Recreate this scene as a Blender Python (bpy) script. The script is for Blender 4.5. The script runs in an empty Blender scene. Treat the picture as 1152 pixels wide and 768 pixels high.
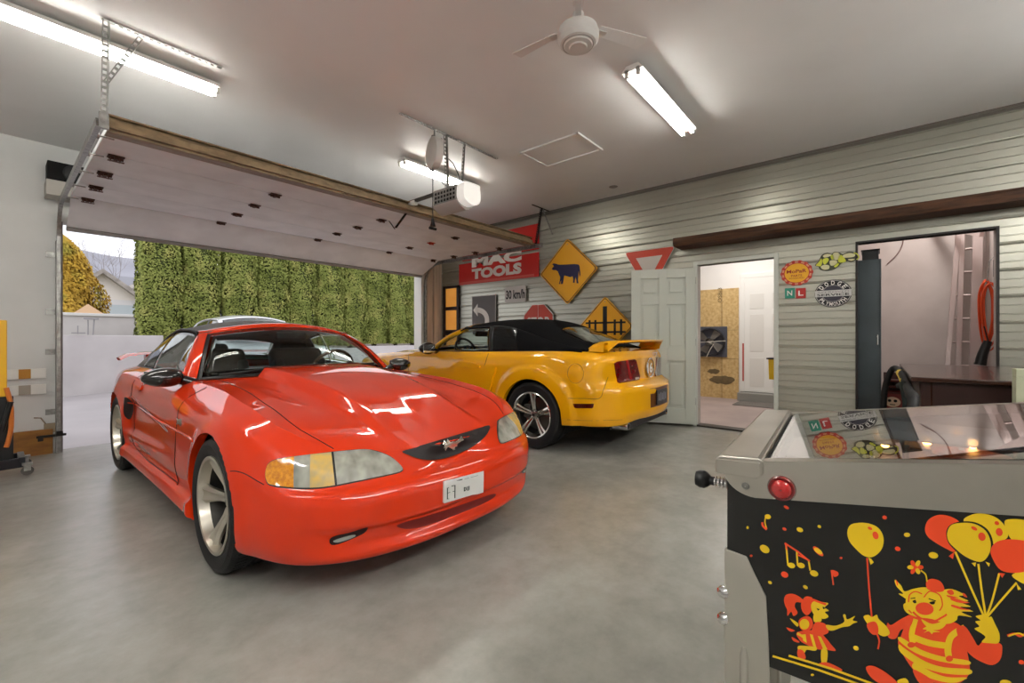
import bpy, bmesh, math, random
import numpy as np
from math import pi, sin, cos, tan, atan2, sqrt, radians
from mathutils import Vector, Matrix, geometry
from mathutils.bvhtree import BVHTree
SC = bpy.context.scene
COL = SC.collection
V = Vector
X, Y, Z = V((1,0,0)), V((0,1,0)), V((0,0,1))
# ---------------------------------------------------------------- camera geometry
F = 488.7; CH = 1.15; PX0 = 576.0; PY0 = 380.0
FW = V((0.7654, 0.6436, 0)); RT = V((0.6436, -0.7654, 0))
XW = 5.91; YG = 6.85; HC = 3.24
def ray(px, py):
    return FW + RT*((px-PX0)/F) + Z*((PY0-py)/F)
def at(px, py, x=None, y=None, z=None):
    """point of the place seen in direction px,py, lying on a wall / floor / ceiling plane"""
    d = ray(px, py); o = V((0,0,CH))
    if x is not None: s = x/d.x
    elif y is not None: s = y/d.y
    else: s = (z-CH)/d.z
    return o + d*s
# ---------------------------------------------------------------- materials
def lin(c):
    if isinstance(c, str):
        c = tuple(int(c[i:i+2],16)/255 for i in (0,2,4))
        return tuple((v/12.92 if v<=.04045 else ((v+.055)/1.055)**2.4) for v in c)
    return c
MATS = {}
def mat(name, col, rough=.5, metal=0, coat=0, emit=0, trans=0, ior=1.45, alpha=1, noise=0, nscale=8, col2=None, bump=0, bscale=60, spec=None, aniso=0, sheen=0, detail=4, stretch=None, rvar=0, ecol=None):
    if name in MATS: return MATS[name]
    m = bpy.data.materials.new(name); m.use_nodes = True
    nt = m.node_tree; b = nt.nodes['Principled BSDF']; L = nt.links.new
    c = lin(col)
    b.inputs['Base Color'].default_value = (*c,1)
    b.inputs['Roughness'].default_value = rough
    b.inputs['Metallic'].default_value = metal
    b.inputs['Coat Weight'].default_value = coat
    b.inputs['Coat Roughness'].default_value = .03
    b.inputs['IOR'].default_value = ior
    b.inputs['Transmission Weight'].default_value = trans
    b.inputs['Alpha'].default_value = alpha
    if spec is not None: b.inputs['Specular IOR Level'].default_value = spec
    if emit:
        b.inputs['Emission Color'].default_value = (*(lin(ecol) if ecol else c),1); b.inputs['Emission Strength'].default_value = emit
    if noise or bump or rvar:
        tc = nt.nodes.new('ShaderNodeTexCoord'); src = tc.outputs['Object']
        if stretch:
            mp = nt.nodes.new('ShaderNodeMapping'); mp.inputs['Scale'].default_value = stretch
            L(src, mp.inputs[0]); src = mp.outputs[0]
    if noise:
        n = nt.nodes.new('ShaderNodeTexNoise'); n.inputs['Scale'].default_value = nscale; n.inputs['Detail'].default_value = detail
        L(src, n.inputs['Vector'])
        r = nt.nodes.new('ShaderNodeValToRGB'); r.color_ramp.elements[0].position = .5-.5*min(1,noise)*.6; r.color_ramp.elements[1].position = .5+.5*min(1,noise)*.6
        c2 = lin(col2) if col2 else tuple(v*.6 for v in c)
        r.color_ramp.elements[0].color = (*c2,1); r.color_ramp.elements[1].color = (*c,1)
        L(n.outputs[0], r.inputs[0]); L(r.outputs[0], b.inputs['Base Color'])
    if rvar:
        n3 = nt.nodes.new('ShaderNodeTexNoise'); n3.inputs['Scale'].default_value = nscale*.7; L(src, n3.inputs['Vector'])
        mr = nt.nodes.new('ShaderNodeMapRange'); mr.inputs[1].default_value=.3; mr.inputs[2].default_value=.7
        mr.inputs[3].default_value = max(.02,rough-rvar); mr.inputs[4].default_value = rough+rvar
        L(n3.outputs[0], mr.inputs[0]); L(mr.outputs[0], b.inputs['Roughness'])
    if bump:
        n2 = nt.nodes.new('ShaderNodeTexNoise'); n2.inputs['Scale'].default_value = bscale; L(src, n2.inputs['Vector'])
        bp = nt.nodes.new('ShaderNodeBump'); bp.inputs['Strength'].default_value = bump; bp.inputs['Distance'].default_value = .01
        L(n2.outputs[0], bp.inputs['Height']); L(bp.outputs[0], b.inputs['Normal'])
    MATS[name] = m
    return m
# ---------------------------------------------------------------- object tagging
def tag(o, label=None, cat=None, group=None, kind=None):
    if label: o['label'] = label
    if cat: o['category'] = cat
    if group: o['group'] = group
    if kind: o['kind'] = kind
    return o
def thing(name, label, cat, loc=(0,0,0), rz=0, group=None):
    o = bpy.data.objects.new(name, None); COL.objects.link(o)
    o.location = loc; o.rotation_euler = (0,0,rz); o.empty_display_size = .1
    return tag(o, label, cat, group)
def mbasis(o):
    M = Matrix.Identity(4)
    while o is not None:
        M = Matrix.LocRotScale(o.location, o.rotation_euler, o.scale) @ M
        o = o.parent
    return M
def kids(o): return [c for c in bpy.data.objects if c.parent == o]
def copy_tree(o, parent=None):
    c = o.copy(); COL.objects.link(c); c.parent = parent
    for ch in kids(o): copy_tree(ch, c)
    return c
class MB:
    def __init__(s): s.v=[]; s.f=[]; s.m=[]; s.mi=0
    def add(s, vs, fs, mi=None):
        b=len(s.v); s.v += [V(p) for p in vs]; s.f += [tuple(i+b for i in f) for f in fs]; s.m += [s.mi if mi is None else mi]*len(fs); return s
    def box(s, c, d, R=None):
        c=V(c); h=V(d)/2; vs=[]
        for x in (-1,1):
            for y in (-1,1):
                for z in (-1,1):
                    p=V((x*h.x,y*h.y,z*h.z)); vs.append(c+(R@p if R else p))
        return s.add(vs, [(0,1,3,2),(4,6,7,5),(0,4,5,1),(2,3,7,6),(0,2,6,4),(1,5,7,3)])
    def box2(s, a, b):
        a=V(a); b=V(b); return s.box((a+b)/2, [abs(b[i]-a[i]) for i in range(3)])
    def bar(s, a, b, w, h, up=None):
        a=V(a); b=V(b); d=(b-a); L=d.length; d.normalize(); up=V(up) if up else (Z if abs(d.z)<.9 else X)
        sd=d.cross(up).normalized(); u=sd.cross(d)
        R=Matrix((d,sd,u)).transposed(); return s.box((a+b)/2,(L,w,h),R)
    def quad(s,a,b,c,d): return s.add([a,b,c,d],[(0,1,2,3)])
    def tube(s, pts, r, n=8, closed=False, flat=1.0, up=None):
        pts=[V(p) for p in pts]; N=len(pts); rs=r if isinstance(r,(list,tuple)) else [r]*N
        vs=[]; u=None
        for i,p in enumerate(pts):
            if closed: d=pts[(i+1)%N]-pts[i-1]
            else: d=pts[min(i+1,N-1)]-pts[max(i-1,0)]
            if d.length<1e-9: d=Z.copy()
            d.normalize()
            if u is None:
                u=V(up) if up else (Z if abs(d.z)<.9 else X)
            u=(u-d*u.dot(d)); u = u.normalized() if u.length>1e-6 else d.orthogonal().normalized()
            w=d.cross(u)
            for k in range(n):
                a=2*pi*k/n; vs.append(p+(u*cos(a)+w*sin(a)*flat)*rs[i])
        fs=[]
        for i in range(N if closed else N-1):
            j=(i+1)%N
            for k in range(n):
                l=(k+1)%n; fs.append((i*n+k,i*n+l,j*n+l,j*n+k))
        if not closed:
            fs.append(tuple(range(n-1,-1,-1))); fs.append(tuple((N-1)*n+k for k in range(n)))
        return s.add(vs,fs)
    def cyl(s, a, b, r, n=20, r2=None): return s.tube([a,b],[r, r if r2 is None else r2],n)
    def lathe(s, prof, o, ax, n=32, closed=False, up=None):
        o=V(o); ax=V(ax).normalized(); u=V(up) if up else ax.orthogonal().normalized(); w=ax.cross(u); vs=[]; m=len(prof)
        for r,h in prof:
            for k in range(n):
                a=2*pi*k/n; vs.append(o+ax*h+(u*cos(a)+w*sin(a))*max(r,1e-5))
        fs=[]
        for i in range(m if closed else m-1):
            j=(i+1)%m
            for k in range(n):
                l=(k+1)%n; fs.append((i*n+k,i*n+l,j*n+l,j*n+k))
        return s.add(vs,fs)
    def prism(s, poly, o, e1, e2, t):
        """polygon in the e1,e2 plane through o, thickened by t along e1 x e2"""
        o=V(o); e1=V(e1); e2=V(e2); n=e1.cross(e2).normalized(); N=len(poly)
        vs=[o+e1*a+e2*b for a,b in poly]; vs+= [p+n*t for p in vs]
        b=len(s.v); s.v+=vs
        tri=geometry.tessellate_polygon([[V((a,c,0)) for a,c in poly]])
        A=sum(poly[i][0]*poly[(i+1)%N][1]-poly[(i+1)%N][0]*poly[i][1] for i in range(N))
        for t3 in tri:
            q=[poly[i] for i in t3]; ar=(q[1][0]-q[0][0])*(q[2][1]-q[0][1])-(q[2][0]-q[0][0])*(q[1][1]-q[0][1])
            t3=tuple(t3) if ar>0 else tuple(reversed(t3))
            s.f.append(tuple(b+N+i for i in t3)); s.m.append(s.mi)
            if t: s.f.append(tuple(b+i for i in reversed(t3))); s.m.append(s.mi)
        if t:
            for i in range(N):
                j=(i+1)%N
                s.f.append((b+i,b+j,b+N+j,b+N+i) if A>0 else (b+j,b+i,b+N+i,b+N+j)); s.m.append(s.mi)
        return s
    def grid(s, P, closedu=False):
        nu=len(P); nv=len(P[0]); vs=[p for r in P for p in r]; fs=[]
        for i in range(nu if closedu else nu-1):
            j=(i+1)%nu
            for k in range(nv-1): fs.append((i*nv+k,i*nv+k+1,j*nv+k+1,j*nv+k))
        return s.add(vs,fs)
    def ball(s, c, r, nu=20, nv=12, sc=(1,1,1)):
        P=[]
        for i in range(nv+1):
            th=pi*i/nv; P.append((max(1e-4,r*sin(th)), -r*cos(th)))
        b=len(s.v); s.lathe(P,(0,0,0),Z,nu)
        for k in range(b,len(s.v)):
            p=s.v[k]; s.v[k]=V((p.x*sc[0],p.y*sc[1],p.z*sc[2]))+V(c)
        return s
    def xf(s, M, start=0):
        for k in range(start,len(s.v)): s.v[k]=M@s.v[k]
        return s
    def text(s, txt, o, e1, e2, w, h, lift=.001, ext=.0, bold=0, shear=0):
        """lettering fitted in a w x h box with lower left corner o"""
        cu=bpy.data.curves.new('t','FONT'); cu.body=txt; cu.size=1; cu.offset=bold; cu.shear=shear; cu.resolution_u=3
        ob=bpy.data.objects.new('t',cu); COL.objects.link(ob)
        dg=bpy.context.evaluated_depsgraph_get(); dg.update()
        me=bpy.data.meshes.new_from_object(ob.evaluated_get(dg))
        co=[v.co.copy() for v in me.vertices]; fc=[tuple(p.vertices) for p in me.polygons]
        bpy.data.objects.remove(ob); bpy.data.curves.remove(cu); bpy.data.meshes.remove(me)
        if not co: return s
        x0=min(c.x for c in co); x1=max(c.x for c in co); y0=min(c.y for c in co); y1=max(c.y for c in co)
        e1=V(e1); e2=V(e2); n=e1.cross(e2).normalized(); o=V(o)
        return s.add([o+e1*((c.x-x0)/(x1-x0)*w)+e2*((c.y-y0)/(y1-y0)*h)+n*lift for c in co], fc)
    def build(s, name, m, parent=None, smooth=False, bevel=0, local=False, label=None, cat=None, group=None, kind=None, merge=False, seg=2, sub=0, recalc=False, ang=40):
        vs=s.v
        me=bpy.data.meshes.new(name)
        loc=V((0,0,0))
        if parent is None and kind!='structure' and vs:
            xs=[p.x for p in vs]; ys=[p.y for p in vs]; zs=[p.z for p in vs]
            loc=V(((min(xs)+max(xs))/2,(min(ys)+max(ys))/2,min(zs)))
            vs=[p-loc for p in vs]
        elif parent is not None and not local:
            Mi=mbasis(parent).inverted(); vs=[Mi@p for p in vs]
        me.from_pydata([tuple(p) for p in vs],[],s.f)
        ms=m if isinstance(m,(list,tuple)) else [m]
        for q in ms: me.materials.append(q)
        if len(ms)>1: me.polygons.foreach_set('material_index', s.m)
        if merge or recalc:
            bm=bmesh.new(); bm.from_mesh(me)
            if merge: bmesh.ops.remove_doubles(bm, verts=bm.verts, dist=1e-5)
            if recalc: bmesh.ops.recalc_face_normals(bm, faces=bm.faces)
            bm.to_mesh(me); bm.free()
        if smooth:
            me.polygons.foreach_set('use_smooth',[True]*len(me.polygons))
            if ang<180: me.set_sharp_from_angle(angle=radians(ang))
        me.update()
        o=bpy.data.objects.new(name, me); COL.objects.link(o); o.location=loc; o.parent=parent
        if bevel:
            b=o.modifiers.new('bevel','BEVEL'); b.width=bevel; b.segments=seg; b.limit_method='ANGLE'; b.angle_limit=radians(35)
        if sub:
            q=o.modifiers.new('sub','SUBSURF'); q.levels=sub; q.render_levels=sub
        return tag(o,label,cat,group,kind)
def catmull(pts, n=6, closed=True):
    N=len(pts); out=[]
    R=range(N) if closed else range(N-1)
    for i in R:
        if closed: p=[pts[(i+k-1)%N] for k in range(4)]
        else: p=[pts[min(max(i+k-1,0),N-1)] for k in range(4)]
        for q in range(n):
            t=q/n; t2=t*t; t3=t2*t
            out.append(tuple(.5*((2*p[1][k])+(-p[0][k]+p[2][k])*t+(2*p[0][k]-5*p[1][k]+4*p[2][k]-p[3][k])*t2+(-p[0][k]+3*p[1][k]-3*p[2][k]+p[3][k])*t3) for k in range(len(p[1]))))
    if not closed: out.append(tuple(pts[-1]))
    return out
def pchip(x, y, q):
    x=np.asarray(x,float); y=np.asarray(y,float); q=np.asarray(q,float)
    h=np.diff(x); d=np.diff(y)/h; m=np.zeros_like(y)
    for i in range(1,len(x)-1):
        if d[i-1]*d[i]>0:
            w1=2*h[i]+h[i-1]; w2=h[i]+2*h[i-1]; m[i]=(w1+w2)/(w1/d[i-1]+w2/d[i])
    m[0]=d[0]; m[-1]=d[-1]
    i=np.clip(np.searchsorted(x,q)-1,0,len(x)-2); t=(q-x[i])/h[i]; t=np.clip(t,0,1)
    return (2*t**3-3*t**2+1)*y[i]+(t**3-2*t**2+t)*h[i]*m[i]+(-2*t**3+3*t**2)*y[i+1]+(t**3-t**2)*h[i]*m[i+1]
def sstep(a,b,x):
    t=min(1,max(0,(x-a)/(b-a))); return t*t*(3-2*t)
# ================================================================ materials of the place
M_ceil = mat('ceiling_paint','e6e5e4',.4,noise=.3,nscale=.8,col2='e0dfde',bump=.03,bscale=9,spec=.35)
M_wall = mat('wall_paint','dcdcda',.6,noise=.5,nscale=1.5,col2='d2d2d0')
M_white = mat('white_gloss','e6e4df',.35)
M_doorp = mat('door_paint','bfc3b9',.4)
M_steel = mat('galvanised_steel','a9a8a4',.38,metal=.85,noise=.5,nscale=25,col2='8b8a86')
M_side = mat('siding_metal','b2b1a5',.32,metal=.78)
M_conc = mat('polished_concrete','a3a29d',.26,noise=1,nscale=1.3,col2='86857f',detail=12,spec=.55)
def _fl():
    nt=M_conc.node_tree; b=nt.nodes['Principled BSDF']; L=nt.links.new
    rp_=[n for n in nt.nodes if n.type=='VALTORGB'][0]; tc=[n for n in nt.nodes if n.type=='TEX_COORD'][0]
    n=nt.nodes.new('ShaderNodeTexNoise'); n.inputs['Scale'].default_value=7; n.inputs['Detail'].default_value=12; n.inputs['Roughness'].default_value=.7; L(tc.outputs['Object'],n.inputs['Vector'])
    r2=nt.nodes.new('ShaderNodeValToRGB'); r2.color_ramp.elements[0].position=.32; r2.color_ramp.elements[0].color=(.86,.86,.85,1); r2.color_ramp.elements[1].position=.62; r2.color_ramp.elements[1].color=(1.06,1.06,1.05,1); L(n.outputs[0],r2.inputs[0])
    n4=nt.nodes.new('ShaderNodeTexNoise'); n4.inputs['Scale'].default_value=.55; n4.inputs['Detail'].default_value=3; L(tc.outputs['Object'],n4.inputs['Vector'])
    r4=nt.nodes.new('ShaderNodeValToRGB'); r4.color_ramp.elements[0].position=.38; r4.color_ramp.elements[0].color=(.90,.90,.88,1); r4.color_ramp.elements[1].position=.62; r4.color_ramp.elements[1].color=(1.05,1.05,1.05,1); L(n4.outputs[0],r4.inputs[0])
    def mul(a,c):
        m=nt.nodes.new('ShaderNodeMix'); m.data_type='RGBA'; m.blend_type='MULTIPLY'; m.inputs[0].default_value=1; L(a,m.inputs[6]); L(c,m.inputs[7]); return m.outputs[2]
    L(mul(mul(rp_.outputs[0],r2.outputs[0]),r4.outputs[0]),b.inputs['Base Color'])
_fl()
M_black = mat('black_plastic','0b0b0c',.38)
M_blackm = mat('black_matte','0a0a0a',.85)
M_chrome = mat('chrome','dcdcdc',.1,metal=1)
M_alu = mat('polished_aluminium','d5d3cd',.22,metal=1)
M_ssteel = mat('stainless_steel','c9c4bb',.3,metal=1,noise=.5,nscale=5,col2='b3aea5',stretch=(1,1,1))
M_wood = mat('aged_wood','6b4424',.6,noise=1,nscale=6,col2='24150b',stretch=(4,.6,4),bump=.4,bscale=30)
M_dwood = mat('dark_varnished_wood','402419',.24,noise=.8,nscale=4,col2='24120c',stretch=(3,.5,3),coat=.25)
M_pine = mat('pine','dcb878',.5,noise=.6,nscale=8,col2='bd9455',stretch=(1,1,.2))
M_osb = mat('osb','dcc08a',.7,noise=1,nscale=22,col2='b08b50',detail=8)
M_tube = mat('fluorescent_tube','fffdf5',.4,emit=34)
M_tubeb = mat('added_fill_tube','fffdf8',.4,emit=60)  # stronger tubes, only for the added fill lights out of view
M_glass = mat('clear_glass','ffffff',.02,trans=1,ior=1.45)
M_rub = mat('rubber','101011',.65)
# ================================================================ shell
def struct(name, mb, m, **k):
    return mb.build(name, m, None, kind='structure', **k)
# floor: level slab that falls gently to the garage door
fb=MB(); xs=np.linspace(-3.4,5.91,20); ys=list(np.linspace(-3.2,5.2,12))+list(np.linspace(5.4,7.02,9))
def fz(y): return -.105*sstep(5.0,7.3,y)*1.0
fb.grid([[V((x,y,fz(y))) for y in ys] for x in xs])
fb.grid([[V((x,7.02,fz(7.02))),V((x,7.02,-.3))] for x in xs])
struct('floor', fb, M_conc, recalc=False)
# lighter worn path of the shop next door
M_conc2=mat('pink_concrete','b3a09b',.55,noise=.9,nscale=1.6,col2='93847f',detail=8)
struct('floor', MB().box2((XW,.33,-.02),(9.9,4.2,0.0)), M_conc2)
struct('floor', MB().box2((XW,-5,-.12),(9.9,.33,0.0)), mat('grey_store_floor','8b8a86',.6))
struct('ceiling', MB().box2((-3.4,-3.2,HC),(XW+.15,7.0,HC+.15)), M_ceil)
# ribbed metal siding
rp=.238; z0=1.288
def rib_profile():
    pts=[]; k=-6
    for k in range(-6,9):
        b=z0+k*rp
        pts += [(b-.018,0),(b-.015,-.015),(b-.003,-.015),(b,.016),(b+.012,.018),(b+.022,0)]
        for q in (1,2):
            c=b+rp*q/3; pts += [(c-.007,0),(c-.003,.005),(c+.003,.005),(c+.007,0)]
    return pts
PR=rib_profile()
def siding(mb,y0,y1,za,zb):
    pp=[(z,p) for z,p in PR if za<z<zb]; pp=[(za,pp[0][1] if False else 0)]+pp+[(zb,0)]
    mb.grid([[V((XW-p,y0,z)) for z,p in pp],[V((XW-p,y1,z)) for z,p in pp]])
DY0,DY1,DZ=.93,1.80,2.10      # interior door opening
OY0,OY1,OZ=-.835,.16,2.155    # wide opening
sb=MB()
reg=[(-3.2,OY0,0,HC-.03),(OY0,OY1,OZ,HC-.03),(OY1,DY0,0,HC-.03),(DY0,DY1,DZ,HC-.03),(DY1,YG,0,HC-.03)]
for y0,y1,za,zb in reg:
    siding(sb,y0,y1,za,zb); 
    sb.mi=1; sb.box2((XW+.016,y0,za),(XW+.12,y1,zb+.03)); sb.mi=0
o=struct('wall_right', sb, [M_side, mat('stud_wall','b9afa9',.8)])
# top trim channel of the siding
tb=MB(); tb.box2((XW-.035,-3.2,HC-.045),(XW+.001,YG,HC)); tb.box2((XW-.05,-3.2,HC-.022),(XW-.035,YG,HC)); struct('trim_1', tb, mat('channel_steel','77726b',.4,metal=.6))
# screws of the siding: small heads on the ribs
# end wall with the garage door opening
OX0,OX1,OHZ=.47,5.36,2.42
wb=MB()
wb.box2((-3.4,YG,-.15),(OX0,YG+.16,HC)); wb.box2((OX1+.05,YG,-.15),(XW+.12,YG+.16,HC)); wb.box2((OX0,YG,OHZ),(OX1+.05,YG+.16,HC))
struct('wall_back', wb, M_wall)
struct('wall_left', MB().box2((-3.5,-3.2,0),(-3.4,7.0,HC)), M_wall)
struct('wall_front', MB().box2((-3.5,-3.3,0),(XW+.15,-3.2,HC)), M_wall)
M_jamb=mat('grey_jamb','8f8a88',.5,noise=.5,nscale=6,col2='77716f')
jb=MB(); jb.box2((OX0-.04,YG-.03,-.12),(OX0+.005,YG+.2,OHZ)); struct('trim_2', jb, M_jamb)
jb=MB(); jb.box2((OX1,YG-.02,-.12),(OX1+.085,YG+.2,OHZ)); struct('trim_3', jb, M_white)
M_beige=mat('beige_boards','d2bda8',.6,noise=.7,nscale=5,col2='b8a48f',stretch=(5,5,.3))
jb=MB()
for i,(a,b,d) in enumerate([(5.45,5.53,.05),(5.54,5.64,.03),(5.66,5.74,.06),(5.76,5.89,.02)]): jb.box2((a,YG-d,-.1),(b,YG+.001,HC-.5))
struct('trim_4', jb, M_beige, bevel=.004)
# pine board and weathered patch at the foot of the wall beside the opening
a=at(9,498.9,y=YG-.03); b=at(56,493.5,y=YG-.03)
M_bb=mat('scuffed_pine_board','b07a34',.65,noise=1,nscale=5,col2='6e4a28',stretch=(1,1,3))
struct('baseboard_left', MB().box2((-3.4,YG-.045,-.1),(.40,YG,.17)), M_bb, bevel=.003)
# ================================================================ items on the white wall left of the opening
def batten(yc0,yc1,mtape,label):
    p=at(6,yc0,y=YG-.02); q=at(52,yc1,y=YG-.02); h=.105
    d=(q-p); t=thing('wall_rail',label,'rail',(p+q)/2-Z*h/2)
    MB().bar(p,q,.022,h,up=Z).build('rail_board',M_white,t,bevel=.003)
    c=p.lerp(q,.46)-Y*.013; MB().box(c,(.085,.006,.10)).build('tape',mtape,t)
batten(421.5,419.5,mat('brown_tape','b9802c',.6),'white batten screwed to wall with a square of brown tape')
batten(440,437,mat('grey_tape','a39a8d',.7),'white batten screwed to wall with a faded grey square, lower of two')
p=at(62,191,y=YG); 
t=thing('wall_speaker','black speaker box in a white shelf high on the white wall','speaker',at(68,205,y=YG-.2))
a=at(53,180,y=YG-.22); w=.42
MB().box2((a.x,YG-.24,a.z-.20),(a.x+w,YG-.002,a.z)).build('cabinet',M_blackm,t,bevel=.006)
MB().lathe([(.0,-.004),(.03,-.012),(.05,-.016),(.085,-.002),(.095,-.008),(.1,0)],(a.x+w*.5,YG-.25,a.z-.1),(0,1,0),32).build('woofer',mat('speaker_cone','1b1b1d',.5),t,smooth=True)
MB().box2((a.x-.01,YG-.26,a.z-.36),(a.x+w+.01,YG-.002,a.z-.20)).build('shelf_box',mat('shelf_paint','b9b4ac',.6),t,bevel=.006)
# ================================================================ overhead door
M_sec=mat('door_section','efeff1',.5,noise=.3,nscale=3,col2='e6e6e8')
M_tan=mat('tan_strut','9a8465',.45,metal=.3,noise=.4,nscale=10,col2='7d6a50')
gd=thing('garage_door','white sectional garage door raised under the ceiling above both cars','garage door',(2.94,5.4,2.57)); 
DX0,DX1=.50,5.36
secs=[((4.12,2.60),(4.655,2.60)),((4.66,2.60),(5.195,2.60)),((5.20,2.60),(5.73,2.60)),((5.735,2.60),(6.30,2.60)),((6.31,2.595),(6.80,2.365))]
for (ya,za),(yb,zb) in secs:
    MB().bar(((DX0+DX1)/2,ya,za+.022),((DX0+DX1)/2,yb,zb+.022),DX1-DX0,.044,up=Z).build('door_section',M_sec,gd,bevel=.004)
s=MB(); s.box2((DX0,4.085,2.585),(DX1,4.118,2.65)); s.build('edge_cap',M_tan,gd)
s=MB(); s.box2((DX0,4.05,2.60),(DX1,4.083,2.615)); s.box2((DX0,4.09,2.65),(DX1,4.18,2.665)); s.box2((DX0,4.09,2.70),(DX1,4.20,2.71)); s.box2((DX0,4.13,2.65),(DX1,4.145,2.70)); s.build('strut',M_tan,gd)
s=MB(); s.box2((DX0,4.13,2.592),(DX1,4.22,2.599)); s.build('stain_strip',mat('scuffed_edge','a7a099',.7,noise=1,nscale=20,col2='8f8578',stretch=(.4,2,1)),gd)
s=MB(); s.bar(((DX0+DX1)/2,6.80,2.365),((DX0+DX1)/2,6.83,2.34),DX1-DX0,.04,up=Z); s.build('bottom_seal',mat('seal_grey','9c9894',.6),gd)
M_rust=mat('brown_hinge','5d4238',.5,metal=.6)
M_redt=mat('red_tag','c23a26',.5)
cols=[.62,1.82,3.05,4.27,5.22]
for ci,cx in enumerate(cols):
    for k,y in enumerate((4.66,5.20,5.733,6.30)):
        h=MB()
        h.box2((cx-.05,y-.04,2.588),(cx+.05,y-.012,2.598)).box2((cx-.05,y+.012,2.588),(cx+.05,y+.04,2.598))
        h.cyl((cx-.045,y,2.580),(cx+.045,y,2.580),.011,10)
        h.box2((cx-.012,y-.03,2.572),(cx+.012,y+.03,2.592))
        if ci in (0,4):
            sx=-1 if ci==0 else 1
            h.box2((cx-.05,y-.012,2.556),(cx+.05,y+.012,2.562)); h.box2((cx+sx*.03,y-.02,2.556),(cx+sx*.036,y+.02,2.60)); h.box2((cx-sx*.02,y-.02,2.556),(cx-sx*.026,y+.02,2.60))
        o=h.build('hinge',M_redt if (ci==3 and k==1) else M_rust,gd)
        if ci==3 and k==1: o['label']='red painted hinge'
for cx,s_ in ((DX0,-1),(DX1,1)):
    for y in (4.2,4.66,5.2,5.73,6.27):
        MB().cyl((cx-s_*.05,y,2.575),(cx+s_*.045,y,2.575),.006,8).cyl((cx+s_*.03,y,2.575),(cx+s_*.045,y,2.575),.022,14).build('roller',M_steel,gd)
# hanger ends of the top bracket
# tracks
def track(xt,s_,label,ztop=2.60):
    t=thing('door_track',label,'door track',(xt,YG-.08,fz(YG)))
    path=[V((xt,YG-.07,-.09)),V((xt,YG-.07,2.15))]
    for k in range(1,9):
        a=k/8*pi/2; path.append(V((xt,YG-.07-.40*(1-cos(a)),2.17+.405*sin(a))))
    path+= [V((xt,5.2,2.578)),V((xt,3.95,2.578))]
    m=MB()
    # C profile swept: web and two lips
    P1=[];P2=[];P3=[];P4=[]
    for i,p in enumerate(path):
        d=(path[min(i+1,len(path)-1)]-path[max(i-1,0)]).normalized(); n=X.cross(d).normalized()
        P1.append(p+X*s_*.02+n*.027); P2.append(p+X*s_*.02-n*.027); P3.append(p-X*s_*.01+n*.027); P4.append(p-X*s_*.01-n*.027)
    m.grid([P3,P1,P2,P4]); o=m.build('track_channel',M_steel,t)
    o.modifiers.new('s','SOLIDIFY').thickness=.003
    w=MB(); w.box2((xt+s_*.022,YG-.035,-.09),(xt+s_*.026,YG-.002,2.2)); w.box2((xt+s_*.022,YG-.105,-.09),(xt+s_*.026,YG-.03,2.2)); w.build('wall_angle',mat('galvanised_angle','8d8b88',.45,metal=.7),t)
    for z in (.35,1.0,1.43,2.05):
        MB().box2((xt+s_*.0,YG-.012,z-.03),(xt+s_*.10,YG-.002,z+.03)).build('wall_bracket',M_steel,t)
    return t
tl=track(.445,-1,'galvanised door track beside the white wall with speaker box')
tr=track(5.415,1,'galvanised door track over the parked yellow car near the metal wall')
def perforated(name,parent,a,b,w=.032,m=None,label=None,cat=None,side=None,holes=True,lip=True):
    """slotted angle iron from a to b: flat bar with square holes"""
    a=V(a); b=V(b); d=(b-a); L=d.length; d.normalize(); sd=V(side) if side else d.cross(Z).normalized()
    sd=(sd-d*sd.dot(d)).normalized(); n=d.cross(sd)
    mb=MB(); mb.bar(a+sd*w*.4,b+sd*w*.4,.003,w*.22,up=sd); mb.bar(a-sd*w*.4,b-sd*w*.4,.003,w*.22,up=sd)
    k=int(L/.038)
    for i in range(k+1):
        c=a.lerp(b,(i)/k); mb.bar(c-d*.009,c+d*.009,.003,w*.62,up=sd) if 0<i<k else mb.bar(c-d*.004,c+d*.004,.003,w*.62,up=sd)
    if lip: mb.bar(a+sd*w*.5+n*w*.4,b+sd*w*.5+n*w*.4,w*.8,.003,up=sd)
    return mb.build(name,m or M_steel,parent,label=label,cat=cat)
th=thing('track_hanger','slotted angle iron hanger holding the door track beneath the long ceiling light','hanger',(.46,3.9,2.6))
perforated('ceiling_angle',th,(.44,3.87,HC-.012),(1.12,3.87,HC-.012),side=Y)
perforated('drop_angle',th,(.465,3.87,HC-.01),(.465,3.95,2.58),side=X,w=.034)
perforated('brace',th,(.64,3.875,HC-.03),(.47,3.91,2.84),side=X,w=.028)
MB().box2((.44,3.93,2.545),(.49,3.96,2.65)).build('foot_plate',M_steel,th)
th=thing('track_hanger','dark angle iron hanger at the ceiling above the cow crossing sign','hanger',(5.44,4.1,2.6))
M_diron=mat('dark_iron','2c2a28',.5,metal=.7)
perforated('ceiling_angle',th,(5.40,4.12,HC-.012),(5.86,4.12,HC-.012),side=Y,m=M_diron,holes=True)
perforated('drop_angle',th,(5.62,4.12,HC-.01),(5.435,4.1,2.60),side=X,w=.03,m=M_diron)
perforated('brace',th,(5.64,4.10,HC-.02),(5.80,4.02,HC-.42),side=Y,w=.02,m=M_steel)
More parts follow.
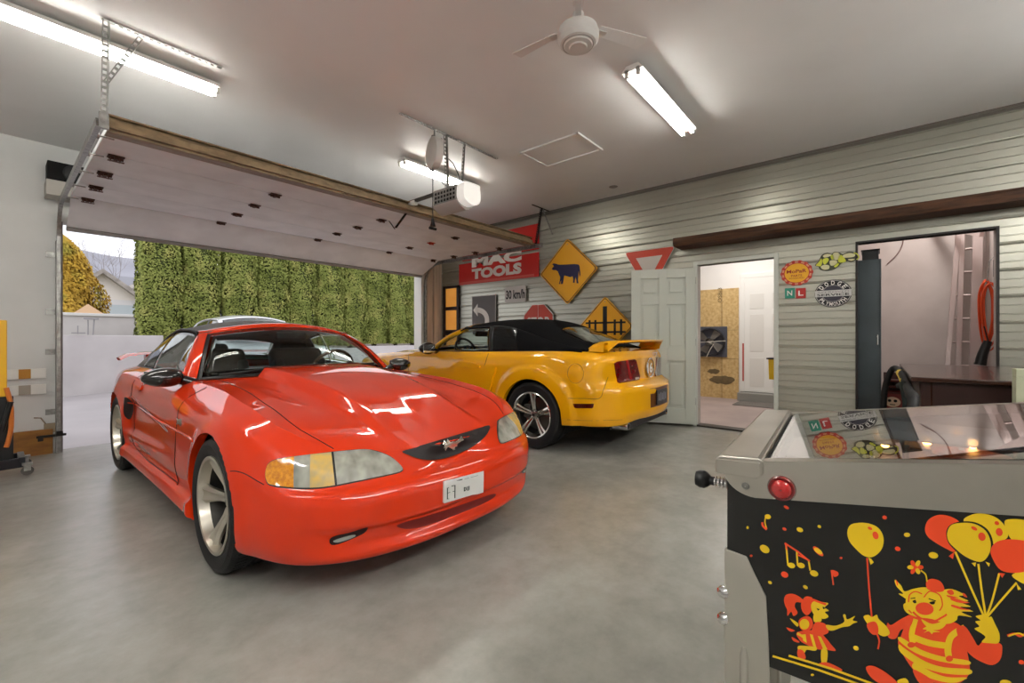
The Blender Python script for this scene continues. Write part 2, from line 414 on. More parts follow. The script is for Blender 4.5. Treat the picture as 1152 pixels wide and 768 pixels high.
# ================================================================ opener
op=thing('garage_door_opener','grey and white door opener hanging from slotted steel straps','garage door opener',(3.1,3.4,2.45))
ox,oy=3.10,3.42
MB().box2((ox-.13,oy-.20,2.53),(ox+.10,oy+.17,2.70)).build('motor_housing',mat('opener_grey','8d8b88',.45),op,bevel=.018)
m=MB()
for i in range(7):
    for j in range(3): m.box2((ox-.1325,oy-.17+i*.046,2.555+j*.042),(ox-.129,oy-.142+i*.046,2.58+j*.042))
m.build('vent_slots',M_blackm,op)
M_lens=mat('opener_lens','eceae4',.4,emit=.45)
lz=MB(); lz.prism([(a,b) for a,b in catmull([(-.12,.03),(-.12,.17),(-.07,.195),(.07,.195),(.10,.17),(.10,.03),(.0,-.02)],5)],(ox,oy-.20,2.51),X,Z,.10); lz.build('light_lens',M_lens,op,smooth=True)
lz=MB(); lz.prism([(a,b) for a,b in catmull([(-.12,.03),(-.12,.05),(.10,.05),(.10,.03),(.0,-.03)],5)],(ox,oy+.17,2.49),X,Z,.37); lz.build('lower_shell',mat('shell_grey','b5b2ae',.4),op,smooth=True)
perforated('hanger_strap',op,(2.97,oy-.02,HC-.01),(2.99,oy-.02,2.68),side=X,w=.034)
perforated('hanger_strap',op,(3.24,oy-.02,HC-.01),(3.19,oy-.02,2.68),side=X,w=.02)
perforated('ceiling_angle',op,(2.41,oy-.04,HC-.012),(3.75,oy-.04,HC-.012),side=Y,w=.036)
m=MB(); m.bar((ox-.02,oy+.15,2.715),(ox-.02,6.75,2.70),.035,.03); m.bar((ox-.02,6.72,2.70),(ox-.02,YG,2.70),.12,.10); m.build('drive_rail',mat('rail_dark','4b4744',.5,metal=.5),op)
m=MB(); m.bar((ox-.02,4.02,2.69),(ox-.02,4.14,2.69),.05,.05); m.build('trolley',M_white,op)
m=MB(); m.bar((ox-.02,4.08,2.68),(ox-.06,4.35,2.45),.028,.008); m.bar((ox-.06,4.37,2.44),(ox-.10,4.42,2.53),.03,.01); m.build('door_arm',M_diron,op)
m=MB(); m.tube([(3.0,oy+.02,3.05),(3.12,oy+.02,3.0),(3.2,oy+.02,2.9),(3.2,oy,2.78),(3.05,oy,2.72)],.005,6); m.tube([(2.82,oy,2.86),(2.88,oy,2.78),(2.98,oy,2.73)],.005,6); m.build('wire',M_black,op)
# cord reel
cr=thing('cord_reel','round white cord reel with black cord hanging beside the opener','cord reel',(2.80,3.36,2.75))
rx,ry,rz=2.80,3.36,2.98
ax=V((.95,-.3,0)).normalized()
MB().lathe([(0.001,-.045),(.12,-.045),(.15,-.035),(.155,0),(.15,.035),(.12,.045),(.001,.045)],(rx,ry,rz),ax,32).build('reel_case',mat('reel_case','c9c5bf',.35),cr,smooth=True)
pts=[V((rx,ry,rz))+(ax.cross(Z)*cos(a)*.158+Z*sin(a)*.158) for a in np.linspace(-2.2,1.9-.4+3.4,24)]
c0=[V((rx,ry,rz))-ax.cross(Z)*cos(a)*.150+Z*sin(a)*.150 for a in np.linspace(-1.2,1.3,14)]
MB().tube(c0,.022,8).build('cord_coil',M_black,cr,smooth=True)
MB().bar((rx,ry,rz+.15),(rx,ry,HC-.04),.012,.012).box2((rx-.03,ry-.008,rz+.12),(rx+.03,ry+.008,rz+.17)).build('hook',M_steel,cr)
MB().bar((rx+.03,ry-.06,rz+.14),(rx+.06,ry-.075,rz-.02),.02,.02).build('handle',M_steel,cr)
cd=V((rx-.02,ry,rz-.15)); MB().tube([cd,cd-Z*.25,cd-Z*.50],.005,6).build('cord',M_black,cr)
MB().tube([cd-Z*.50,cd-Z*.55,cd-Z*.58],[.012,.02,.03],8).cyl(cd-Z*.60-X*.04,cd-Z*.60+X*.04,.014,8).build('plug_end',M_black,cr)
# ================================================================ lights
def fluor(name,c,L,label,group=None,drop=.10,n=2,sep=.088,hw=.082,tm=None):
    c=V(c); t=thing(name,label,'ceiling light',(c.x,c.y,c.z-drop),0,group)
    m=MB(); z=c.z-drop
    m.prism([(-hw,.0),(-hw*.6,.045),(hw*.6,.045),(hw,.0)],(c.x-L/2,c.y,z+.028),Y,Z,L); m.build('housing',M_white,t)
    if drop>.09:
        for k in (-.35,.35): MB().box2((c.x+k*L-.01,c.y-.01,z+.07),(c.x+k*L+.01,c.y+.01,c.z)).build('stem',M_white,t)
    for q in ((-1,1) if n==2 else (0,)):
        y=c.y+q*sep/2
        MB().cyl((c.x-L/2+.025,y,z+.008),(c.x+L/2-.025,y,z+.008),.016,14).build('tube',tm or M_tube,t,smooth=True)
    for e in (-1,1):
        x=c.x+e*(L/2-.012)
        for q in (-1,1): MB().box2((x-.012,c.y+q*sep/2-.014,z-.01),(x+.012,c.y+q*sep/2+.014,z+.045)).build('socket',mat('socket_plastic','bdbab3',.5),t)
    return t
fluor('ceiling_light',(3.67,1.395,HC),1.25,'short twin tube ceiling light near the ceiling fan',drop=.13)
fluor('ceiling_light',(-.05,4.13,HC),2.44,'long twin tube ceiling light above the slotted track hanger',drop=.10)
fluor('ceiling_light',(3.60,4.17,HC),1.22,'twin tube ceiling light behind the garage door opener',drop=.10)
L_extra='added twin tube fill light in the part of the garage behind the viewer'  # the three low-hung lights below are added out of view to brighten the ceiling
fluor('ceiling_light',(-1.3,1.2,HC),2.44,'added unseen twin tube fill light hung low over the open floor before the red car',drop=.62,hw=.03,tm=M_tubeb)
fluor('ceiling_light',(.4,-1.2,HC),2.44,'added unseen twin tube fill light hung low beside the pinball machine back end',drop=.62,hw=.03,tm=M_tubeb)
fluor('ceiling_light',(3.6,-1.7,HC),2.44,'added unseen twin tube fill light hung low over the dark table',drop=.62,hw=.03,tm=M_tubeb)
# fan
fn=thing('ceiling_fan','white ceiling fan with round motor housing on a short rod','ceiling fan',(2.08,1.27,2.74))
fx,fy=2.08,1.27
M_fanw=mat('fan_white','cfccc8',.4)
MB().lathe([(.001,2.755),(.045,2.755),(.05,2.762),(.075,2.765),(.078,2.772),(.098,2.778),(.112,2.80),(.115,2.83),(.105,2.86),(.07,2.875),(.035,2.89),(.03,2.95),(.001,2.95)],(fx,fy,0),Z,40).build('motor_housing',M_fanw,fn,smooth=True,ang=25)
m=MB()
for r in (.055,.068,.085): m.tube([V((fx+r*cos(a),fy+r*sin(a),2.765+(r-.055)*.3)) for a in np.linspace(0,2*pi,33)[:-1]],.0022,6,closed=True)
m.build('trim_ring',mat('fan_ring','9b9691',.4),fn)
MB().lathe([(.012,2.93),(.012,3.17),(.03,3.175),(.06,3.22),(.062,HC)],(fx,fy,0),Z,24).build('down_rod',M_fanw,fn,smooth=True)
for k in range(3):
    a=k*2*pi/3+1.60; d=V((cos(a),sin(a),0)); n=V((-sin(a),cos(a),0))
    g=[]
    for i in range(8):
        u=i/7; r=.13+u*.30; w=.028+.014*u
        g.append([V((fx,fy,2.885))+d*r-n*w+Z*(.010),V((fx,fy,2.885))+d*r+n*w-Z*.006])
    o=MB().grid(g).build('blade',mat('fan_blade','e2e0de',.45),fn); o.modifiers.new('s','SOLIDIFY').thickness=.004
    MB().bar(V((fx,fy,2.875))+d*.05,V((fx,fy,2.883))+d*.18,.03,.006).build('blade_arm',M_fanw,fn)
# access hatch and vent in the ceiling
h=[at(588,172,z=HC),at(650,148,z=HC),at(678,167,z=HC),at(615,187,z=HC)]
x0=min(p.x for p in h);x1=max(p.x for p in h);y0=min(p.y for p in h);y1=max(p.y for p in h)
t=thing('ceiling_hatch','square white access hatch in the ceiling beyond the fan','access hatch',((x0+x1)/2,(y0+y1)/2,HC-.02))
MB().box2((x0+.03,y0+.03,HC-.008),(x1-.03,y1-.03,HC-.001)).build('panel',M_ceil,t)
m=MB()
for a,b in (((x0,y0),(x1,y0+.03)),((x0,y1-.03),(x1,y1)),((x0,y0),(x0+.03,y1)),((x1-.03,y0),(x1,y1))): m.box2((*a,HC-.018),(*b,HC))
m.build('frame',M_ceil,t,bevel=.003)
p=at(690,210,z=HC); tag(MB().lathe([(.001,-.012),(.03,-.012),(.055,-.004),(.06,0)],p,Z,24).build('ceiling_vent',mat('vent_grey','8f8b86',.5),None,smooth=True),'small round grey vent in the ceiling close to the siding','vent')
# ================================================================ interior door
jw=MB(); 
jw.box2((XW-.03,DY0-.045,0),(XW+.13,DY0,DZ+.045)); jw.box2((XW-.03,DY1,0),(XW+.13,DY1+.045,DZ+.045)); jw.box2((XW-.03,DY0,DZ),(XW+.13,DY1,DZ+.045))
struct('door_1', jw, mat('door_frame_paint','c9ccc4',.4), bevel=.004)
struct('trim_5', MB().box2((XW-.035,DY0,-.0),(XW+.13,DY1,.02)), mat('threshold','2c2722',.5))
# leaf, swung open towards the yellow car
hx,hy=XW-.045,DY1+.015; ex,ey=5.545,2.55
u=V((ex-hx,ey-hy,0)); LW=u.length; u.normalize(); nn=V((u.y,-u.x,0))   # nn: face towards the viewer
if nn.dot(V((hx,hy,0)))>0: nn=-nn
leaf=thing('door_leaf','pale grey-green six panel door standing open against the siding','door',(hx,hy,.02)); leaf['kind']='thing'
LZ0,LZ1=.03,DZ-.04
T=.036
# slab with recessed panels: stiles and rails + panels
pan=[]
cw=[.11,.5-.045,.5+.045,.89]
cx0,cx1=.125,.36; 
rails=[LZ0,LZ0+.22,LZ0+.78,LZ0+.98,LZ0+1.60,LZ0+1.70,LZ1-.12,LZ1]
m=MB()
def lb(mb,a0,a1,z0_,z1_,d0,d1):
    P=lambda a,d:V((hx,hy,0))+u*a+nn*d
    v=[P(a0,d0)+Z*z0_,P(a1,d0)+Z*z0_,P(a1,d0)+Z*z1_,P(a0,d0)+Z*z1_,P(a0,d1)+Z*z0_,P(a1,d1)+Z*z0_,P(a1,d1)+Z*z1_,P(a0,d1)+Z*z1_]
    mb.add(v,[(3,2,1,0),(4,5,6,7),(0,1,5,4),(1,2,6,5),(2,3,7,6),(3,0,4,7)])
s1,s2,s3,s4=.12,LW/2-.05,LW/2+.05,LW-.12
for a0,a1 in ((0,s1),(s2,s3),(s4,LW)): lb(m,a0,a1,LZ0,LZ1,0,T)
zr=[(LZ0,LZ0+.20),(LZ0+.82,LZ0+.98),(LZ0+1.56,LZ0+1.68),(LZ1-.12,LZ1)]
for a0,a1 in ((s1,s2),(s3,s4)):
    for za,zb in zr: lb(m,a0,a1,za,zb,0,T)
    for za,zb in ((LZ0+.20,LZ0+.82),(LZ0+.98,LZ0+1.56),(LZ0+1.68,LZ1-.12)):
        lb(m,a0,a1,za,zb,.002,T-.020); lb(m,a0+.04,a1-.04,za+.04,zb-.04,.001,T-.006)
m.build('door_slab',M_doorp,leaf,bevel=.002,recalc=True)
for z in (.28,1.05,1.85): MB().cyl((hx-.01,hy-.004,z),(hx-.01,hy-.004,z+.09),.009,8).build('hinge',M_steel,leaf)
kb=V((hx,hy,.98))+u*(LW-.07)+nn*T
MB().lathe([(.03,0),(.03,.006),(.012,.01),(.012,.03),(.026,.04),(.028,.055),(.015,.066),(.001,.067)],kb,nn,20).build('knob',M_chrome,leaf,smooth=True)
# ================================================================ room behind the interior door
RX=9.0
W2=mat('bright_wall','e9e5e0',.7)
m=MB(); m.box2((RX,.6,0),(RX+.1,4.2,3.2)); m.box2((XW+.12,4.1,0),(RX,4.2,3.2)); m.box2((XW+.12,.30,0),(RX,.36,3.2)); m.box2((RX,.3,0),(RX+.1,.7,3.2))
struct('wall_far', m, W2)
struct('ceiling', MB().box2((XW+.12,-3.2,3.2),(9.9,4.2,3.3)), W2)
a=at(786,447,x=RX-.02); b=at(831,447,x=RX-.02); top=at(810,325,x=RX-.02).z
osb=thing('board_panel','tall pale chipboard sheet on the wall behind the open doorway','panel',(RX-.02,(a.y+b.y)/2,0)); 
MB().box2((RX-.03,b.y,0),(RX-.001,a.y+.3,top)).build('sheet',M_osb,osb)
m=MB(); 
for z in (.62*top,.36*top): m.box2((RX-.033,b.y,z),(RX-.029,a.y+.3,z+.006))
for yy in (b.y+.28,b.y+.30): m.box2((RX-.033,yy,0),(RX-.029,yy+.005,top))
m.build('seam',mat('seam_dark','8b6f45',.8),osb)
m=MB(); 
sp=at(812,441-14,x=RX-.033)
rnd=random.Random(5)
pl=[(sp.y*-1+.22*cos(t)*(1+.12*rnd.uniform(-1,1)), sp.z+.08*sin(t)*(1+.2*rnd.uniform(-1,1))) for t in np.linspace(0,2*pi,20)[:-1]]
m.prism(catmull(pl,3),(RX-.033,0,0),-Y,Z,.001); 
pl=[(x_-.1,z_+.09) for x_,z_ in pl]; m.prism([(sp.y*-1+(x_+sp.y)*.5-.1,(z_-sp.z)*.6+sp.z+.1) for x_,z_ in pl],(RX-.033,0,0),-Y,Z,.001)
m.build('soot_stain',mat('soot','7d6a4a',.9,noise=.9,nscale=9,col2='55472f'),osb)
m=MB(); 
for q in (351,): 
    p1=at(812,362-22,x=RX-.034); m.text('OSB/3',p1,Z,Y,.28,.07,.0015)
m.build('stamp',mat('stamp_ink','6b5a3d',.9),osb)
# wall fan
fa=at(788,401,x=RX-.05); fb_=at(818,367,x=RX-.05)
w=fa.y-fb_.y+.1; cy=(fa.y+.1+fb_.y)/2; cz=(fa.z+fb_.z)/2; hh=(fb_.z-fa.z)/2
wf=thing('wall_fan','square dark exhaust fan mounted on the chipboard sheet','fan',(RX-.12,cy,cz-hh))
m=MB(); m.box2((RX-.06,cy-w/2,cz-hh),(RX-.03,cy+w/2,cz+hh)); m.build('backplate',mat('fan_plate','4d4e57',.5),wf,bevel=.01)
m=MB(); m.lathe([(hh*.9,0),(hh*.9,.09),(hh*.84,.09),(hh*.84,0)],(RX-.06,cy,cz),-X,36); m.build('shroud',mat('fan_shroud','3b3c40',.4,metal=.5),wf,smooth=True)
for k in range(4):
    a=k*pi/2+.5; m=MB(); d=V((0,cos(a),sin(a))); n=V((0,-sin(a),cos(a))); c=V((RX-.09,cy,cz))
    m.add([c+d*.05-n*.03,c+d*.05+n*.03-X*.02,c+d*hh*.78+n*.11-X*.03,c+d*hh*.8-n*.05+X*.01],[(0,1,2,3)]); o=m.build('blade',mat('fan_blade_dull','77736d',.4,metal=.6),wf); o.modifiers.new('s','SOLIDIFY').thickness=.004
m=MB(); m.lathe([(.001,.03),(.06,.02),(.075,-.03),(.07,-.06)],(RX-.1,cy,cz),X,24); m.build('motor',mat('fan_motor','8b8984',.35,metal=.7),wf,smooth=True)
m=MB(); m.tube([(RX-.16,cy+.02,cz),(RX-.17,cy-.08,cz-.05),(RX-.17,cy-.02,cz-.15),(RX-.15,cy+.05,cz-hh)],.008,6); m.bar((RX-.155,cy-w/2,cz+.02),(RX-.155,cy+w/2,cz-.02),.012,.012); m.build('bracket',mat('fan_wire','cfc9bd',.5),wf)
# far white door
a=at(838,438,x=RX-.02); b=at(867,438,x=RX-.02); topz=at(838,313,x=RX-.02).z
fd=thing('far_door','white panelled door on the far wall beyond the doorway','door',(RX-.04,(a.y+b.y)/2,.08)); fd['kind']='thing'
bot=.16
ya,yb=b.y-.35,a.y
m=MB(); m.box2((RX-.045,ya,bot),(RX-.004,yb,topz))
m.build('door_slab',M_white,fd,bevel=.003)
m=MB()
dw=yb-ya
for i in range(2):
    for za,zb in ((.1,.62),(.74,1.42),(1.52,1.80)):
        y_=ya+.1+i*(dw/2-.03); m.box2((RX-.05,y_,bot+za),(RX-.044,y_+dw/2-.16,bot+zb))
m.build('panel',mat('white_panel','dcd9d3',.4),fd,bevel=.004)
m=MB(); m.box2((RX-.05,yb,bot),(RX-.002,yb+.07,topz-.001)); m.box2((RX-.05,ya,topz),(RX-.002,yb+.07,topz+.08)); m.build('door_casing',M_white,fd,bevel=.003)
MB().box2((RX-.056,yb+.01,.35),(RX-.05,yb+.035,1.05)).build('edge_strip',mat('red_strip','b0433a',.5),fd)
struct('trim_6', MB().box2((RX-.25,ya-.3,0),(RX,yb+.08,.15)), mat('step_grey','8e8c86',.6), bevel=.005)
p=at(835,452,z=0); m=MB().box2((p.x-.5,p.y-.9,.001),(p.x+.2,p.y+.05,.012)); m.build('door_mat',mat('mat_grey','6d6862',.9,bump=.5,bscale=200),None,label='grey door mat before the far white door',cat='mat',bevel=.003)
# yellow bin seen at the edge of the doorway
p=at(872,427,x=7.3); q=at(865,404,x=7.3)
yb_=thing('parts_bin','small yellow bin on a black stand just inside the doorway','bin',(7.35,p.y,0))
MB().prism([(0,p.z),(.20,p.z),(.24,q.z),(-.01,q.z)],(7.3,q.y,0),-Y,Z,-.2).build('bin_body',mat('yellow_plastic','d9b51e',.4),yb_,recalc=True,bevel=.004)
MB().box2((7.28,q.y-.26,q.z-.0),(7.53,q.y+.03,q.z+.02)).build('rim',M_black,yb_)
MB().box2((7.38,q.y-.20,0),(7.42,q.y-.10,p.z)).box2((7.2,q.y-.3,0),(7.6,q.y+.02,.03)).build('stand',M_black,yb_)
# ================================================================ window near the corner
wn=thing('window_1',None,None,(XW-.03,6.4,.9)); wn['kind']='structure'
wy1=at(499,340,x=XW-.03).y; wy0=at(516.3,340,x=XW-.03).y; wz1=at(499,322.5,x=XW-.03).z; wz0=at(505,398,x=XW-.03).z
M_wf=mat('window_frame_dark','2b2022',.4)
m=MB(); fw=.035
rows=[wz0, wz0+(wz1-wz0)*.30, at(499,373,x=XW-.03).z, at(499,347.5,x=XW-.03).z, wz1]
for y_ in (wy0,wy1-.06): m.box2((XW-.045,y_,wz0),(XW-.001,y_+.06,wz1))
m.box2((XW-.045,wy0,wz1-.05),(XW-.001,wy1,wz1)); m.box2((XW-.045,wy0,wz0),(XW-.001,wy1,wz0+.05))
for z in rows[1:-1]: m.box2((XW-.04,wy0,z-.035),(XW-.001,wy1,z+.035))
m.build('window_frame',M_wf,wn,bevel=.003)
M_amb=mat('amber_pane','e9a24b',.25,noise=.6,nscale=2.5,col2='d98a38',emit=.35,ecol='e9a24b')
for i in range(4): MB().box2((XW-.02,wy0+.02,rows[i]+.03),(XW-.012,wy1-.03,rows[i+1]-.03)).build('pane',M_amb,wn)
# ================================================================ long wooden shelf beam
m=MB(); N=60; g=[]
rnd=random.Random(3)
y_a,y_b=2.0,-2.4
bx=XW-.34
for i in range(N+1):
    y=y_a+(y_b-y_a)*i/N
    w1=.008*sin(i*.7)+rnd.uniform(-.004,.004); w2=.006*sin(i*.45+1)+rnd.uniform(-.004,.004)
    zt=2.425; zb=2.318
    g.append([V((XW-.022,y,zt)),V((bx+.015+w1,y,zt+w1*.3)),V((bx-.004+w2,y,zt-.03)),V((bx+w1*.8,y,zb+.035)),V((bx+.018+w2,y,zb+w2*.3)),V((XW-.022,y,zb)),V((XW-.022,y,zt))])
m.grid(g); nb=len(m.v); m.f.append(tuple(range(6))); m.m.append(0); m.f.append(tuple(nb-7+k for k in range(5,-1,-1))); m.m.append(0)
m.build('beam_shelf',mat('live_edge_wood','5e3a20',.65,noise=1,nscale=5,col2='1c100a',stretch=(6,.8,9),bump=.5,bscale=25),None,smooth=True,label='long rough brown timber beam fixed along the siding above both doorways',cat='beam',recalc=True)
# ================================================================ store room behind the wide opening
RB=8.0
M_st=mat('store_wall','c3b8b2',.7,noise=.5,nscale=2,col2='b6aaa4')
for q_ in (((RB,-3.2,0),(RB+.1,.30,3.2)),((XW+.12,.24,0),(RB,.30,3.2)),((XW+.12,-2.0,0),(RB,-1.95,3.2))): struct('wall_store', MB().box2(*q_), M_st)
m=MB(); m.box2((XW-.022,OY0-.018,0),(XW+.12,OY0,OZ)); m.box2((XW-.022,OY1,0),(XW+.12,OY1+.018,OZ)); m.box2((XW-.022,OY0-.018,OZ),(XW+.12,OY1+.018,OZ+.018))
struct('door_2', m, mat('dark_trim','1d1715',.5))
def px_x(px,py,x): return at(px,py,x=x)
# locker
a=px_x(966,400,6.0); b=px_x(991.5,400,6.0); zt=px_x(980,277.5,6.0).z
lk=thing('tall_locker','tall slate blue steel locker standing inside the wide opening','locker',(6.2,(a.y+b.y)/2,0))
M_slate=mat('slate_steel','4a5256',.45,metal=.2,noise=.4,nscale=2,col2='3e4649')
lz=px_x(980,292,6.1).z
MB().box2((6.08,b.y,0),(6.50,.225,lz)).build('body',M_slate,lk,bevel=.006)
MB().box2((6.07,b.y+.01,.08),(6.081,b.y+.012,lz)).build('seam',M_blackm,lk)
p=px_x(993,382,6.06); MB().tube([(6.075,b.y+.03,p.z-.05),(6.03,b.y+.03,p.z-.05),(6.03,b.y+.03,p.z+.05),(6.075,b.y+.03,p.z+.05)],.006,8).build('handle',M_chrome,lk)
MB().box2((6.12,b.y+.02,lz+.002),(6.42,b.y+.16,lz+.10)).box2((6.11,b.y+.01,lz+.10),(6.43,b.y+.17,lz+.115)).build('storage_box',M_black,None,label='black lidded box on top of the slate blue locker',cat='box',bevel=.004)
# cord on the store wall
p1=px_x(1016,272,RB-.02); p2=px_x(998,297,RB-.02)
pts=catmull([(p1.y,p1.z+.2),(p1.y,p1.z),(px_x(1010,285,RB-.02).y,px_x(1010,285,RB-.02).z),(p2.y,p2.z)],6,closed=False)
MB().tube([V((RB-.015,a_,b_)) for a_,b_ in pts],.006,6).build('hanging_wire',mat('wire_brown','7b5f59',.6),None,label='thin brown wire hanging on the store room wall',cat='wire')
# ladder leaning inside
t=thing('extension_ladder','aluminium extension ladder leaning upright in the store room','ladder',(7.5,-1.2,0))
M_lad=mat('ladder_aluminium','b9aaa6',.35,metal=.7)
bt=px_x(1078,412,7.55); tp=px_x(1082,262,7.72); bt2=px_x(1096,412,7.55); tp2=px_x(1100,262,7.72)
def ext(a,b,zz=0.0):
    d=(b-a)/(b.z-a.z); return a+d*(zz-a.z)
A0=ext(bt,tp,.02); A1=ext(bt,tp,2.75); B0=ext(bt2,tp2,.02); B1=ext(bt2,tp2,2.75)
for P,Q,w in ((A0,A1,.05),(B0,B1,.09)):
    MB().bar(P,Q,w,.06,up=X).build('rail',M_lad,t,bevel=.004)
C0=A0+V((-.06,.13,0)); C1=A1+V((-.02,.02,0)); MB().bar(C0,C1,.05,.03,up=X).build('rail',M_lad,t,bevel=.004)
for k in range(9):
    u_=.08+k*.105; MB().cyl(A0.lerp(A1,u_),B0.lerp(B1,u_),.016,8).cyl(A0.lerp(A1,u_),C0.lerp(C1,u_),.014,8).build('rung',M_lad,t)
# diagonal brace / wood strip at the ceiling of the store
p=px_x(1045,268,7.9); q=px_x(1075,281,7.2)
MB().bar((RB-.02,p.y,p.z+.25),(7.1,q.y-.2,q.z+.15),.04,.09,up=Z).build('diagonal_strut',mat('strut_paint','bba9a4',.6),None,label='pale slanting strut at the top of the store room',cat='strut')
# orange cord bundle + black tool on the store side wall
oc=thing('orange_cord','coiled orange extension cord hanging beside the ladder','cord',(7.9,-1.65,1.0))
p=px_x(1110,340,7.0); q=px_x(1111,395,7.0)
rnd=random.Random(8)
m=MB()
for k in range(9):
    oy_=rnd.uniform(-.035,.035); ox_=rnd.uniform(-.03,.03); zt=p.z+.22+rnd.uniform(-.04,.04); zb=q.z+.05+rnd.uniform(-.08,.12)
    w=.03+rnd.uniform(0,.035)
    lp=catmull([(p.y+oy_-w,zt-.15),(p.y+oy_,zt),(p.y+oy_+w,zt-.15),(p.y+oy_+w*.8,zb+.2),(p.y+oy_,zb),(p.y+oy_-w,zb+.2)],5)
    m.tube([V((7.0+ox_,a_,b_)) for a_,b_ in lp],.007,6,closed=True)
m.build('loops',mat('orange_cable','d04a1c',.45),oc,smooth=True)
MB().tube([(7.0,p.y,p.z+.20),(7.0,p.y-.02,p.z+.45),(7.0,p.y-.06,p.z+.5)],.006,6).build('hook',M_steel,oc)
oc2=thing('hand_grinder','black hand tool hanging at the edge of the wide opening','tool',(6.9,q.y,q.z-.2))
p=px_x(1107,398,6.9); 
MB().tube([V((6.9,p.y+.03,p.z-.12)),V((6.9,p.y+.01,p.z)),V((6.9,p.y-.03,p.z+.14))],[.05,.042,.035],12).build('body',M_black,oc2,smooth=True)
MB().tube([V((6.9,p.y-.03,p.z+.14)),V((6.9,p.y-.01,p.z+.25)),V((6.9,p.y,p.z+.3))],.006,6).build('strap',M_black,oc2)
# papers on the store side wall
# wall the items hang from
struct('wall_partition', MB().box2((6.2,q.y-.25,0),(RB,q.y-.12,3.2)), M_st)
t=thing('wall_papers','white sheet with dark drawing pinned beside the ladder','poster',(7.4,q.y-.11,1.2))
p=px_x(1110,300,7.3)
MB().box2((7.2,q.y-.12,p.z-.35),(7.6,q.y-.115,p.z+.15)).build('sheet',mat('paper','cfc6c2',.7),t)
MB().box2((7.27,q.y-.1155,p.z-.1),(7.53,q.y-.113,p.z+.1)).build('drawing',mat('print_dark','4b4446',.7),t)
# ================================================================ workbench
TX0,TX1,TY1,TZ=3.79,5.66,-.165,.90
wbn=thing('work_table','dark varnished wooden table with a deep apron before the wide opening','table',(4.7,-1.0,0))
MB().box2((TX0,-2.1,TZ-.03),(TX1,TY1,TZ)).build('tabletop',M_dwood,wbn,bevel=.006)
MB().box2((TX0+.05,-2.04,TZ-.27),(TX0+.09,TY1-.05,TZ-.032)).box2((TX1-.09,-2.04,TZ-.27),(TX1-.05,TY1-.05,TZ-.032)).box2((TX0+.09,TY1-.09,TZ-.27),(TX1-.09,TY1-.05,TZ-.032)).box2((TX0+.09,-2.04,TZ-.27),(TX1-.09,-2.0,TZ-.032)).build('apron',mat('apron_wood','3a1c15',.4,noise=.6,nscale=3,col2='26110d'),wbn,bevel=.004)
for lx,ly in ((TX0+.1,TY1-.1),(TX1-.1,TY1-.1),(TX0+.1,-1.99),(TX1-.1,-1.99)):
    MB().tube([(lx,ly,TZ-.035),(lx,ly,.45),(lx,ly,0)],[.055,.05,.035],4).build('leg',M_dwood,wbn,bevel=.004)
# blocks under the table
rnd=random.Random(2)
p=at(1086,450,x=TX0+.5)
for k,(dx,dy,w,h,lab) in enumerate([(0,0,.16,.15,'pale wood block under the work table, beside the gap'),(.02,-.22,.22,.12,'brown wood block under the work table between paler ones'),(0,-.52,.24,.14,'long pale wood block at the far end under the work table')]):
    pass
m=MB(); m.box2((TX0+.25,-1.9,.42),(TX1-.25,TY1-.25,.45)); m.build('lower_shelf',M_dwood,wbn)
MB().box2((TX0+.35,-.55,.452),(TX0+.6,-.38,.64)).build('wood_block',M_pine,None,label='short pale wood block on the lower shelf of the dark table',cat='wood block',bevel=.003)
MB().box2((TX0+.35,-1.0,.452),(TX0+.62,-.60,.61)).build('wood_block',mat('birch','d9c3a0',.5,noise=.5,nscale=6,col2='c3a67c'),None,label='long pale wood block on the lower shelf of the dark table',cat='wood block',bevel=.003)
# pale framed box on this side of the table
bxp=at(1138.5,414,x=3.55); bxq=at(1138.5,452,x=3.55)
cf=thing('framed_box','pale green box frame with bare pine inside beside the dark table','box',(3.5,bxp.y-.3,0))
M_pg=mat('pale_green_paint','bcc0a4',.5)
y1=bxp.y; zt=bxp.z; X0,X1=3.46,3.55
for (a_,b_) in (((X0,y1-.035,.03),(X1,y1,zt-.041)),((X0,y1-.6,zt-.04),(X1,y1,zt)),((X0,y1-.6,.03),(X1,y1-.565,zt-.041)),((X0,y1-.6,0),(X1,y1,.029))):
    MB().box2(a_,b_).build('frame_board',M_pg,cf,bevel=.002)
for q in (.037,.34): MB().box2((X0+.012,y1-q-.08,.03),(X1-.01,y1-q,zt-.042)).build('inner_board',M_pine,cf,bevel=.002)
MB().box2((X1-.008,y1-.56,.03),(X1-.002,y1-.04,zt-.042)).build('back_board',mat('dark_board','3a2620',.5),cf)
# hose, toolbox between locker and table
hz=thing('rubber_hose','thick black hose looping up beside the dark table','hose',(5.5,.0,0))
hpts=[at(994,456,x=5.6),at(996,435,x=5.6),at(1001,420,x=5.6),at(1006,414,x=5.6),at(1012,417,x=5.2),at(1019,430,x=4.2),at(1024,444,x=3.6),at(1027,460,x=3.2)]
hp=[tuple(p) for p in hpts]; hp=[(hp[0][0],hp[0][1]+.01,0.03)]+hp+[(3.2,-.11,.05)]
MB().tube(catmull(hp,6,closed=False),.026,10).build('hose',M_rub,hz,smooth=True)
MB().tube(catmull([tuple(p) for p in (at(1012.5,419,x=5.0),at(1015,423,x=4.75),at(1018,429,x=4.3))],5,closed=False),.028,10).build('yellow_label',mat('label_yellow','d8b93a',.5),hz,smooth=True)
m=MB(); m.tube([tuple(p) for p in (at(1012,434,x=4.2),at(1016,432,x=4.0),at(1018,440,x=3.9),at(1020,455,x=3.8))]+[(3.8,-.09,.05)],.022,10); m.build('nozzle',mat('dark_green','121a18',.6,spec=.2),hz,smooth=True)
tbx=thing('tool_chest','red tool chest with pale emblem behind the black hose','tool chest',(5.75,.1,0))
p=at(994,430,x=5.75); q=at(1014,430,x=5.75)
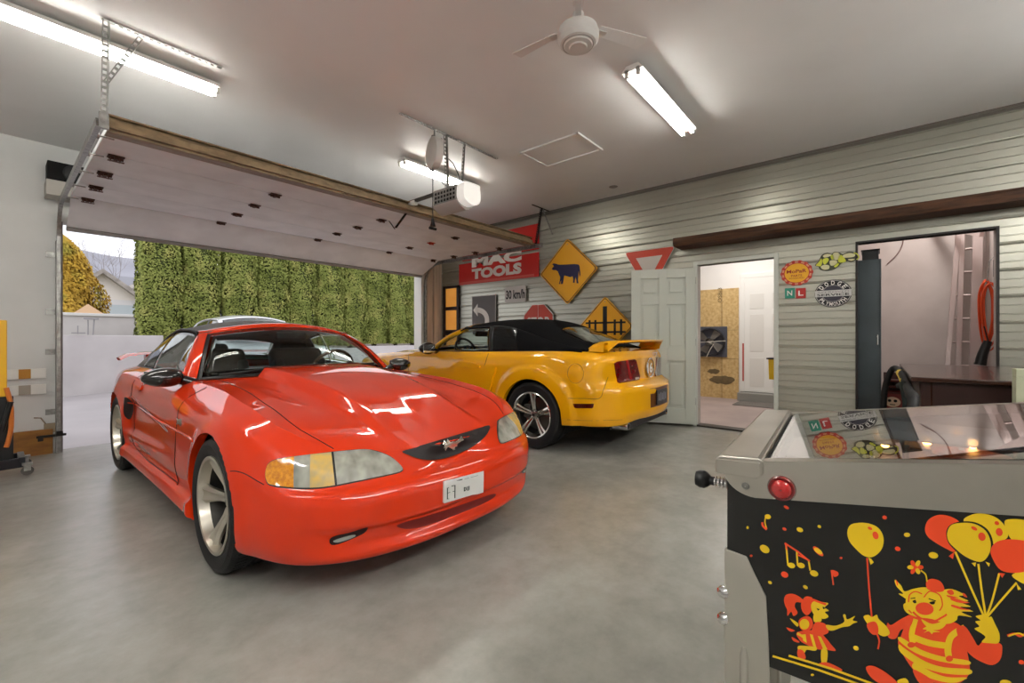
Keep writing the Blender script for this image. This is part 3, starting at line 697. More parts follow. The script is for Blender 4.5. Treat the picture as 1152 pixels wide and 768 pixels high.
MB().box2((5.72,q.y-.1,0),(5.9-.03,p.y,.62)).build('chest_body',mat('chest_red','7c2419',.4),tbx,bevel=.006)
for z in (.60,.66,.72): MB().box2((5.70,q.y-.1,z),(5.88,p.y,z+.015)).build('shelf_board',mat('shelf_red','5b1f18',.5),tbx)
MB().box2((5.84,q.y-.1,.62),(5.88,p.y,.8)).build('back_panel',mat('chest_dark','331512',.5),tbx)
m=MB(); c=at(1004,452,x=5.715); m.prism([(-c.y+.055*cos(a)*1.1,c.z+.05*sin(a)) for a in np.linspace(0,2*pi,24)[:-1]],(5.718,0,0),-Y,Z,.003); m.build('emblem',mat('emblem_cream','d9b99a',.5),tbx)
m=MB()
for dx in (-.022,.022): m.prism([(-c.y+dx+.014*cos(a),c.z+.012+.014*sin(a)) for a in np.linspace(0,2*pi,14)[:-1]],(5.7145,0,0),-Y,Z,.002)
m.prism([(-c.y-.02,c.z-.03),(-c.y+.02,c.z-.03),(-c.y+.02,c.z-.022),(-c.y-.02,c.z-.022)],(5.7145,0,0),-Y,Z,.002)
m.build('emblem_print',M_blackm,tbx)
# ================================================================ signs on the siding (front faces at x = XS)
XS=XW-.0188
WY=V((0,-1,0))
def wq(px,py,x=XS): p=at(px,py,x=x); return (-p.y,p.z)
def O(x): return V((x,0,0))
def signbase(mb,poly,t=.004,x=XS): return mb.prism(poly,O(x),WY,Z,t)
def scale_poly(poly,c,s): return [(c[0]+(a-c[0])*s,c[1]+(b-c[1])*s) for a,b in poly]
def inset(poly,d):
    """shrink convex polygon by d"""
    N=len(poly); A=sum(poly[i][0]*poly[(i+1)%N][1]-poly[(i+1)%N][0]*poly[i][1] for i in range(N)); sg=1 if A>0 else -1
    L=[]
    for i in range(N):
        a=V((*poly[i],0)); b=V((*poly[(i+1)%N],0)); t=(b-a).normalized(); n=V((-t.y,t.x,0))*sg; L.append((a+n*d,t))
    out=[]
    for i in range(N):
        p,t=L[i-1]; q,u=L[i]; den=t.x*u.y-t.y*u.x
        if abs(den)<1e-6: out.append((q.x,q.y)); continue
        s=((q.x-p.x)*u.y-(q.y-p.y)*u.x)/den; r=p+t*s; out.append((r.x,r.y))
    return out
M_sred=mat('sign_red','c4221b',.35,coat=.3); M_swhite=mat('sign_white','e6e2dc',.4); M_syel=mat('sign_yellow','e3a21a',.4)
M_sblack=mat('sign_black','131217',.5); M_sgrey=mat('sign_grey','c9c5c1',.4); M_sdg=mat('sign_dark_grey','56514f',.45); M_cow=mat('sign_navy','1a1640',.5)
M_sorr=mat('sign_orange_red','c8412a',.4)
def text_on(name,parent,txt,a,b,w,h,m,x,bold=.0,lift=.0015,shear=0):
    mb=MB().text(txt,V((x,-a,b)),WY,Z,w,h,lift,bold=bold,shear=shear); return mb.build(name,m,parent)
# --- red tool banner in two strips
p0=wq(516.5,320); p1=wq(606.5,312); pt=wq(606.5,283.5); 
yl,yr=p0[0],p1[0]; zb=(p0[1]+p1[1])/2; zt=pt[1]; zt2=wq(607,251)[1]; zm=wq(606.5,280)[1]
bn=thing('tool_banner','red banner with bold white lettering, TOOLS, low on the siding near the corner','banner',(XS,-(yl+yr)/2,zb))
signbase(MB(),[(yl,zb),(yr,zb),(yr,zt),(yl,zt)]).build('banner_sheet',M_sred,bn)
signbase(MB(),[(yl+.0,zb+.01),(yr-.1,zb+.01),(yr-.1,zb+.055),(yl+.0,zb+.055)],.001,XS-.004).build('fine_print_strip',mat('banner_pink','cf5a4e',.5),bn)
a,b=wq(531,313.5); a2,b2=wq(587,299); 
text_on('lettering',bn,'TOOLS',a,zb+.085,a2-a,.20,M_swhite,XS-.004,bold=.06)
text_on('lettering',bn,'MAC',a,zb+.31,a2-a,.20,M_swhite,XS-.004,bold=.06)
bn=thing('tool_banner','plain red banner strip directly above the lettered red banner','banner',(XS,-(yl+yr)/2,zm))
signbase(MB(),[(yl+.1,zm),(yr,zm),(yr,zt2),(yl+.1,zt2)]).build('banner_sheet',M_sred,bn)
# --- turn arrow sign
a0,b0=wq(531.5,362); a1,b1=wq(558.5,331); bb=b1-.72
t=thing('turn_sign','dark grey road sign with white curved arrow behind the yellow car','road sign',(XS-.01,-(a0+a1)/2,bb))
signbase(MB(),[(a0,bb),(a1,bb),(a1,b1),(a0,b1)],.006,XS-.01).build('sign_plate',M_sdg,t,bevel=.001)
rim=MB()
for q in (((a0,bb),(a0+.012,b1)),((a1-.012,bb),(a1,b1)),((a0,b1-.012),(a1,b1))):
    (x0_,z0_),(x1_,z1_)=q; signbase(rim,[(x0_,z0_),(x1_,z0_),(x1_,z1_),(x0_,z1_)],.001,XS-.016)
rim.build('border',M_sgrey,t)
w=a1-a0; C=(a0+w*.22,b1-.46)
arc=[(C[0]+.34*w*1.5*cos(t_),C[1]+.24*sin(t_)) for t_ in np.linspace(0,pi/2,14)]
inn=[(C[0]+.34*w*1.5*.66*cos(t_),C[1]+.24*.60*sin(t_)) for t_ in np.linspace(pi/2,0,14)]
poly=[(arc[0][0],bb+.06)]+arc+inn+[(inn[-1][0],bb+.06)]
m=MB(); signbase(m,poly,.001,XS-.0165)
ym=C[1]+.24*.8; signbase(m,[(C[0]+.02,ym-.12),(C[0]+.02,ym+.12),(a0+.035,ym)],.001,XS-.0165)
m.build('arrow',M_swhite,t)
# --- speed plate
a0,b0=wq(569,340.5); a1,b1=wq(592.5,321); 
t=thing('speed_plate','small light grey plate reading 30 km/h above the stop sign','road sign',(XS-.02,-(a0+a1)/2,b0))
b0=wq(581,340)[1]; b1=wq(581,322)[1]
signbase(MB(),[(a0,b0),(a1,b0),(a1,b1),(a0,b1)],.006,XS-.02).build('sign_plate',M_sgrey,t,bevel=.001)
text_on('lettering',t,'30 km/h',a0+.03,b0+.06,a1-a0-.05,b1-b0-.12,M_sblack,XS-.026,bold=.03)
# --- stop
a0,b0=wq(590,356); a1,_=wq(623.5,356); _,b1=wq(607,342)
R=(a1-a0)/2/cos(pi/8); c=((a0+a1)/2,b1-(a1-a0)/2)
oc_=lambda r:[(c[0]+r*cos(pi/8+k*pi/4),c[1]+r*sin(pi/8+k*pi/4)) for k in range(8)]
t=thing('stop_sign','red octagonal stop sign partly hidden by the black soft top','stop sign',(XS-.02,-c[0],c[1]-R))
signbase(MB(),oc_(R),.004,XS-.02).build('sign_plate',M_swhite,t)
signbase(MB(),oc_(R*.955),.001,XS-.0245).build('red_field',M_sorr,t)
text_on('lettering',t,'STOP',c[0]-R*.68,c[1]-R*.28,R*1.36,R*.56,M_swhite,XS-.0256,bold=.02)
signbase(MB(),[(c[0]-.003,c[1]),(c[0]+.003,c[1]),(c[0]+.003,c[1]+R*.9),(c[0]-.003,c[1]+R*.9)],.001,XS-.0255).build('bolt_line',M_swhite,t)
# --- diamonds
def diamond(corners,label,name):
    P=[wq(*q,x=XS-.03) for q in corners]; cx_=(P[0][0]+P[2][0])/2; cz_=(P[1][1]+P[3][1])/2
    # order: left, top, right, bottom; rounded corners
    hw=(P[2][0]-P[0][0])/2; hh=(P[1][1]-P[3][1])/2
    def dia(s,rd=.04):
        pts=[]
        cs=[(-hw*s,0),(0,hh*s),(hw*s,0),(0,-hh*s)]
        for i in range(4):
            q=V((*cs[i],0)); p_=V((*cs[i-1],0)); n_=V((*cs[(i+1)%4],0)); a=q+(p_-q).normalized()*rd; b=q+(n_-q).normalized()*rd
            for k in range(5):
                u_=k/4; r=a*(1-u_)**2+q*2*u_*(1-u_)+b*u_*u_; pts.append((cx_+r.x,cz_+r.y))
        return pts
    t=thing(name,label,'road sign',(XS-.03,-cx_,cz_-hh))
    signbase(MB(),dia(1.0),.005,XS-.03).build('sign_plate',M_syel,t)
    signbase(MB(),dia(.965),.0006,XS-.0352).build('border',M_sblack,t)
    signbase(MB(),dia(.935),.0006,XS-.0360).build('yellow_field',M_syel,t)
    return t,cx_,cz_,hw,hh
t,cx_,cz_,hw,hh=diamond([(607.5,309),(639,268),(673,298),(640.5,342.5)],'yellow diamond sign with a black cow high on the siding','cow_sign')
s5=5.294
cow=[(120,218),(135,220),(145,224),(160,226),(200,224),(245,222),(268,224),(275,232),(279,260),(281,285),(277,298),(273,280),(270,262),(268,290),(266,318),(270,336),(258,337),(256,318),(252,300),(247,318),(246,334),(236,333),(238,312),(234,294),(220,300),(200,294),(184,290),(180,312),(176,338),(168,342),(164,340),(166,318),(160,332),(160,342),(153,340),(158,318),(160,300),(152,282),(146,266),(134,258),(118,258),(110,252),(114,244),(122,236),(118,228),(112,224)]
cp=[wq(600+x/s5,255+y/s5,x=XS-.0366) for x,y in cow]
signbase(MB(),cp,.0006,XS-.0366).build('cow_symbol',M_cow,t)
MB().cyl((XS-.037,-cx_,cz_+hh*.82),(XS-.039,-cx_,cz_+hh*.82),.008,10).build('bolt',M_steel,t)
p1=wq(654,397.5,x=XS-.03); tp=wq(682.5,333,x=XS-.03); rt=wq(711.5,361,x=XS-.03); lf=wq(651.5,371,x=XS-.03)
t,cx_,cz_,hw,hh=diamond([(651.5,370),(682.5,333),(712.8,366),(682.5,401)],'yellow diamond railway crossing sign above the yellow spoiler','railway_sign')
m=MB(); rb=lambda x0_,z0_,x1_,z1_:signbase(m,[(cx_+x0_,cz_+z0_),(cx_+x1_,cz_+z0_),(cx_+x1_,cz_+z1_),(cx_+x0_,cz_+z1_)],.0006,XS-.0366)
rb(-.035,-.40,.035,.30)
for z in (-.085,.055): rb(-.33,z-.014,.33,z+.014)
for x in (-.26,-.16,.16,.26): rb(x-.018,-.13,x+.018,.10)
m.build('crossing_symbol',M_sblack,t)
MB().cyl((XS-.037,-cx_,cz_+hh*.82),(XS-.039,-cx_,cz_+hh*.82),.008,10).build('bolt',M_steel,t)
# --- yield
A=wq(702.5,284,x=XS-.02); B=wq(760,276.5,x=XS-.02); w=B[0]-A[0]; cx_=(A[0]+B[0])/2; zt=(A[1]+B[1])/2
def tri(s,off=0,rd=.05):
    hw_=w/2*s; H=w*.866*s; top=zt-(1-s)*w*.29; cs=[(-hw_,top),(hw_,top),(0,top-H)]; pts=[]
    for i in range(3):
        q=V((*cs[i],0)); p_=V((*cs[i-1],0)); n_=V((*cs[(i+1)%3],0)); a=q+(p_-q).normalized()*rd; b=q+(n_-q).normalized()*rd
        for k in range(5):
            u_=k/4; r=a*(1-u_)**2+q*2*u_*(1-u_)+b*u_*u_; pts.append((cx_+r.x,r.y))
    return pts
t=thing('yield_sign','red and white triangular yield sign peeping over the open door','road sign',(XS-.02,-cx_,zt-.6))
signbase(MB(),tri(1.0),.004,XS-.02).build('sign_plate',M_swhite,t)
signbase(MB(),tri(.97),.0006,XS-.0242).build('red_border',M_sorr,t)
signbase(MB(),tri(.52,rd=.006),.0006,XS-.025).build('white_field',mat('sign_offwhite','cfc8bf',.4),t)
# --- oval parts badge
def ell(cx,cz,rx,rz,n=40): return [(cx+rx*cos(a),cz+rz*sin(a)) for a in np.linspace(0,2*pi,n+1)[:-1]]
a0,_=wq(878.5,307); a1,_=wq(914.5,307); _,b1=wq(896.5,293); _,b0=wq(896.5,321)
cx_,cz_,rx_,rz_=(a0+a1)/2,(b0+b1)/2,(a1-a0)/2,(b1-b0)/2
t=thing('parts_badge','oval yellow badge with red scalloped rim and lettering on the siding','sign',(XS,-cx_,cz_-rz_))
signbase(MB(),[(cx_+rx_*(1+.03*cos(14*a))*cos(a),cz_+rz_*(1+.03*cos(14*a))*sin(a)) for a in np.linspace(0,2*pi,113)[:-1]],.004).build('badge_plate',mat('badge_red','b93427',.4),t)
signbase(MB(),ell(cx_,cz_,rx_*.76,rz_*.76),.0006,XS-.0042).build('badge_centre',mat('badge_yellow','e6ac1c',.4),t)
for k in range(14):
    m=MB(); a=k*2*pi/14+.22; signbase(m,[(cx_+rx_*r_*cos(a+d),cz_+rz_*r_*sin(a+d)) for r_,d in ((.82,-.12),(.93,-.12),(.93,.12),(.82,.12))],.0006,XS-.0042); m.build('rim_mark',mat('badge_cream','d79a78',.5),t)
text_on('lettering',t,'MoPaR',cx_-rx_*.62,cz_+.00,rx_*1.24,rz_*.28,mat('badge_maroon','96241a',.5),XS-.005,bold=.02)
text_on('lettering',t,'PARTS',cx_-rx_*.34,cz_-rz_*.30,rx_*.68,rz_*.17,MATS['badge_maroon'],XS-.005,bold=.01)
text_on('lettering',t,'ACCESSORIES',cx_-rx_*.48,cz_-rz_*.47,rx_*.96,rz_*.11,MATS['badge_maroon'],XS-.005,bold=.0)
# --- N and L plates
for (x0p,x1p,mm,ch,lab,nm) in ((883,894,mat('plate_green','2b8a73',.45),'N','small green square plate with a white letter N on the siding','letter_plate'),(895.5,906.5,mat('plate_red','b92f2b',.45),'L','small red square plate with a white letter L on the siding','letter_plate')):
    a0,_=wq(x0p,329); a1,_=wq(x1p,329); _,b1=wq(x0p+5,324); _,b0=wq(x0p+5,335.5)
    t=thing(nm,lab,'sign',(XS,-(a0+a1)/2,b0))
    signbase(MB(),[(a0,b0),(a1,b0),(a1,b1),(a0,b1)],.003).build('plate',mm,t)
    text_on('lettering',t,ch,a0+(a1-a0)*.24,b0+(b1-b0)*.26,(a1-a0)*.52,(b1-b0)*.5,M_swhite,XS-.0032,bold=.02)
# --- round service badge
a0,_=wq(916.5,330); a1,_=wq(958.5,330); _,b1=wq(937,314.5); _,b0=wq(937,345.5)
cx_,cz_,rx_,rz_=(a0+a1)/2,(b0+b1)/2,(a1-a0)/2,(b1-b0)/2
t=thing('service_badge','oval black and silver service badge lettered around its rim, beside the wide opening','sign',(XS,-cx_,cz_-rz_))
signbase(MB(),ell(cx_,cz_,rx_,rz_),.004).build('badge_plate',M_sblack,t)
m=MB()
for s_ in (.95,.60):
    o_=ell(cx_,cz_,rx_*s_,rz_*s_,40); i_=ell(cx_,cz_,rx_*(s_-.025),rz_*(s_-.025),40)
    for k in range(40): signbase(m,[o_[k],o_[(k+1)%40],i_[(k+1)%40],i_[k]],0,XS-.0046)
m.build('silver_rings',M_sgrey,t)
signbase(MB(),ell(cx_,cz_,rx_*.58,rz_*.58),.0005,XS-.0042).build('badge_centre',mat('badge_navy','2c2a38',.3),t)
signbase(MB(),[(cx_-rx_*.98,cz_-rz_*.22),(cx_+rx_*.98,cz_-rz_*.22),(cx_+rx_*.98,cz_+rz_*.24),(cx_-rx_*.98,cz_+rz_*.24)],.0006,XS-.005).build('silver_band',mat('badge_silver','c3c2bf',.35,metal=.3),t)
text_on('lettering',t,'APPROVED',cx_-rx_*.86,cz_+rz_*.05,rx_*1.72,rz_*.13,mat('badge_text_grey','7d7b7a',.5),XS-.0058)
text_on('lettering',t,'SERVICE',cx_-rx_*.86,cz_-rz_*.17,rx_*1.72,rz_*.17,M_sblack,XS-.0058,bold=.02)
def arc_text(mb,txt,a_start,a_end,r,h,flip=False):
    n=len(txt)
    for i,ch in enumerate(txt):
        a=a_start+(a_end-a_start)*(i/(n-1)); 
        px_,pz_=cx_+rx_*r*cos(a),cz_+rz_*r*sin(a)
        rot=a-pi/2 if not flip else a+pi/2
        e1=WY*cos(rot)+Z*sin(rot); e2=-WY*sin(rot)+Z*cos(rot)
        w_=h*.72; mb.text(ch,V((XS,-px_,pz_))-e1*w_/2-e2*h/2,e1,e2,w_,h,.0058,bold=.02)
m=MB(); arc_text(m,'DODGE',pi*.80,pi*.20,.77,rz_*.30); arc_text(m,'PLYMOUTH',pi*1.20,pi*1.80,.77,rz_*.26,flip=True); m.build('lettering',M_swhite,t)
# --- yellow green winged insect like decal
def dq(x,y): return wq(870+x/10.24,275+y/10.24)
dc=thing('striped_decal','yellow-green and grey looping decal stretched above the service badge','decal',(XS,-dq(740,300)[0],dq(740,300)[1]))
M_lime=mat('decal_lime','c9cf3f',.5); M_dk=mat('decal_dark','3d4030',.5); M_cr=mat('decal_cream','cbc79c',.5)
out=[(480,240),(520,190),(560,120),(620,95),(670,110),(700,85),(760,90),(800,110),(860,85),(930,90),(975,130),(960,170),(900,200),(850,190),(790,215),(740,260),(690,290),(610,305),(540,290),(520,255)]
m=MB(); signbase(m,catmull([dq(*p) for p in out],4),.003); m.build('decal_base',M_dk,dc)
m=MB()
for pl in ([(570,130),(620,108),(672,120),(640,140),(590,150)],[(690,100),(750,95),(770,140),(730,180),(690,160)],[(545,260),(580,235),(640,240),(640,280),(580,290)],[(650,190),(700,180),(740,200),(700,240),(660,240)],[(800,125),(870,98),(940,110),(930,140),(870,150),(810,150)],[(860,170),(940,165),(900,190)]):
    signbase(m,catmull([dq(*p) for p in pl],3),.0006,XS-.0032)
m.build('cream_shapes',M_cr,dc)
m=MB()
for pl in ([(490,238),(530,195),(550,160),(565,200),(545,250),(510,246)],[(570,170),(620,155),(640,180),(600,230),(575,215)],[(745,150),(780,120),(830,170),(830,200),(780,208),(750,200)],[(660,130),(690,120),(700,165),(670,170)],[(700,250),(740,215),(760,225),(720,262)]):
    signbase(m,catmull([dq(*p) for p in pl],3),.0006,XS-.0032)
m.build('lime_shapes',M_lime,dc)
m=MB(); m.tube([V((XS-.006,-q[0],q[1])) for q in catmull([dq(*p) for p in [(930,95),(970,115),(985,150),(960,175)]],4,closed=False)],.006,6); m.build('lime_tip',M_lime,dc)
# ================================================================ engine hoist at the left edge
hoist=thing('shop_press','tall yellow and black shop stand on casters beside the white wall','shop equipment',(-.10,5.6,0))
yy=5.55
def Lp(px,py): return at(px,py,y=yy)
a=Lp(8,400); top=Lp(8,360).z; mid=Lp(8,446).z
fl=.12
MB().box2((a.x-.20,yy,mid),(a.x,yy+.07,top)).build('upper_post',mat('hoist_yellow','e0ab18',.35,coat=.3),hoist,bevel=.006)
MB().box2((a.x-.14,yy+.005,.10),(a.x+.035,yy+.075,mid)).build('lower_post',M_black,hoist,bevel=.006)
hp=catmull([tuple(p) for p in (at(7,436,y=yy-.02),at(12,455,y=yy-.02),at(12.5,480,y=yy-.02),at(9,497,y=yy-.02),at(7,503,y=yy-.02))],6,closed=False)
MB().tube(hp,.016,8).build('orange_hose',mat('hose_orange','c9722e',.45),hoist,smooth=True)
MB().cyl((a.x-.03,yy-.03,.38),(a.x+.02,yy-.03,.62),.018,10).build('lever',M_black,hoist)
jk=thing('floor_jack','low black trolley jack with metal casters at the foot of the yellow stand','floor jack',(-.1,4.9,0))
g0=at(37,534,z=0); g1=at(0,540,z=0)
cx=g0.x
m=MB()
m.bar((cx-.05,g0.y+.10,.10),(cx-.9,g0.y-.0,.10),.03,.08); m.bar((cx-.05,g0.y+.36,.10),(cx-.9,g0.y+.30,.10),.03,.08); m.bar((cx-.06,g0.y+.08,.12),(cx-.06,g0.y+.38,.12),.04,.05); m.bar((cx-.4,g0.y+.05,.12),(cx-.4,g0.y+.34,.12),.05,.05)
m.build('side_frame',mat('jack_blue_black','15171f',.3,coat=.4),jk,bevel=.006)
for q in ((cx-.03,g0.y+.04),(cx-.03,g0.y+.40),(cx-.75,g0.y-.04),(cx-.75,g0.y+.36)):
    w=MB(); w.cyl((q[0]-.0,q[1]-.02,.038),(q[0],q[1]+.02,.038),.038,20); w.build('caster',mat('caster_grey','57534f',.4,metal=.5),jk,bevel=.004)
    MB().box2((q[0]-.02,q[1]-.03,.04),(q[0]+.02,q[1]-.024,.10)).box2((q[0]-.02,q[1]+.024,.04),(q[0]+.02,q[1]+.03,.10)).box2((q[0]-.03,q[1]-.03,.085),(q[0]+.03,q[1]+.03,.10)).build('caster_fork',M_steel,jk)
m=MB(); m.lathe([(.001,.20),(.06,.20),(.065,.185),(.06,.17),(.02,.16),(.02,.10)],(cx-.28,g0.y+.2,0),Z,20); m.build('saddle',mat('saddle_brass','7c6a4e',.4,metal=.6),jk,smooth=True)
m=MB(); m.bar((cx-.28,g0.y+.2,.16),(cx-.7,g0.y+.17,.10),.08,.05); m.cyl((cx-.5,g0.y+.18,.13),(cx-.85,g0.y+.16,.15),.035,14); m.build('lift_arm',M_black,jk,bevel=.004)
# small black latch of the door track
m=MB(); p=at(58,490,y=YG-.12); m.box((p.x,YG-.12,p.z),(.22,.02,.025)); m.box((p.x-.08,YG-.125,p.z-.02),(.04,.02,.05)); m.box((p.x+.06,YG-.125,p.z+.02),(.05,.02,.04))
tag(m.build('track_latch',M_diron,None,bevel=.003),'small black sliding latch low on the door track','latch')
m=MB(); p=at(38,470,y=YG-.005); q=at(54,480,y=YG-.005); m.tube([p,at(46,470,y=YG-.006),q],.006,6); tag(m.build('wire',mat('wire_brown2','8a7560',.7),None),'short bent wire on the white wall below the battens','wire')
m=MB(); p=at(57,481,y=YG-.01); m.box(p,(.10,.02,.10)); tag(m.build('outlet_plate',mat('outlet_brown','9c8b72',.6),None,bevel=.003),'small brown plate on the white wall beside the door track','plate')
# ================================================================ outside
M_drive=mat('driveway_concrete','b7b1b3',.8,noise=.8,nscale=.7,col2='a29c9f',detail=8)
GZ=-.11
m=MB(); m.box2((-6,7.02,GZ-.2),(16,14.4,GZ)); struct('ground', m, M_drive)
struct('ground', MB().box2((-120,13.2,-.5),(140,420,-.3)), mat('far_ground','8d8c78',.9))
struct('ground', MB().box2((2.2,14.25,-.3),(20,24,.84)), mat('bed_soil','75695b',.95,noise=.8,nscale=4,col2='5b5146'))
M_rw=mat('rendered_wall','d6d1d1',.8,noise=.9,nscale=1.4,col2='c0babb',detail=7)
def wallthing(a,b,z0_,z1_,t,label,cap=None):
    a=V(a);b=V(b); m=MB(); m.bar((a.x,a.y,(z0_+z1_)/2),(b.x,b.y,(z0_+z1_)/2),t,z1_-z0_)
    o=m.build('garden_wall',M_rw,None,bevel=.01); tag(o,label,'wall'); o['kind']='thing'; return o
wallthing((-2.5,12.3,0),(2.72,14.0,0),-.3,1.212,.2,'low pale concrete wall along the driveway behind the red car')
wallthing((2.6,14.15,0),(15,14.15,0),-.3,.86,.12,'low pale retaining wall at the foot of the tall hedge')
t=thing('block_wall','pale block wall with a white capping in front of the golden tree','wall',(1,19.5,-.3))
MB().box2((-2.0,19.5,-.3),(3.9,19.7,1.86)).build('wall_body',M_rw,t)
MB().box2((-2.0,19.45,1.86),(3.9,19.75,1.95)).build('capping',mat('cap_white','e8e6e6',.7),t,bevel=.01)
# leaf masses
def leafmesh(name,n,fn,size,seed,squash=1.0):
    rnd=np.random.RandomState(seed); vs=[];fs=[]
    for i in range(n):
        p,nm=fn(rnd)
        nm=V(nm)+V(rnd.uniform(-.7,.7,3)); nm.normalize()
        a=nm.orthogonal().normalized(); b=nm.cross(a); th=rnd.uniform(0,2*pi)
        e1=a*cos(th)+b*sin(th); e2=nm.cross(e1)
        s=size*rnd.uniform(.6,1.3); p=V(p); k=len(vs)
        vs+= [tuple(p-e1*s*.5),tuple(p+e2*s*.32),tuple(p+e1*s*.7),tuple(p-e2*s*.32)]; fs.append((k,k+1,k+2,k+3))
    return vs,fs
def leafmat(name,c1,c2,c3,sc=2.5):
    m=bpy.data.materials.new(name); m.use_nodes=True; nt=m.node_tree; b=nt.nodes['Principled BSDF']; L=nt.links.new
    tc=nt.nodes.new('ShaderNodeTexCoord'); n=nt.nodes.new('ShaderNodeTexNoise'); n.inputs['Scale'].default_value=sc; n.inputs['Detail'].default_value=6
    r=nt.nodes.new('ShaderNodeValToRGB'); e=r.color_ramp.elements; e[0].position=.3; e[0].color=(*lin(c1),1); e[1].position=.7; e[1].color=(*lin(c3),1); q=e.new(.5); q.color=(*lin(c2),1)
    L(tc.outputs['Object'],n.inputs['Vector']); L(n.outputs[0],r.inputs[0]); L(r.outputs[0],b.inputs['Base Color']); b.inputs['Roughness'].default_value=.7; b.inputs['Specular IOR Level'].default_value=.2
    return m
ML_h=leafmat('cedar_leaves','6a7434','8f984f','b3b066',2.0); ML_g=leafmat('golden_leaves','9b7a2a','cfa843','8a8a3c',1.3)
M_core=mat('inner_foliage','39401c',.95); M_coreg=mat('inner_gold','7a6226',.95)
M_bark=mat('bark','5d4a3b',.9)
HH=2.85
def cedar_fn(rnd):
    z=rnd.uniform(0.10,HH); th=rnd.uniform(0,2*pi); r=.45*(1-.05*abs(z/HH-.45)**2*4)*(1+.05*sin(5*th+z*3)+.03*sin(9*z+th*2))/max(abs(cos(th)),abs(sin(th)))**.72
    if rnd.uniform()<.12: z=HH-.04+rnd.uniform(-.05,.03); r*=rnd.uniform(0,1)**.5
    rr=r*rnd.uniform(.88,1.06)
    return (rr*cos(th),rr*sin(th)*1.0,z),(cos(th),sin(th),.5)
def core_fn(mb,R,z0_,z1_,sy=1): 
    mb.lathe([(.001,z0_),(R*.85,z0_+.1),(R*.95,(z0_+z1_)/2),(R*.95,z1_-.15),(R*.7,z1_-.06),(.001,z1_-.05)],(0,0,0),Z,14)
vs,fs=leafmesh('cedar',15000,cedar_fn,.062,1)
vs2,fs2=leafmesh('cedar',15000,cedar_fn,.062,7)
protos=[]
for vv,ff in ((vs,fs),(vs2,fs2)):
    t=thing('cedar_tree','',None)
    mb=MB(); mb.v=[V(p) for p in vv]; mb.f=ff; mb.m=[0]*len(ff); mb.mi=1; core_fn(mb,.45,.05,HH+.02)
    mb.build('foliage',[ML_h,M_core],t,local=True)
    MB().cyl((0,0,-.05),(0,0,.5),.06,10).cyl((.12,.06,-.05),(.05,0,.4),.035,8).build('trunk',M_bark,t,local=True)
    protos.append(t)
hx0=2.86; n_c=13
words_=['first','second','third','fourth','fifth','sixth','seventh','eighth','ninth','tenth','eleventh','twelfth','thirteenth']
for i in range(n_c):
    t=protos[i] if i<2 else copy_tree(protos[i%2])
    t['label']=f'clipped columnar green cedar, {words_[i]} in the hedge counted from the open sky' ; t['category']='hedge tree'; t['group']='cedars of the tall hedge'
    t.location=(hx0+i*.945,15.0+.05*sin(i*2.1),.83); t.rotation_euler=(0,0,(i%4)*pi/2); s_=1.05+.008*sin(i*1.7); t.scale=(1.0,1.0,s_)
# golden conifer
def gold_fn(rnd):
    u_=rnd.uniform(0,1); z=u_**.85*3.0; th=rnd.uniform(0,2*pi); r=1.55*sqrt(max(0,1-(z/3.0)**1.9))*(1+.10*sin(4*th+z*2)+.07*sin(7*th-3*z))*rnd.uniform(.9,1.05)
    return (r*cos(th),r*sin(th),z+.1),(cos(th),sin(th),.6)
vs,fs=leafmesh('g',26000,gold_fn,.10,3)
t=thing('golden_conifer','broad rounded golden conifer rising behind the block wall','tree',(1.13,22.75,.9))
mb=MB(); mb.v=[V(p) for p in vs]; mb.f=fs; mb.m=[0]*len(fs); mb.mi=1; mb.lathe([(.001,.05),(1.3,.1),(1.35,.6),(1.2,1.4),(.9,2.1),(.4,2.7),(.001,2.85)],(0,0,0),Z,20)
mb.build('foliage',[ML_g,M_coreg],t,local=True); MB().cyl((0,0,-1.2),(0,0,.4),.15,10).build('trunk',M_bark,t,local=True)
t.scale=(1.0,1.0,1.35)
# bare tree
rnd=random.Random(4); m=MB()
def branch(p,d,L,r,k):
    q=p+d*L; m.tube([p,p.lerp(q,.5)+V((rnd.uniform(-.03,.03),0,0))*L,q],[r,r*.85,r*.7],5)
    if k==0: return
    for i in range(3 if k>2 else 2):
        nd=(d+V((rnd.uniform(-.75,.75),rnd.uniform(-.5,.5),rnd.uniform(-.1,.4)))).normalized(); branch(q,nd,L*rnd.uniform(.62,.82),r*.6,k-1)
branch(V((0,0,0)),Z.copy(),2.3,.06,6)
bx_=at(122,310,y=45); o=m.build('bare_tree',mat('bare_bark','a8a2a6',.9),None); o.location=(bx_.x-1,45,1.0); o.scale=(1.25,1.25,1.12); tag(o,'leafless grey tree between the golden conifer and the hills','tree')
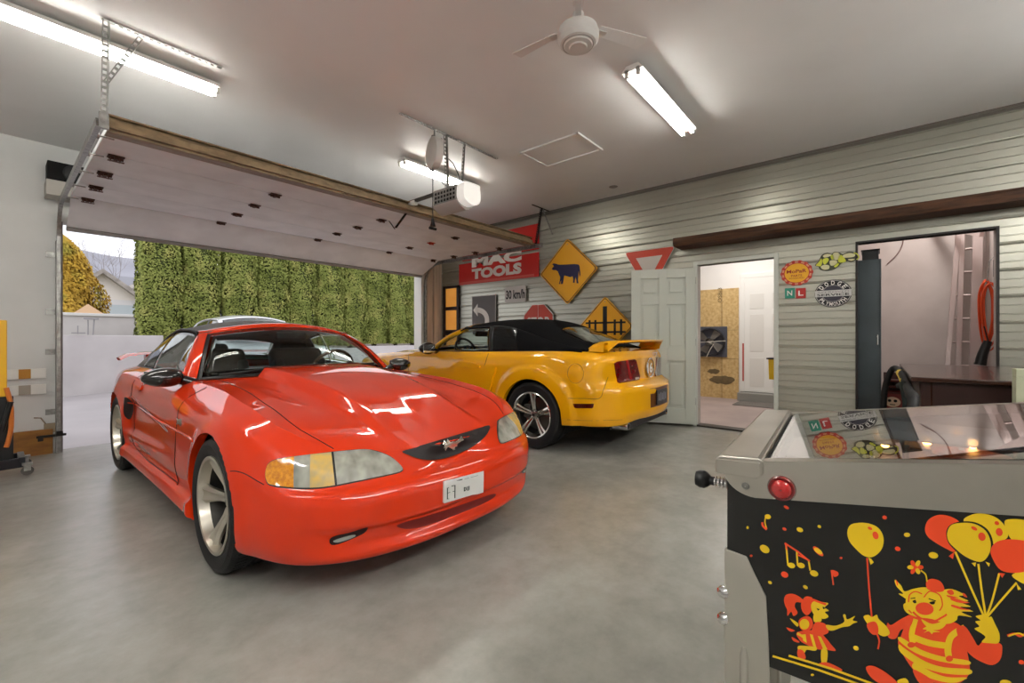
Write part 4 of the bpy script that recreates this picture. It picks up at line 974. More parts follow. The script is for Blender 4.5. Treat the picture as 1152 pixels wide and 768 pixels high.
# houses
def house(x0_,x1_,y0_,y1_,z1_,zr,label,ridge='y'):
    t=thing('house',label,'house',((x0_+x1_)/2,(y0_+y1_)/2,-.3)); mw=mat('siding_white','d9d6d8',.8); mr=mat('roof_pale','b8afa9',.8,noise=.5,nscale=2)
    MB().box2((x0_,y0_,-.3),(x1_,y1_,z1_)).build('walls',mw,t)
    xm=(x0_+x1_)/2
    m=MB(); e=.5
    g=[V((x0_-e,y0_-e,z1_-.1)),V((xm,y0_-e,zr)),V((x1_+e,y0_-e,z1_-.1))]; h_=[p+V((0,y1_-y0_+2*e,0)) for p in g]
    m.add(g+h_,[(0,1,4,3),(1,2,5,4)]); o=m.build('roof',mr,t); o.modifiers.new('s','SOLIDIFY').thickness=.25
    m=MB(); m.add([V((x0_,y0_,z1_)),V((x1_,y0_,z1_)),V((xm,y0_,zr-.15))],[(0,1,2)]); m.build('gable',mat('gable_beige','e2dad4',.8),t)
    ym=y0_-.02
    for k in (-.22,.22): MB().box2((xm+k*(x1_-x0_)-.7,ym-.03,z1_-1.7),(xm+k*(x1_-x0_)+.7,ym,z1_-.3)).build('window',mat('far_window','b9c2c9',.3),t)
    return t
hl=at(128,330,y=34).x; hr=at(171,330,y=34).x
house(at(112,330,y=34).x,at(186,330,y=34).x-.0,34,44,at(130,338,y=34).z,at(140,309,y=34).z,'white house with a pale gabled roof between conifer and hedge') if False else None
house(at(66,330,y=34).x,at(158,330,y=34).x,34,46,at(130,337,y=34).z,at(126,304,y=34).z,'white house with a pale gabled roof between conifer and hedge')
house(at(140,330,y=60).x,at(185,330,y=60).x,60,72,at(150,335,y=60).z,at(150,313,y=60).z,'distant house with a pale roof close to the hedge edge')
p=at(98,352,y=20.6)
m=MB(); m.lathe([(.5,p.z-.2),(.5,p.z-.1),(.6,p.z-.1),(.001,p.z+.30)],(p.x,20.4,0),Z,4); m.box2((p.x-.35,20.1,-.3),(p.x+.35,20.7,p.z-.15)); tag(m.build('garden_shed',mat('shed_tan','c9a684',.8),None),'little tan pyramid roofed shed behind the block wall','shed')
# hills
m=MB(); g=[]
for i in range(60):
    x=-160+i*8; zt=53+3.0*sin(i*.32)+1.5*sin(i*.9); g.append([V((x,330,-20)),V((x,345,zt*.7)),V((x,380,zt)),V((x,430,zt))])
m.grid(g); o=m.build('hills',mat('hazy_hills','a3a3ad',.95,noise=.6,nscale=.05,col2='93939e'),None,kind='structure',smooth=True)
# pipe stand on the wall
p=at(101,377,y=13.6)
m=MB(); 
p=at(99,376.5,y=13.35); 
m.tube([(p.x,p.y,p.z),(p.x,p.y,p.z+.33)],.012,6); m.tube([(p.x+.08,p.y,p.z),(p.x+.10,p.y,p.z+.35)],.012,6); m.box((p.x+.05,p.y,p.z+.36),(.24,.12,.04)); m.tube([(p.x-.16,p.y,p.z+.02),(p.x-.16,p.y,p.z+.2)],.01,6); m.tube([(p.x-.26,p.y,p.z+.04),(p.x-.04,p.y,p.z+.04)],.012,6)
tag(m.build('pipe_stand',mat('pipe_grey','9a979a',.5),None),'small metal pipe fitting on top of the low driveway wall','pipe fitting')
# ================================================================ pinball machine (front near corner at PB0)
PB0=V((.804,.196,0)); PA=V((.059,-.99826,0)).normalized(); PBv=V((.99826,.059,0)).normalized()
rzp=atan2(PBv.y,PBv.x); WP=.575; LP=1.28; SL=.155; H0=.941
pin=thing('pinball_machine','pinball machine with clown artwork on its black side and stainless rails','pinball machine',(PB0.x,PB0.y,0),rzp)
def pl(x,y,z): return V((x,y,z))       # local coordinates: x across, y towards the player, z up
def bl(mb,name,m,parent=None,**k): return mb.build(name,m,parent or pin,local=True,**k)
def spx(px,py,off=0):
    d=ray(px,py); n=PBv; c=(PB0+n*off).dot(n); s=c/d.dot(n); p=V((0,0,CH))+d*s
    return ((p-PB0).dot(-PA), p.z)      # local y, z
def topz(y): return H0-SL*y
M_pblack=mat('cabinet_black','0d0c0b',.3,coat=.3); 
zb=.617
m=MB()
side=[(0,zb),(0,H0-.03),(-LP,topz(-LP)-.012),(-LP,zb)]
for x0_ in (0,WP-.018):
    m.prism([(b,c) for b,c in side],(x0_+.018,0,0),Y,Z,0); m.prism([(b,c) for b,c in side],(x0_,0,0),Y,Z,.018)
m.box2((.018,-.018,zb),(WP-.018,0,H0-.03)); m.box2((.018,-LP,zb),(WP-.018,-LP+.018,topz(-LP)-.012)); m.box2((.018,-LP,zb),(WP-.018,0,zb+.012))
bl(m,'cabinet',M_pblack,recalc=True)
# stainless side rails
def rail(x0_,sgn):
    m=MB(); hh=.064
    c=[(.004,H0-.004)]
    low=[(.004,H0-.02)]+[( -.042+.046*cos(a), H0-.018-.036*sin(a)) for a in np.linspace(.12,pi/2,10)]+[(-LP,.885+.139*LP)]
    poly=low+[(-LP,topz(-LP)-.0),(.0,H0)]
    if sgn<0: m.prism(poly,(x0_,0,0),Y,Z,-.0022)
    else: m.prism(poly,(x0_,0,0),Y,Z,.0022)
    # folded top
    a,b=(x0_-.002,x0_+.022) if sgn<0 else (x0_-.022,x0_+.002)
    m.add([pl(a,0.0,H0),pl(b,0.0,H0),pl(b,-LP,topz(-LP)),pl(a,-LP,topz(-LP))],[(0,1,2,3)])
    m.add([pl(b if sgn<0 else a,0.0,H0),pl(b if sgn<0 else a,-LP,topz(-LP)),pl(b if sgn<0 else a,-LP,topz(-LP)-.012),pl(b if sgn<0 else a,0,H0-.012)],[(0,1,2,3)])
    return bl(m,'side_rail',M_ssteel,recalc=False)
rail(0,-1); rail(WP,1)
# lockdown bar
m=MB(); bx0,bx1=-.007,WP+.007; P=[(.018,H0-.020),(.016,H0+.003),(.010,H0+.009),(-.046,H0+.013),(-.053,H0+.010),(-.055,H0-.002),(-.055,H0-.012)]
m.prism([(a,b) for a,b in P],(bx1,0,0),Y,Z,0); 
m.prism(P+[(-.05,H0-.014),(.012,H0-.022)],(bx0,0,0),Y,Z,bx1-bx0)
o=bl(m,'lockdown_bar',M_ssteel,recalc=True,bevel=.003)
for x in (bx0-.001,):
    m=MB(); m.prism([(.016,H0-.022),(.016,H0+.002),(-.05,H0+.006),(-.052,H0-.014),(-.046,H0-.020)],(x-.001,0,0),Y,Z,.003); bl(m,'end_flange',M_ssteel,o,recalc=True,bevel=.0012)
m=MB(); m.prism([(-.055,H0-.006),(-.055,H0+.004),(-.066,H0+.004),(-.066,H0-.006)],(.02,0,0),Y,Z,WP-.04); bl(m,'glass_channel',M_blackm,recalc=True)
# glass
M_pg=mat('playfield_glass','ffffff',.0,trans=1,ior=1.45)
m=MB(); yg=-.062
for x0_ in (.022,): m.add([pl(x0_,yg,topz(yg)-.004),pl(WP-.022,yg,topz(yg)-.004),pl(WP-.022,-LP+.02,topz(-LP)-.004),pl(x0_,-LP+.02,topz(-LP)-.004)],[(0,1,2,3)])
o=bl(m,'playfield_glass',M_pg); s=o.modifiers.new('s','SOLIDIFY'); s.thickness=.004
# playfield
def pz(y,h=0): return topz(y)-.105+.02*(-y)*0+h
M_pf=mat('playfield_wood','4a2c1c',.25,noise=1,nscale=9,col2='2a2a38',coat=.6)
m=MB(); m.add([pl(.018,-.06,pz(-.06)),pl(WP-.018,-.06,pz(-.06)),pl(WP-.018,-LP+.02,pz(-LP)),pl(.018,-LP+.02,pz(-LP))],[(0,1,2,3)])
o=bl(m,'playfield',M_pf)
m=MB(); m.prism([(-.06,pz(-.06,.012)),(-.06,pz(-.06,.04)),(-.20,pz(-.2,.03)),(-.20,pz(-.2,.0))],(.02,0,0),Y,Z,WP-.04); bl(m,'apron',mat('apron_print','8b8577',.4,noise=.9,nscale=14,col2='5b4a3c'),o,recalc=True)
M_org=mat('orange_insert','e0662a',.3,emit=.6); M_bulb=mat('lit_bulb','ffb35c',.3,emit=45)
def on(x,y,h=0): return pl(x,y,pz(y,h))
def atpf(px,py,h):
    # where the line of sight meets the playfield plane raised by h
    d=ray(px,py); Mi_=mbasis(pin).inverted(); o_=Mi_@V((0,0,CH)); dl=Mi_.to_3x3()@d
    k=((H0-.105+h)-SL*o_.y-o_.z)/(dl.z+SL*dl.y); return o_+dl*k
for px_,py_ in ((1043,502.5),(1095,502),(996,501)):
    t_=MB(); t_.ball(atpf(px_,py_,.03),.008,14,10); bl(t_,'lamp_bulb',M_bulb,o,smooth=True)
m=MB()
for x,y,r in ((.20,-.33,.05),(.40,-.36,.055),(.30,-.55,.06),(.44,-.56,.045),(.16,-.52,.04)):
    m.lathe([(.001,.03),(r,.03),(r,.024),(r*.4,.02),(r*.4,0)],on(x,y),Z,24)
bl(m,'bumper',mat('bumper_orange','b9552c',.35),o,smooth=True,ang=30)
m=MB()
rnd=random.Random(7)
for k in range(24):
    x=rnd.uniform(.06,.52); y=rnd.uniform(-.75,-.18); m.cyl(on(x,y),on(x,y,.035),.004,8)
bl(m,'post',mat('post_white','c9c4b4',.4),o)
M_clear=mat('clear_plastic','dfe6ea',.08,trans=.85,ior=1.3)
m=MB(); m.box((.36,-.34,pz(-.34,.062)),(.10,.24,.003)); m.box((.31,-.34,pz(-.34,.072)),(.003,.24,.02)); m.box((.41,-.34,pz(-.34,.072)),(.003,.24,.02)); bl(m,'ramp',M_clear,o)
m=MB()
for y in (-.26,-.42):
    for x in (.32,.40): m.cyl(on(x,y),on(x,y,.062),.004,8)
bl(m,'ramp_post',mat('post_steel','b9b6b0',.25,metal=1),o)
m=MB(); 
for sx,x in ((1,.20),(-1,.38)): m.bar(on(x,-.235,.016),on(x+sx*.065,-.215,.016),.018,.014)
bl(m,'flipper',mat('flipper_yellow','d9b43a',.4),o,bevel=.003)
m=MB(); m.tube(catmull([tuple(on(.10,-.25,.03)),tuple(on(.13,-.36,.05)),tuple(on(.2,-.42,.07)),tuple(on(.3,-.44,.07)),tuple(on(.4,-.5,.06))],6,closed=False),.003,6); m.tube(catmull([tuple(on(.12,-.25,.03)),tuple(on(.15,-.35,.05)),tuple(on(.22,-.40,.07)),tuple(on(.32,-.42,.07)),tuple(on(.42,-.48,.06))],6,closed=False),.003,6); bl(m,'wire_ramp',M_chrome,o)
m=MB()
for (x0_,y0_,x1_,y1_) in ((.05,-.30,.14,-.45),(.42,-.22,.52,-.34),(.2,-.6,.45,-.7)): m.prism([(x0_,y0_),(x1_,y0_),(x1_,y1_),(x0_,y1_)],(0,0,pz((y0_+y1_)/2,.036)),X,Y,.002)
bl(m,'printed_plastic',mat('printed_plastic','b0863c',.3,noise=1,nscale=25,col2='7c2a22'),o,recalc=True)
# flipper button, bolts
by,bz=spx(879.5,548.5)
m=MB(); m.lathe([(.001,.013),(.011,.013),(.014,.010),(.014,.004)],(-.0025,by,bz),-X,24); bl(m,'flipper_button',mat('button_red','a41c1c',.15,coat=1),smooth=True,ang=50)
m=MB(); m.lathe([(.0135,0),(.0135,.006),(.018,.007),(.020,.003),(.020,0)],(-.0022,by,bz),-X,28); bl(m,'button_ring',mat('button_bezel','6c1414',.2,coat=1),smooth=True)
y_,z_=spx(839,546); m=MB(); m.lathe([(.001,.004),(.004,.0035),(.006,0)],(-.0022,y_,z_),-X,14); bl(m,'rail_screw',M_steel,smooth=True)
# plunger
m=MB(); x_,z_=.045,.888
m.lathe([(.001,.062),(.013,.061),(.016,.054),(.016,.046),(.012,.040),(.008,.036),(.008,.030)],(x_,0,z_),Y,24); pk=bl(m,'plunger_knob',M_black,smooth=True)
m=MB(); m.cyl((x_,0,z_),(x_,.034,z_),.006,12); 
for k in range(4): m.lathe([(.006,.006+k*.006),(.0105,.008+k*.006),(.006,.010+k*.006)],(x_,0,z_),Y,16)
bl(m,'plunger_rod',M_chrome,pk,smooth=True)
bl(MB().box2((.02,0,.85),(.075,.004,.925)).box2((.10,0,.68),(.48,.006,.88)),'coin_door',M_ssteel,bevel=.001)
# legs
M_leg=mat('leg_chrome','c9c5bc',.3,metal=.9)
def leg(xs,ys,sx,sy,hi):
    m=MB()
    # local: sx,sy point outward; web on the side and on the front
    top=[(0.004,hi),(-.03,hi-.004),(-.042,hi-.03),(-.058,hi-.06),(-.062,hi-.14),(-.064,hi-.25),(-.045,.05),(-.03,.02),(0.004,.02)]
    pa=[(ys+sy*(-a if False else a)*1.0 if sy>0 else ys-a,b) for a,b in top]
    m.prism(pa,(xs,0,0),Y,Z,-.004 if sx<0 else .004)
    fr=[(xs+sx*a,b) for a,b in top]
    m.prism(fr,(0,ys+(.004 if sy>0 else -.0),0),X,Z,.004)
    m.cyl((xs-sx*.012,ys-sy*.012,.0),(xs-sx*.012,ys-sy*.012,.02),.016,14)
    o=bl(m,'leg',M_leg,recalc=True,bevel=.002)
    r=MB(); r.tube([(xs+sx*.004,ys-sy*.026,hi-.155),(xs+sx*.004,ys-sy*.026,hi-.17),(xs+sx*.004,ys-sy*.024,.1)],[.003,.0065,.0065],10); bl(r,'ridge',M_leg,o,smooth=True)
    for z in (hi-.075,hi-.120):
        q=MB(); d=V((sx,sy*1.0,0)).normalized(); q.lathe([(.001,.012),(.007,.010),(.010,.004),(.010,0)],(xs+sx*.002,ys+sy*.004,z),d,16); bl(q,'leg_bolt',M_chrome,o,smooth=True)
    return o
leg(0,0,-1,1,spx(824,618)[1]); leg(WP,0,1,1,spx(824,618)[1])
leg(0,-LP,-1,-1,.84); leg(WP,-LP,1,-1,.84)
# backbox
m=MB(); m.box2((-.06,-LP+.0,topz(-LP)),(WP+.06,-LP+.24,topz(-LP)+.02)) ; m.box2((-.06,-LP-.16,topz(-LP)-.01),(WP+.06,-LP+.06,topz(-LP)+.72)); bl(m,'backbox',M_pblack,bevel=.005)
bl(MB().box2((-.03,-LP+.0605,topz(-LP)+.06),(WP+.03,-LP+.064,topz(-LP)+.69)),'backglass',mat('backglass','35262a',.15,noise=1,nscale=5,col2='a0522c'))
# ---------------------------------------------------------------- printed artwork on the black side
AY=mat('art_yellow','e2bd16',.35,coat=.2); AR=mat('art_red','e2451c',.35,coat=.2)
art=MB(); LAY=[0]
def ap(x,y): return spx(840+x/3.692,560+y/3.692)
def shape(pts,c,closed=True,smooth=True,n=4):
    """c: 0 yellow, 1 red, 2 black"""
    LAY[0]+=1; off=-.0006-.00001*LAY[0]
    q=[ap(*p) for p in pts]
    if smooth: q=catmull(q,n)
    art.mi=c; art.prism([(-a,b) for a,b in q],(off,0,0),-Y,Z,0)
def ellp(cx,cy,rx,ry,c,rot=0,n=22):
    shape([(cx+rx*cos(a)*cos(rot)-ry*sin(a)*sin(rot),cy+rx*cos(a)*sin(rot)+ry*sin(a)*cos(rot)) for a in np.linspace(0,2*pi,n+1)[:-1]],c,smooth=False)
def stroke(pts,w,c,smooth=True,taper=False):
    P=catmull(pts,5,closed=False) if smooth and len(pts)>2 else pts
    L=[];R=[]
    for i,p in enumerate(P):
        a=P[max(i-1,0)]; b=P[min(i+1,len(P)-1)]; dx,dy=b[0]-a[0],b[1]-a[1]; l=sqrt(dx*dx+dy*dy) or 1; ww=w/2*((1-i/(len(P)-1))*.9+.1 if taper else 1)
        L.append((p[0]-dy/l*ww,p[1]+dx/l*ww)); R.append((p[0]+dy/l*ww,p[1]-dx/l*ww))
    shape(L+R[::-1],c,smooth=False)
Yw,Rd,Bk=0,1,2
# confetti
for x,y,rx,ry,c,r in [(165,38,12,6,1,.5),(157,128,9,6,1,.5),(221,131,14,9,0,.4),(302,118,8,6,0,.5),(75,211,22,15,0,.6),(19,239,6,5,1,0),(392,248,6,5,1,0),(573,80,10,8,1,.3),(666,152,13,9,0,.1),(627,210,12,9,1,.4),(775,237,20,13,0,.2),(158,317,16,12,1,.5),(97,350,9,6,0,.6),(244,369,11,7,0,.6),(454,622,12,9,0,.5),(75,444,4,8,0,.3),(4,122,5,6,0,0),(273,733,7,5,0,0),(1140,680,12,9,1,.3)]:
    ellp(x,y,rx,ry,c,r)
ellp(297,220,28,10,1,.75); ellp(297,219,20,9,0,.6)
# notes
ellp(88,77,13,10,0,.3); stroke([(80,72),(76,100),(84,128)],5,0); stroke([(65,100),(68,115),(84,130)],9,1)
stroke([(163,188),(172,280)],7,0,False); ellp(186,279,16,11,0,.3); stroke([(208,222),(212,280)],7,0,False); ellp(226,279,16,11,0,.3); stroke([(258,262),(264,300)],7,0,False); ellp(280,312,18,12,0,.4)
stroke([(158,186),(210,220),(262,262)],7,1,False); stroke([(210,234),(260,258)],6,1,False); stroke([(160,186),(168,215)],6,1,False)
stroke([(352,298),(360,360)],6,1,False); shape([(354,298),(378,306),(380,320),(362,325)],1)
# single balloon
shape([(418,140),(430,112),(462,102),(505,104),(545,122),(567,158),(565,200),(545,230),(515,245),(482,236),(448,205),(425,175)],0)
ellp(535,154,12,17,1,-.4); ellp(512,125,10,6,1,.5)
shape([(505,246),(516,250),(528,266),(515,276)],0,smooth=False)
stroke([(500,248),(508,370),(520,500)],7,1)
# balloon bunch strings
stroke([(866,222),(930,370),(985,490)],9,0); stroke([(960,262),(975,380),(992,490)],9,0); stroke([(1048,312),(1020,420),(996,488)],9,0); stroke([(1120,350),(1050,430),(1000,490)],9,0)
shape([(740,130),(752,92),(790,70),(835,72),(880,95),(900,130),(885,190),(862,222),(830,210),(785,185),(752,160)],1)
shape([(838,240),(862,222),(856,252)],1,smooth=False)
# second rear balloon with black gap
shape([(895,98),(925,66),(975,58),(1035,74),(1075,108),(1092,150),(1080,168),(1050,170),(990,180)],2)
shape([(900,96),(928,70),(975,62),(1030,77),(1068,110),(1085,150),(1070,172),(1010,190),(960,150)],0)
ellp(1048,140,14,17,1,-.3); ellp(1038,103,10,8,1,.5)
shape([(1070,95),(1110,86),(1160,92),(1215,120),(1235,170),(1200,210),(1120,190),(1085,150)],0)
shape([(828,140),(845,110),(890,96),(950,100),(1000,130),(1022,180),(1018,225),(995,262),(950,272),(905,250),(860,212),(835,180)],2)
shape([(832,145),(848,112),(890,102),(945,106),(992,135),(1012,180),(1008,225),(985,258),(955,262),(905,240),(862,205),(838,178)],0)
ellp(976,159,15,18,1,-.4); ellp(944,125,14,7,1,.5)
shape([(932,268),(952,266),(948,284)],0,smooth=False); shape([(990,262),(1010,270),(1005,284)],0,smooth=False)
shape([(1100,320),(1150,300),(1210,305),(1240,340),(1200,370),(1150,355)],0)
shape([(1012,228),(1025,190),(1065,172),(1130,172),(1190,190),(1225,235),(1205,280),(1150,305),(1090,308),(1045,290)],1)
shape([(1045,308),(1072,312),(1060,330)],1,smooth=False); shape([(1118,350),(1140,378),(1125,380)],0,smooth=False)
# girl: ponytail, head, body
shape([(155,420),(165,400),(192,396),(222,410),(238,428),(225,432),(205,432),(200,450),(212,475),(195,488),(185,470),(170,488),(168,462),(160,445)],1)
shape([(228,430),(245,408),(272,412),(278,440),(268,470),(250,485),(232,470),(226,448)],1)
shape([(268,440),(285,425),(315,430),(340,436),(325,452),(342,466),(325,472),(340,490),(320,500),(290,490),(272,470)],0)
stroke([(275,420),(300,430),(330,440)],9,1); shape([(290,455),(305,460),(296,466)],2,smooth=False); shape([(315,448),(330,456),(318,460)],2,smooth=False)
shape([(280,480),(305,485),(310,510),(280,512)],0)
shape([(285,515),(325,520),(340,545),(335,560),(300,570),(270,560)],1)
shape([(330,525),(370,528),(405,512),(400,485),(410,482),(418,502),(450,488),(440,505),(460,512),(440,520),(425,530),(395,535),(360,548),(338,545)],0)
shape([(222,500),(250,488),(270,500),(275,530),(255,550),(228,545),(216,520)],1)
ellp(240,522,20,22,0); shape([(180,498),(195,505),(215,520),(210,532),(192,515)],0)
shape([(210,555),(290,548),(325,575),(350,605),(370,632),(330,628),(290,625),(255,610),(222,590)],1)
for p in ([(230,565),(245,563),(250,600),(238,592)],[(262,562),(275,566),(290,620),(276,612)],[(295,570),(308,574),(335,625),(318,625)]): shape(p,0,smooth=False)
stroke([(210,560),(235,575),(240,590)],10,0)
shape([(165,535),(195,545),(200,550),(180,552)],1); shape([(188,575),(215,590),(218,598),(195,592)],1)
shape([(215,612),(250,612),(290,618),(285,632),(250,628),(240,640),(215,630)],0)
shape([(212,628),(235,632),(245,664),(215,660)],1)
shape([(310,628),(335,630),(332,680),(312,685)],0); shape([(302,684),(335,680),(390,705),(392,716),(350,708),(305,696)],1)
stroke([(108,654),(300,712),(470,772)],9,0,False); stroke([(175,652),(350,706),(560,782)],9,0,False)
# clown: body
shape([(640,570),(660,520),(690,480),(740,470),(820,500),(890,530),(905,600),(920,660),(925,715),(905,750),(860,768),(760,760),(700,720),(650,650),(628,600)],1)
for pts in ([(632,590),(700,640),(800,675),(915,690),(918,672),(810,655),(720,625),(640,575)],[(640,640),(720,695),(820,725),(922,730),(925,708),(820,700),(740,675),(660,625),(632,605)],[(690,705),(760,745),(850,765),(900,752),(910,742),(830,740),(760,715),(700,680)]): shape(pts,0)
stroke([(700,500),(685,560),(690,600)],24,0); stroke([(905,535),(850,570),(835,620),(838,655)],28,0); stroke([(690,575),(760,600),(840,612)],26,0)
ellp(683,607,16,12,1); ellp(841,664,15,13,1)
shape([(690,708),(760,745),(775,765),(720,768)],1)
# arms
shape([(690,480),(640,500),(600,525),(585,515),(580,545),(590,578),(620,580),(640,545),(680,530)],1)
shape([(485,490),(505,482),(520,492),(540,482),(548,500),(580,530),(594,560),(570,572),(545,560),(535,540),(510,530),(498,515)],0)
shape([(500,520),(530,510),(545,530),(545,560),(525,565),(505,545)],1); stroke([(540,560),(550,590),(545,625)],7,1)
shape([(870,540),(905,530),(940,580),(960,610),(985,590),(1050,600),(1060,630),(1050,670),(1020,690),(980,680),(930,650),(890,600)],1)
shape([(975,595),(990,575),(975,560),(945,540),(965,530),(948,510),(970,505),(950,488),(985,482),(1005,492),(1015,490),(1030,520),(1048,560),(1045,598),(1010,600)],0)
# head: hair, face
shape([(615,338),(640,360),(655,385),(690,375),(740,368),(800,380),(850,375),(905,400),(880,405),(920,425),(880,428),(930,448),(885,450),(940,468),(890,470),(935,492),(880,485),(870,505),(830,520),(770,500),(700,490),(660,470),(650,440),(670,425),(630,395),(650,395),(622,365)],0)
shape([(745,345),(770,333),(805,345),(820,380),(790,388),(750,375)],1); shape([(830,385),(850,378),(860,395),(845,400)],1)
for p in ([(905,395),(915,410),(900,405),(895,392)],[(850,410),(900,425),(925,432),(890,434),(850,422)],[(855,440),(900,455),(930,462),(890,460),(850,448)],[(618,336),(628,350),(625,362)],[(830,400),(880,412),(840,410)]): shape(p,1)
shape([(668,395),(690,378),(720,385),(735,410),(728,440),(705,470),(680,478),(662,455),(660,420)],0)
stroke([(672,430),(676,400),(700,386),(728,396)],5,1); stroke([(735,410),(760,385),(800,400),(812,440),(800,465)],5,1)
ellp(738,457,38,26,1,.15); 
stroke([(690,470),(720,495),(770,510),(815,490),(830,480)],8,1); stroke([(672,462),(685,476)],5,1)
shape([(688,425),(700,420),(704,432),(695,434)],2); shape([(758,430),(780,426),(778,438),(766,438)],2)
stroke([(680,415),(700,412)],4,2); stroke([(755,415),(785,425)],4,2)
shape([(725,500),(770,520),(830,505),(815,535),(780,545),(745,530)],0)
shape([(730,540),(760,525),(765,530),(790,528),(775,545),(802,552),(775,555),(768,562),(755,550),(735,556),(748,545)],0)
# flower on hat
stroke([(748,345),(742,315),(722,298)],6,0)
for a in np.linspace(0,2*pi,7)[:-1]: ellp(700+20*cos(a),285+18*sin(a),14,9,0 if int(a*3)%2 else 1,a)
ellp(700,285,8,7,1)
# lower objects, ribbon
shape([(495,700),(530,695),(590,730),(625,768),(560,768),(515,740)],1); shape([(625,755),(660,745),(675,775),(640,778)],0); ellp(1075,765,26,14,0,.2)
stroke([(1080,568),(1110,560),(1135,570),(1160,555)],9,1); stroke([(1085,570),(1125,558),(1150,568)],7,0)
bl(art,'side_artwork',[AY,AR,mat('art_black','0c0b0a',.3)])
# ================================================================ cars
def hermite(t,Yv,q):
    t=np.asarray(t,float); Yv=np.asarray(Yv,float); n=len(t)
    m=np.zeros_like(Yv)
    for i in range(1,n-1):
        h0=t[i]-t[i-1]; h1=t[i+1]-t[i]; d0=(Yv[i]-Yv[i-1])/h0; d1=(Yv[i+1]-Yv[i])/h1; m[i]=(d0*h1+d1*h0)/(h0+h1)
    m[0]=(Yv[1]-Yv[0])/(t[1]-t[0]); m[-1]=(Yv[-1]-Yv[-2])/(t[-1]-t[-2])
    out=[]
    for x in q:
        i=min(max(np.searchsorted(t,x)-1,0),n-2); h=t[i+1]-t[i]; s=(x-t[i])/h
        out.append((2*s**3-3*s**2+1)*Yv[i]+(s**3-2*s**2+s)*h*m[i]+(-2*s**3+3*s**2)*Yv[i+1]+(s**3-s**2)*h*m[i+1])
    return np.array(out)
class Car:
    def __init__(s, root, st, paint, arches, disp=None, step=.03, vsub=5):
        s.root=root; s.paint=paint; s.M=mbasis(root); s.Mi=s.M.inverted(); s.cam=s.Mi@V((0,0,CH)); s.polys=[]; s.pv=[]
        s.arches=arches
        pts=np.array([[a[0],a[1]] for a in st],float); prof=np.array([[c for p in a[2] for c in p] for a in st],float)
        # symmetric extension about both centre planes
        E=3
        mp=pts.copy(); mp[:,1]*=-1
        ep=np.vstack([mp[1:E+1][::-1],pts,mp[-E-1:-1][::-1]]); epr=np.vstack([prof[1:E+1][::-1],prof,prof[-E-1:-1][::-1]])
        t=np.concatenate([[0],np.cumsum(np.linalg.norm(np.diff(ep,axis=0),axis=1))]); 
        q=[];s.idx=[]
        for i in range(len(st)-1):
            a,b=t[E+i],t[E+i+1]; n=max(3,int(round((b-a)/step))); s.idx.append(len(q)); q+=list(np.linspace(a,b,n+1)[:-1])
        s.idx.append(len(q)); q.append(t[E+len(st)-1])
        C=hermite(t,ep,q); T=(hermite(t,ep,np.array(q)+1e-3)-hermite(t,ep,np.array(q)-1e-3)); T/=np.linalg.norm(T,axis=1)[:,None]
        N=np.stack([-T[:,1],T[:,0]],1)   # running front->left side->rear ; outward on the left
        if N[len(q)//2][1]<0: N=-N
        R=prof.shape[1]//2; PRF=np.stack([pchip(t,epr[:,k],q) for k in range(2*R)],1)
        vk=np.arange(R); vq=np.linspace(0,R-1,(R-1)*vsub+1)
        P=[]
        for i in range(len(q)):
            ins=pchip(vk,PRF[i,0::2],vq); z=pchip(vk,PRF[i,1::2],vq); row=[]
            for j in range(len(vq)):
                d=disp(C[i,0],C[i,1],z[j],N[i]) if disp else 0
                o=-ins[j]+d; row.append(V((C[i,0]+N[i,0]*o,max(0,C[i,1]+N[i,1]*o),z[j])))
            P.append(row)
        for j in range(len(vq)): P[0][j].y=0; P[-1][j].y=0
        s.P=P; s.nu=len(P); s.nv=len(vq)
        s.top=[r[-1].copy() for r in P]
    def hull(s,name='body_shell',lipmat=None,hole=None):
        P=s.P; nu,nv=s.nu,s.nv
        vs=[p.copy() for r in P for p in r]; fs=[]; dele=set()
        def inside(p):
            for (xw,zw,ra) in s.arches:
                if p.y>.45 and (p.x-xw)**2+(p.z-zw)**2<ra*ra: return (xw,zw,ra)
            return None
        for i in range(nu-1):
            for k in range(nv-1):
                f=(i*nv+k,i*nv+k+1,(i+1)*nv+k+1,(i+1)*nv+k); c=(vs[f[0]]+vs[f[1]]+vs[f[2]]+vs[f[3]])/4
                if inside(c) or (c.z<.36 and any(abs(c.x-a[0])<a[2]*.80 for a in s.arches) and c.y>.45): dele.update(f)
                else: fs.append(f)
        used=set(i for f in fs for i in f); bnd=dele&used
        for i in bnd:
            p=vs[i]
            xw,zw,ra=min(s.arches,key=lambda a:abs(p.x-a[0]))
            dx,dz=p.x-xw,p.z-zw; d=sqrt(dx*dx+dz*dz)
            if d>1e-3 and abs(d-ra)<.06 and p.z>zw-.20: vs[i]=V((xw+dx/d*ra,p.y,zw+dz/d*ra))
        ec={}
        for f in fs:
            for a,b in zip(f,f[1:]+f[:1]): ec[frozenset((a,b))]=ec.get(frozenset((a,b)),0)+1
        lip=[]
        mb=MB(); mb.v=vs; 
        nb=len(vs); remap={}
        inn=[]
        for e,c in ec.items():
            a,b=tuple(e)
            if c==1 and a in bnd and b in bnd:
                for i in (a,b):
                    if i not in remap:
                        remap[i]=len(mb.v); mb.v.append(V((vs[i].x,max(vs[i].y-.045,.5),vs[i].z)))
                lip.append((a,b,remap[b],remap[a]))
        mb.f=fs+lip; mb.m=[0]*len(mb.f)
        s.mirror(mb)
        o=mb.build(name,s.paint,s.root,local=True,smooth=True,merge=True,recalc=True,ang=50)
        s.addbvh(o); s.shell=o
        return o
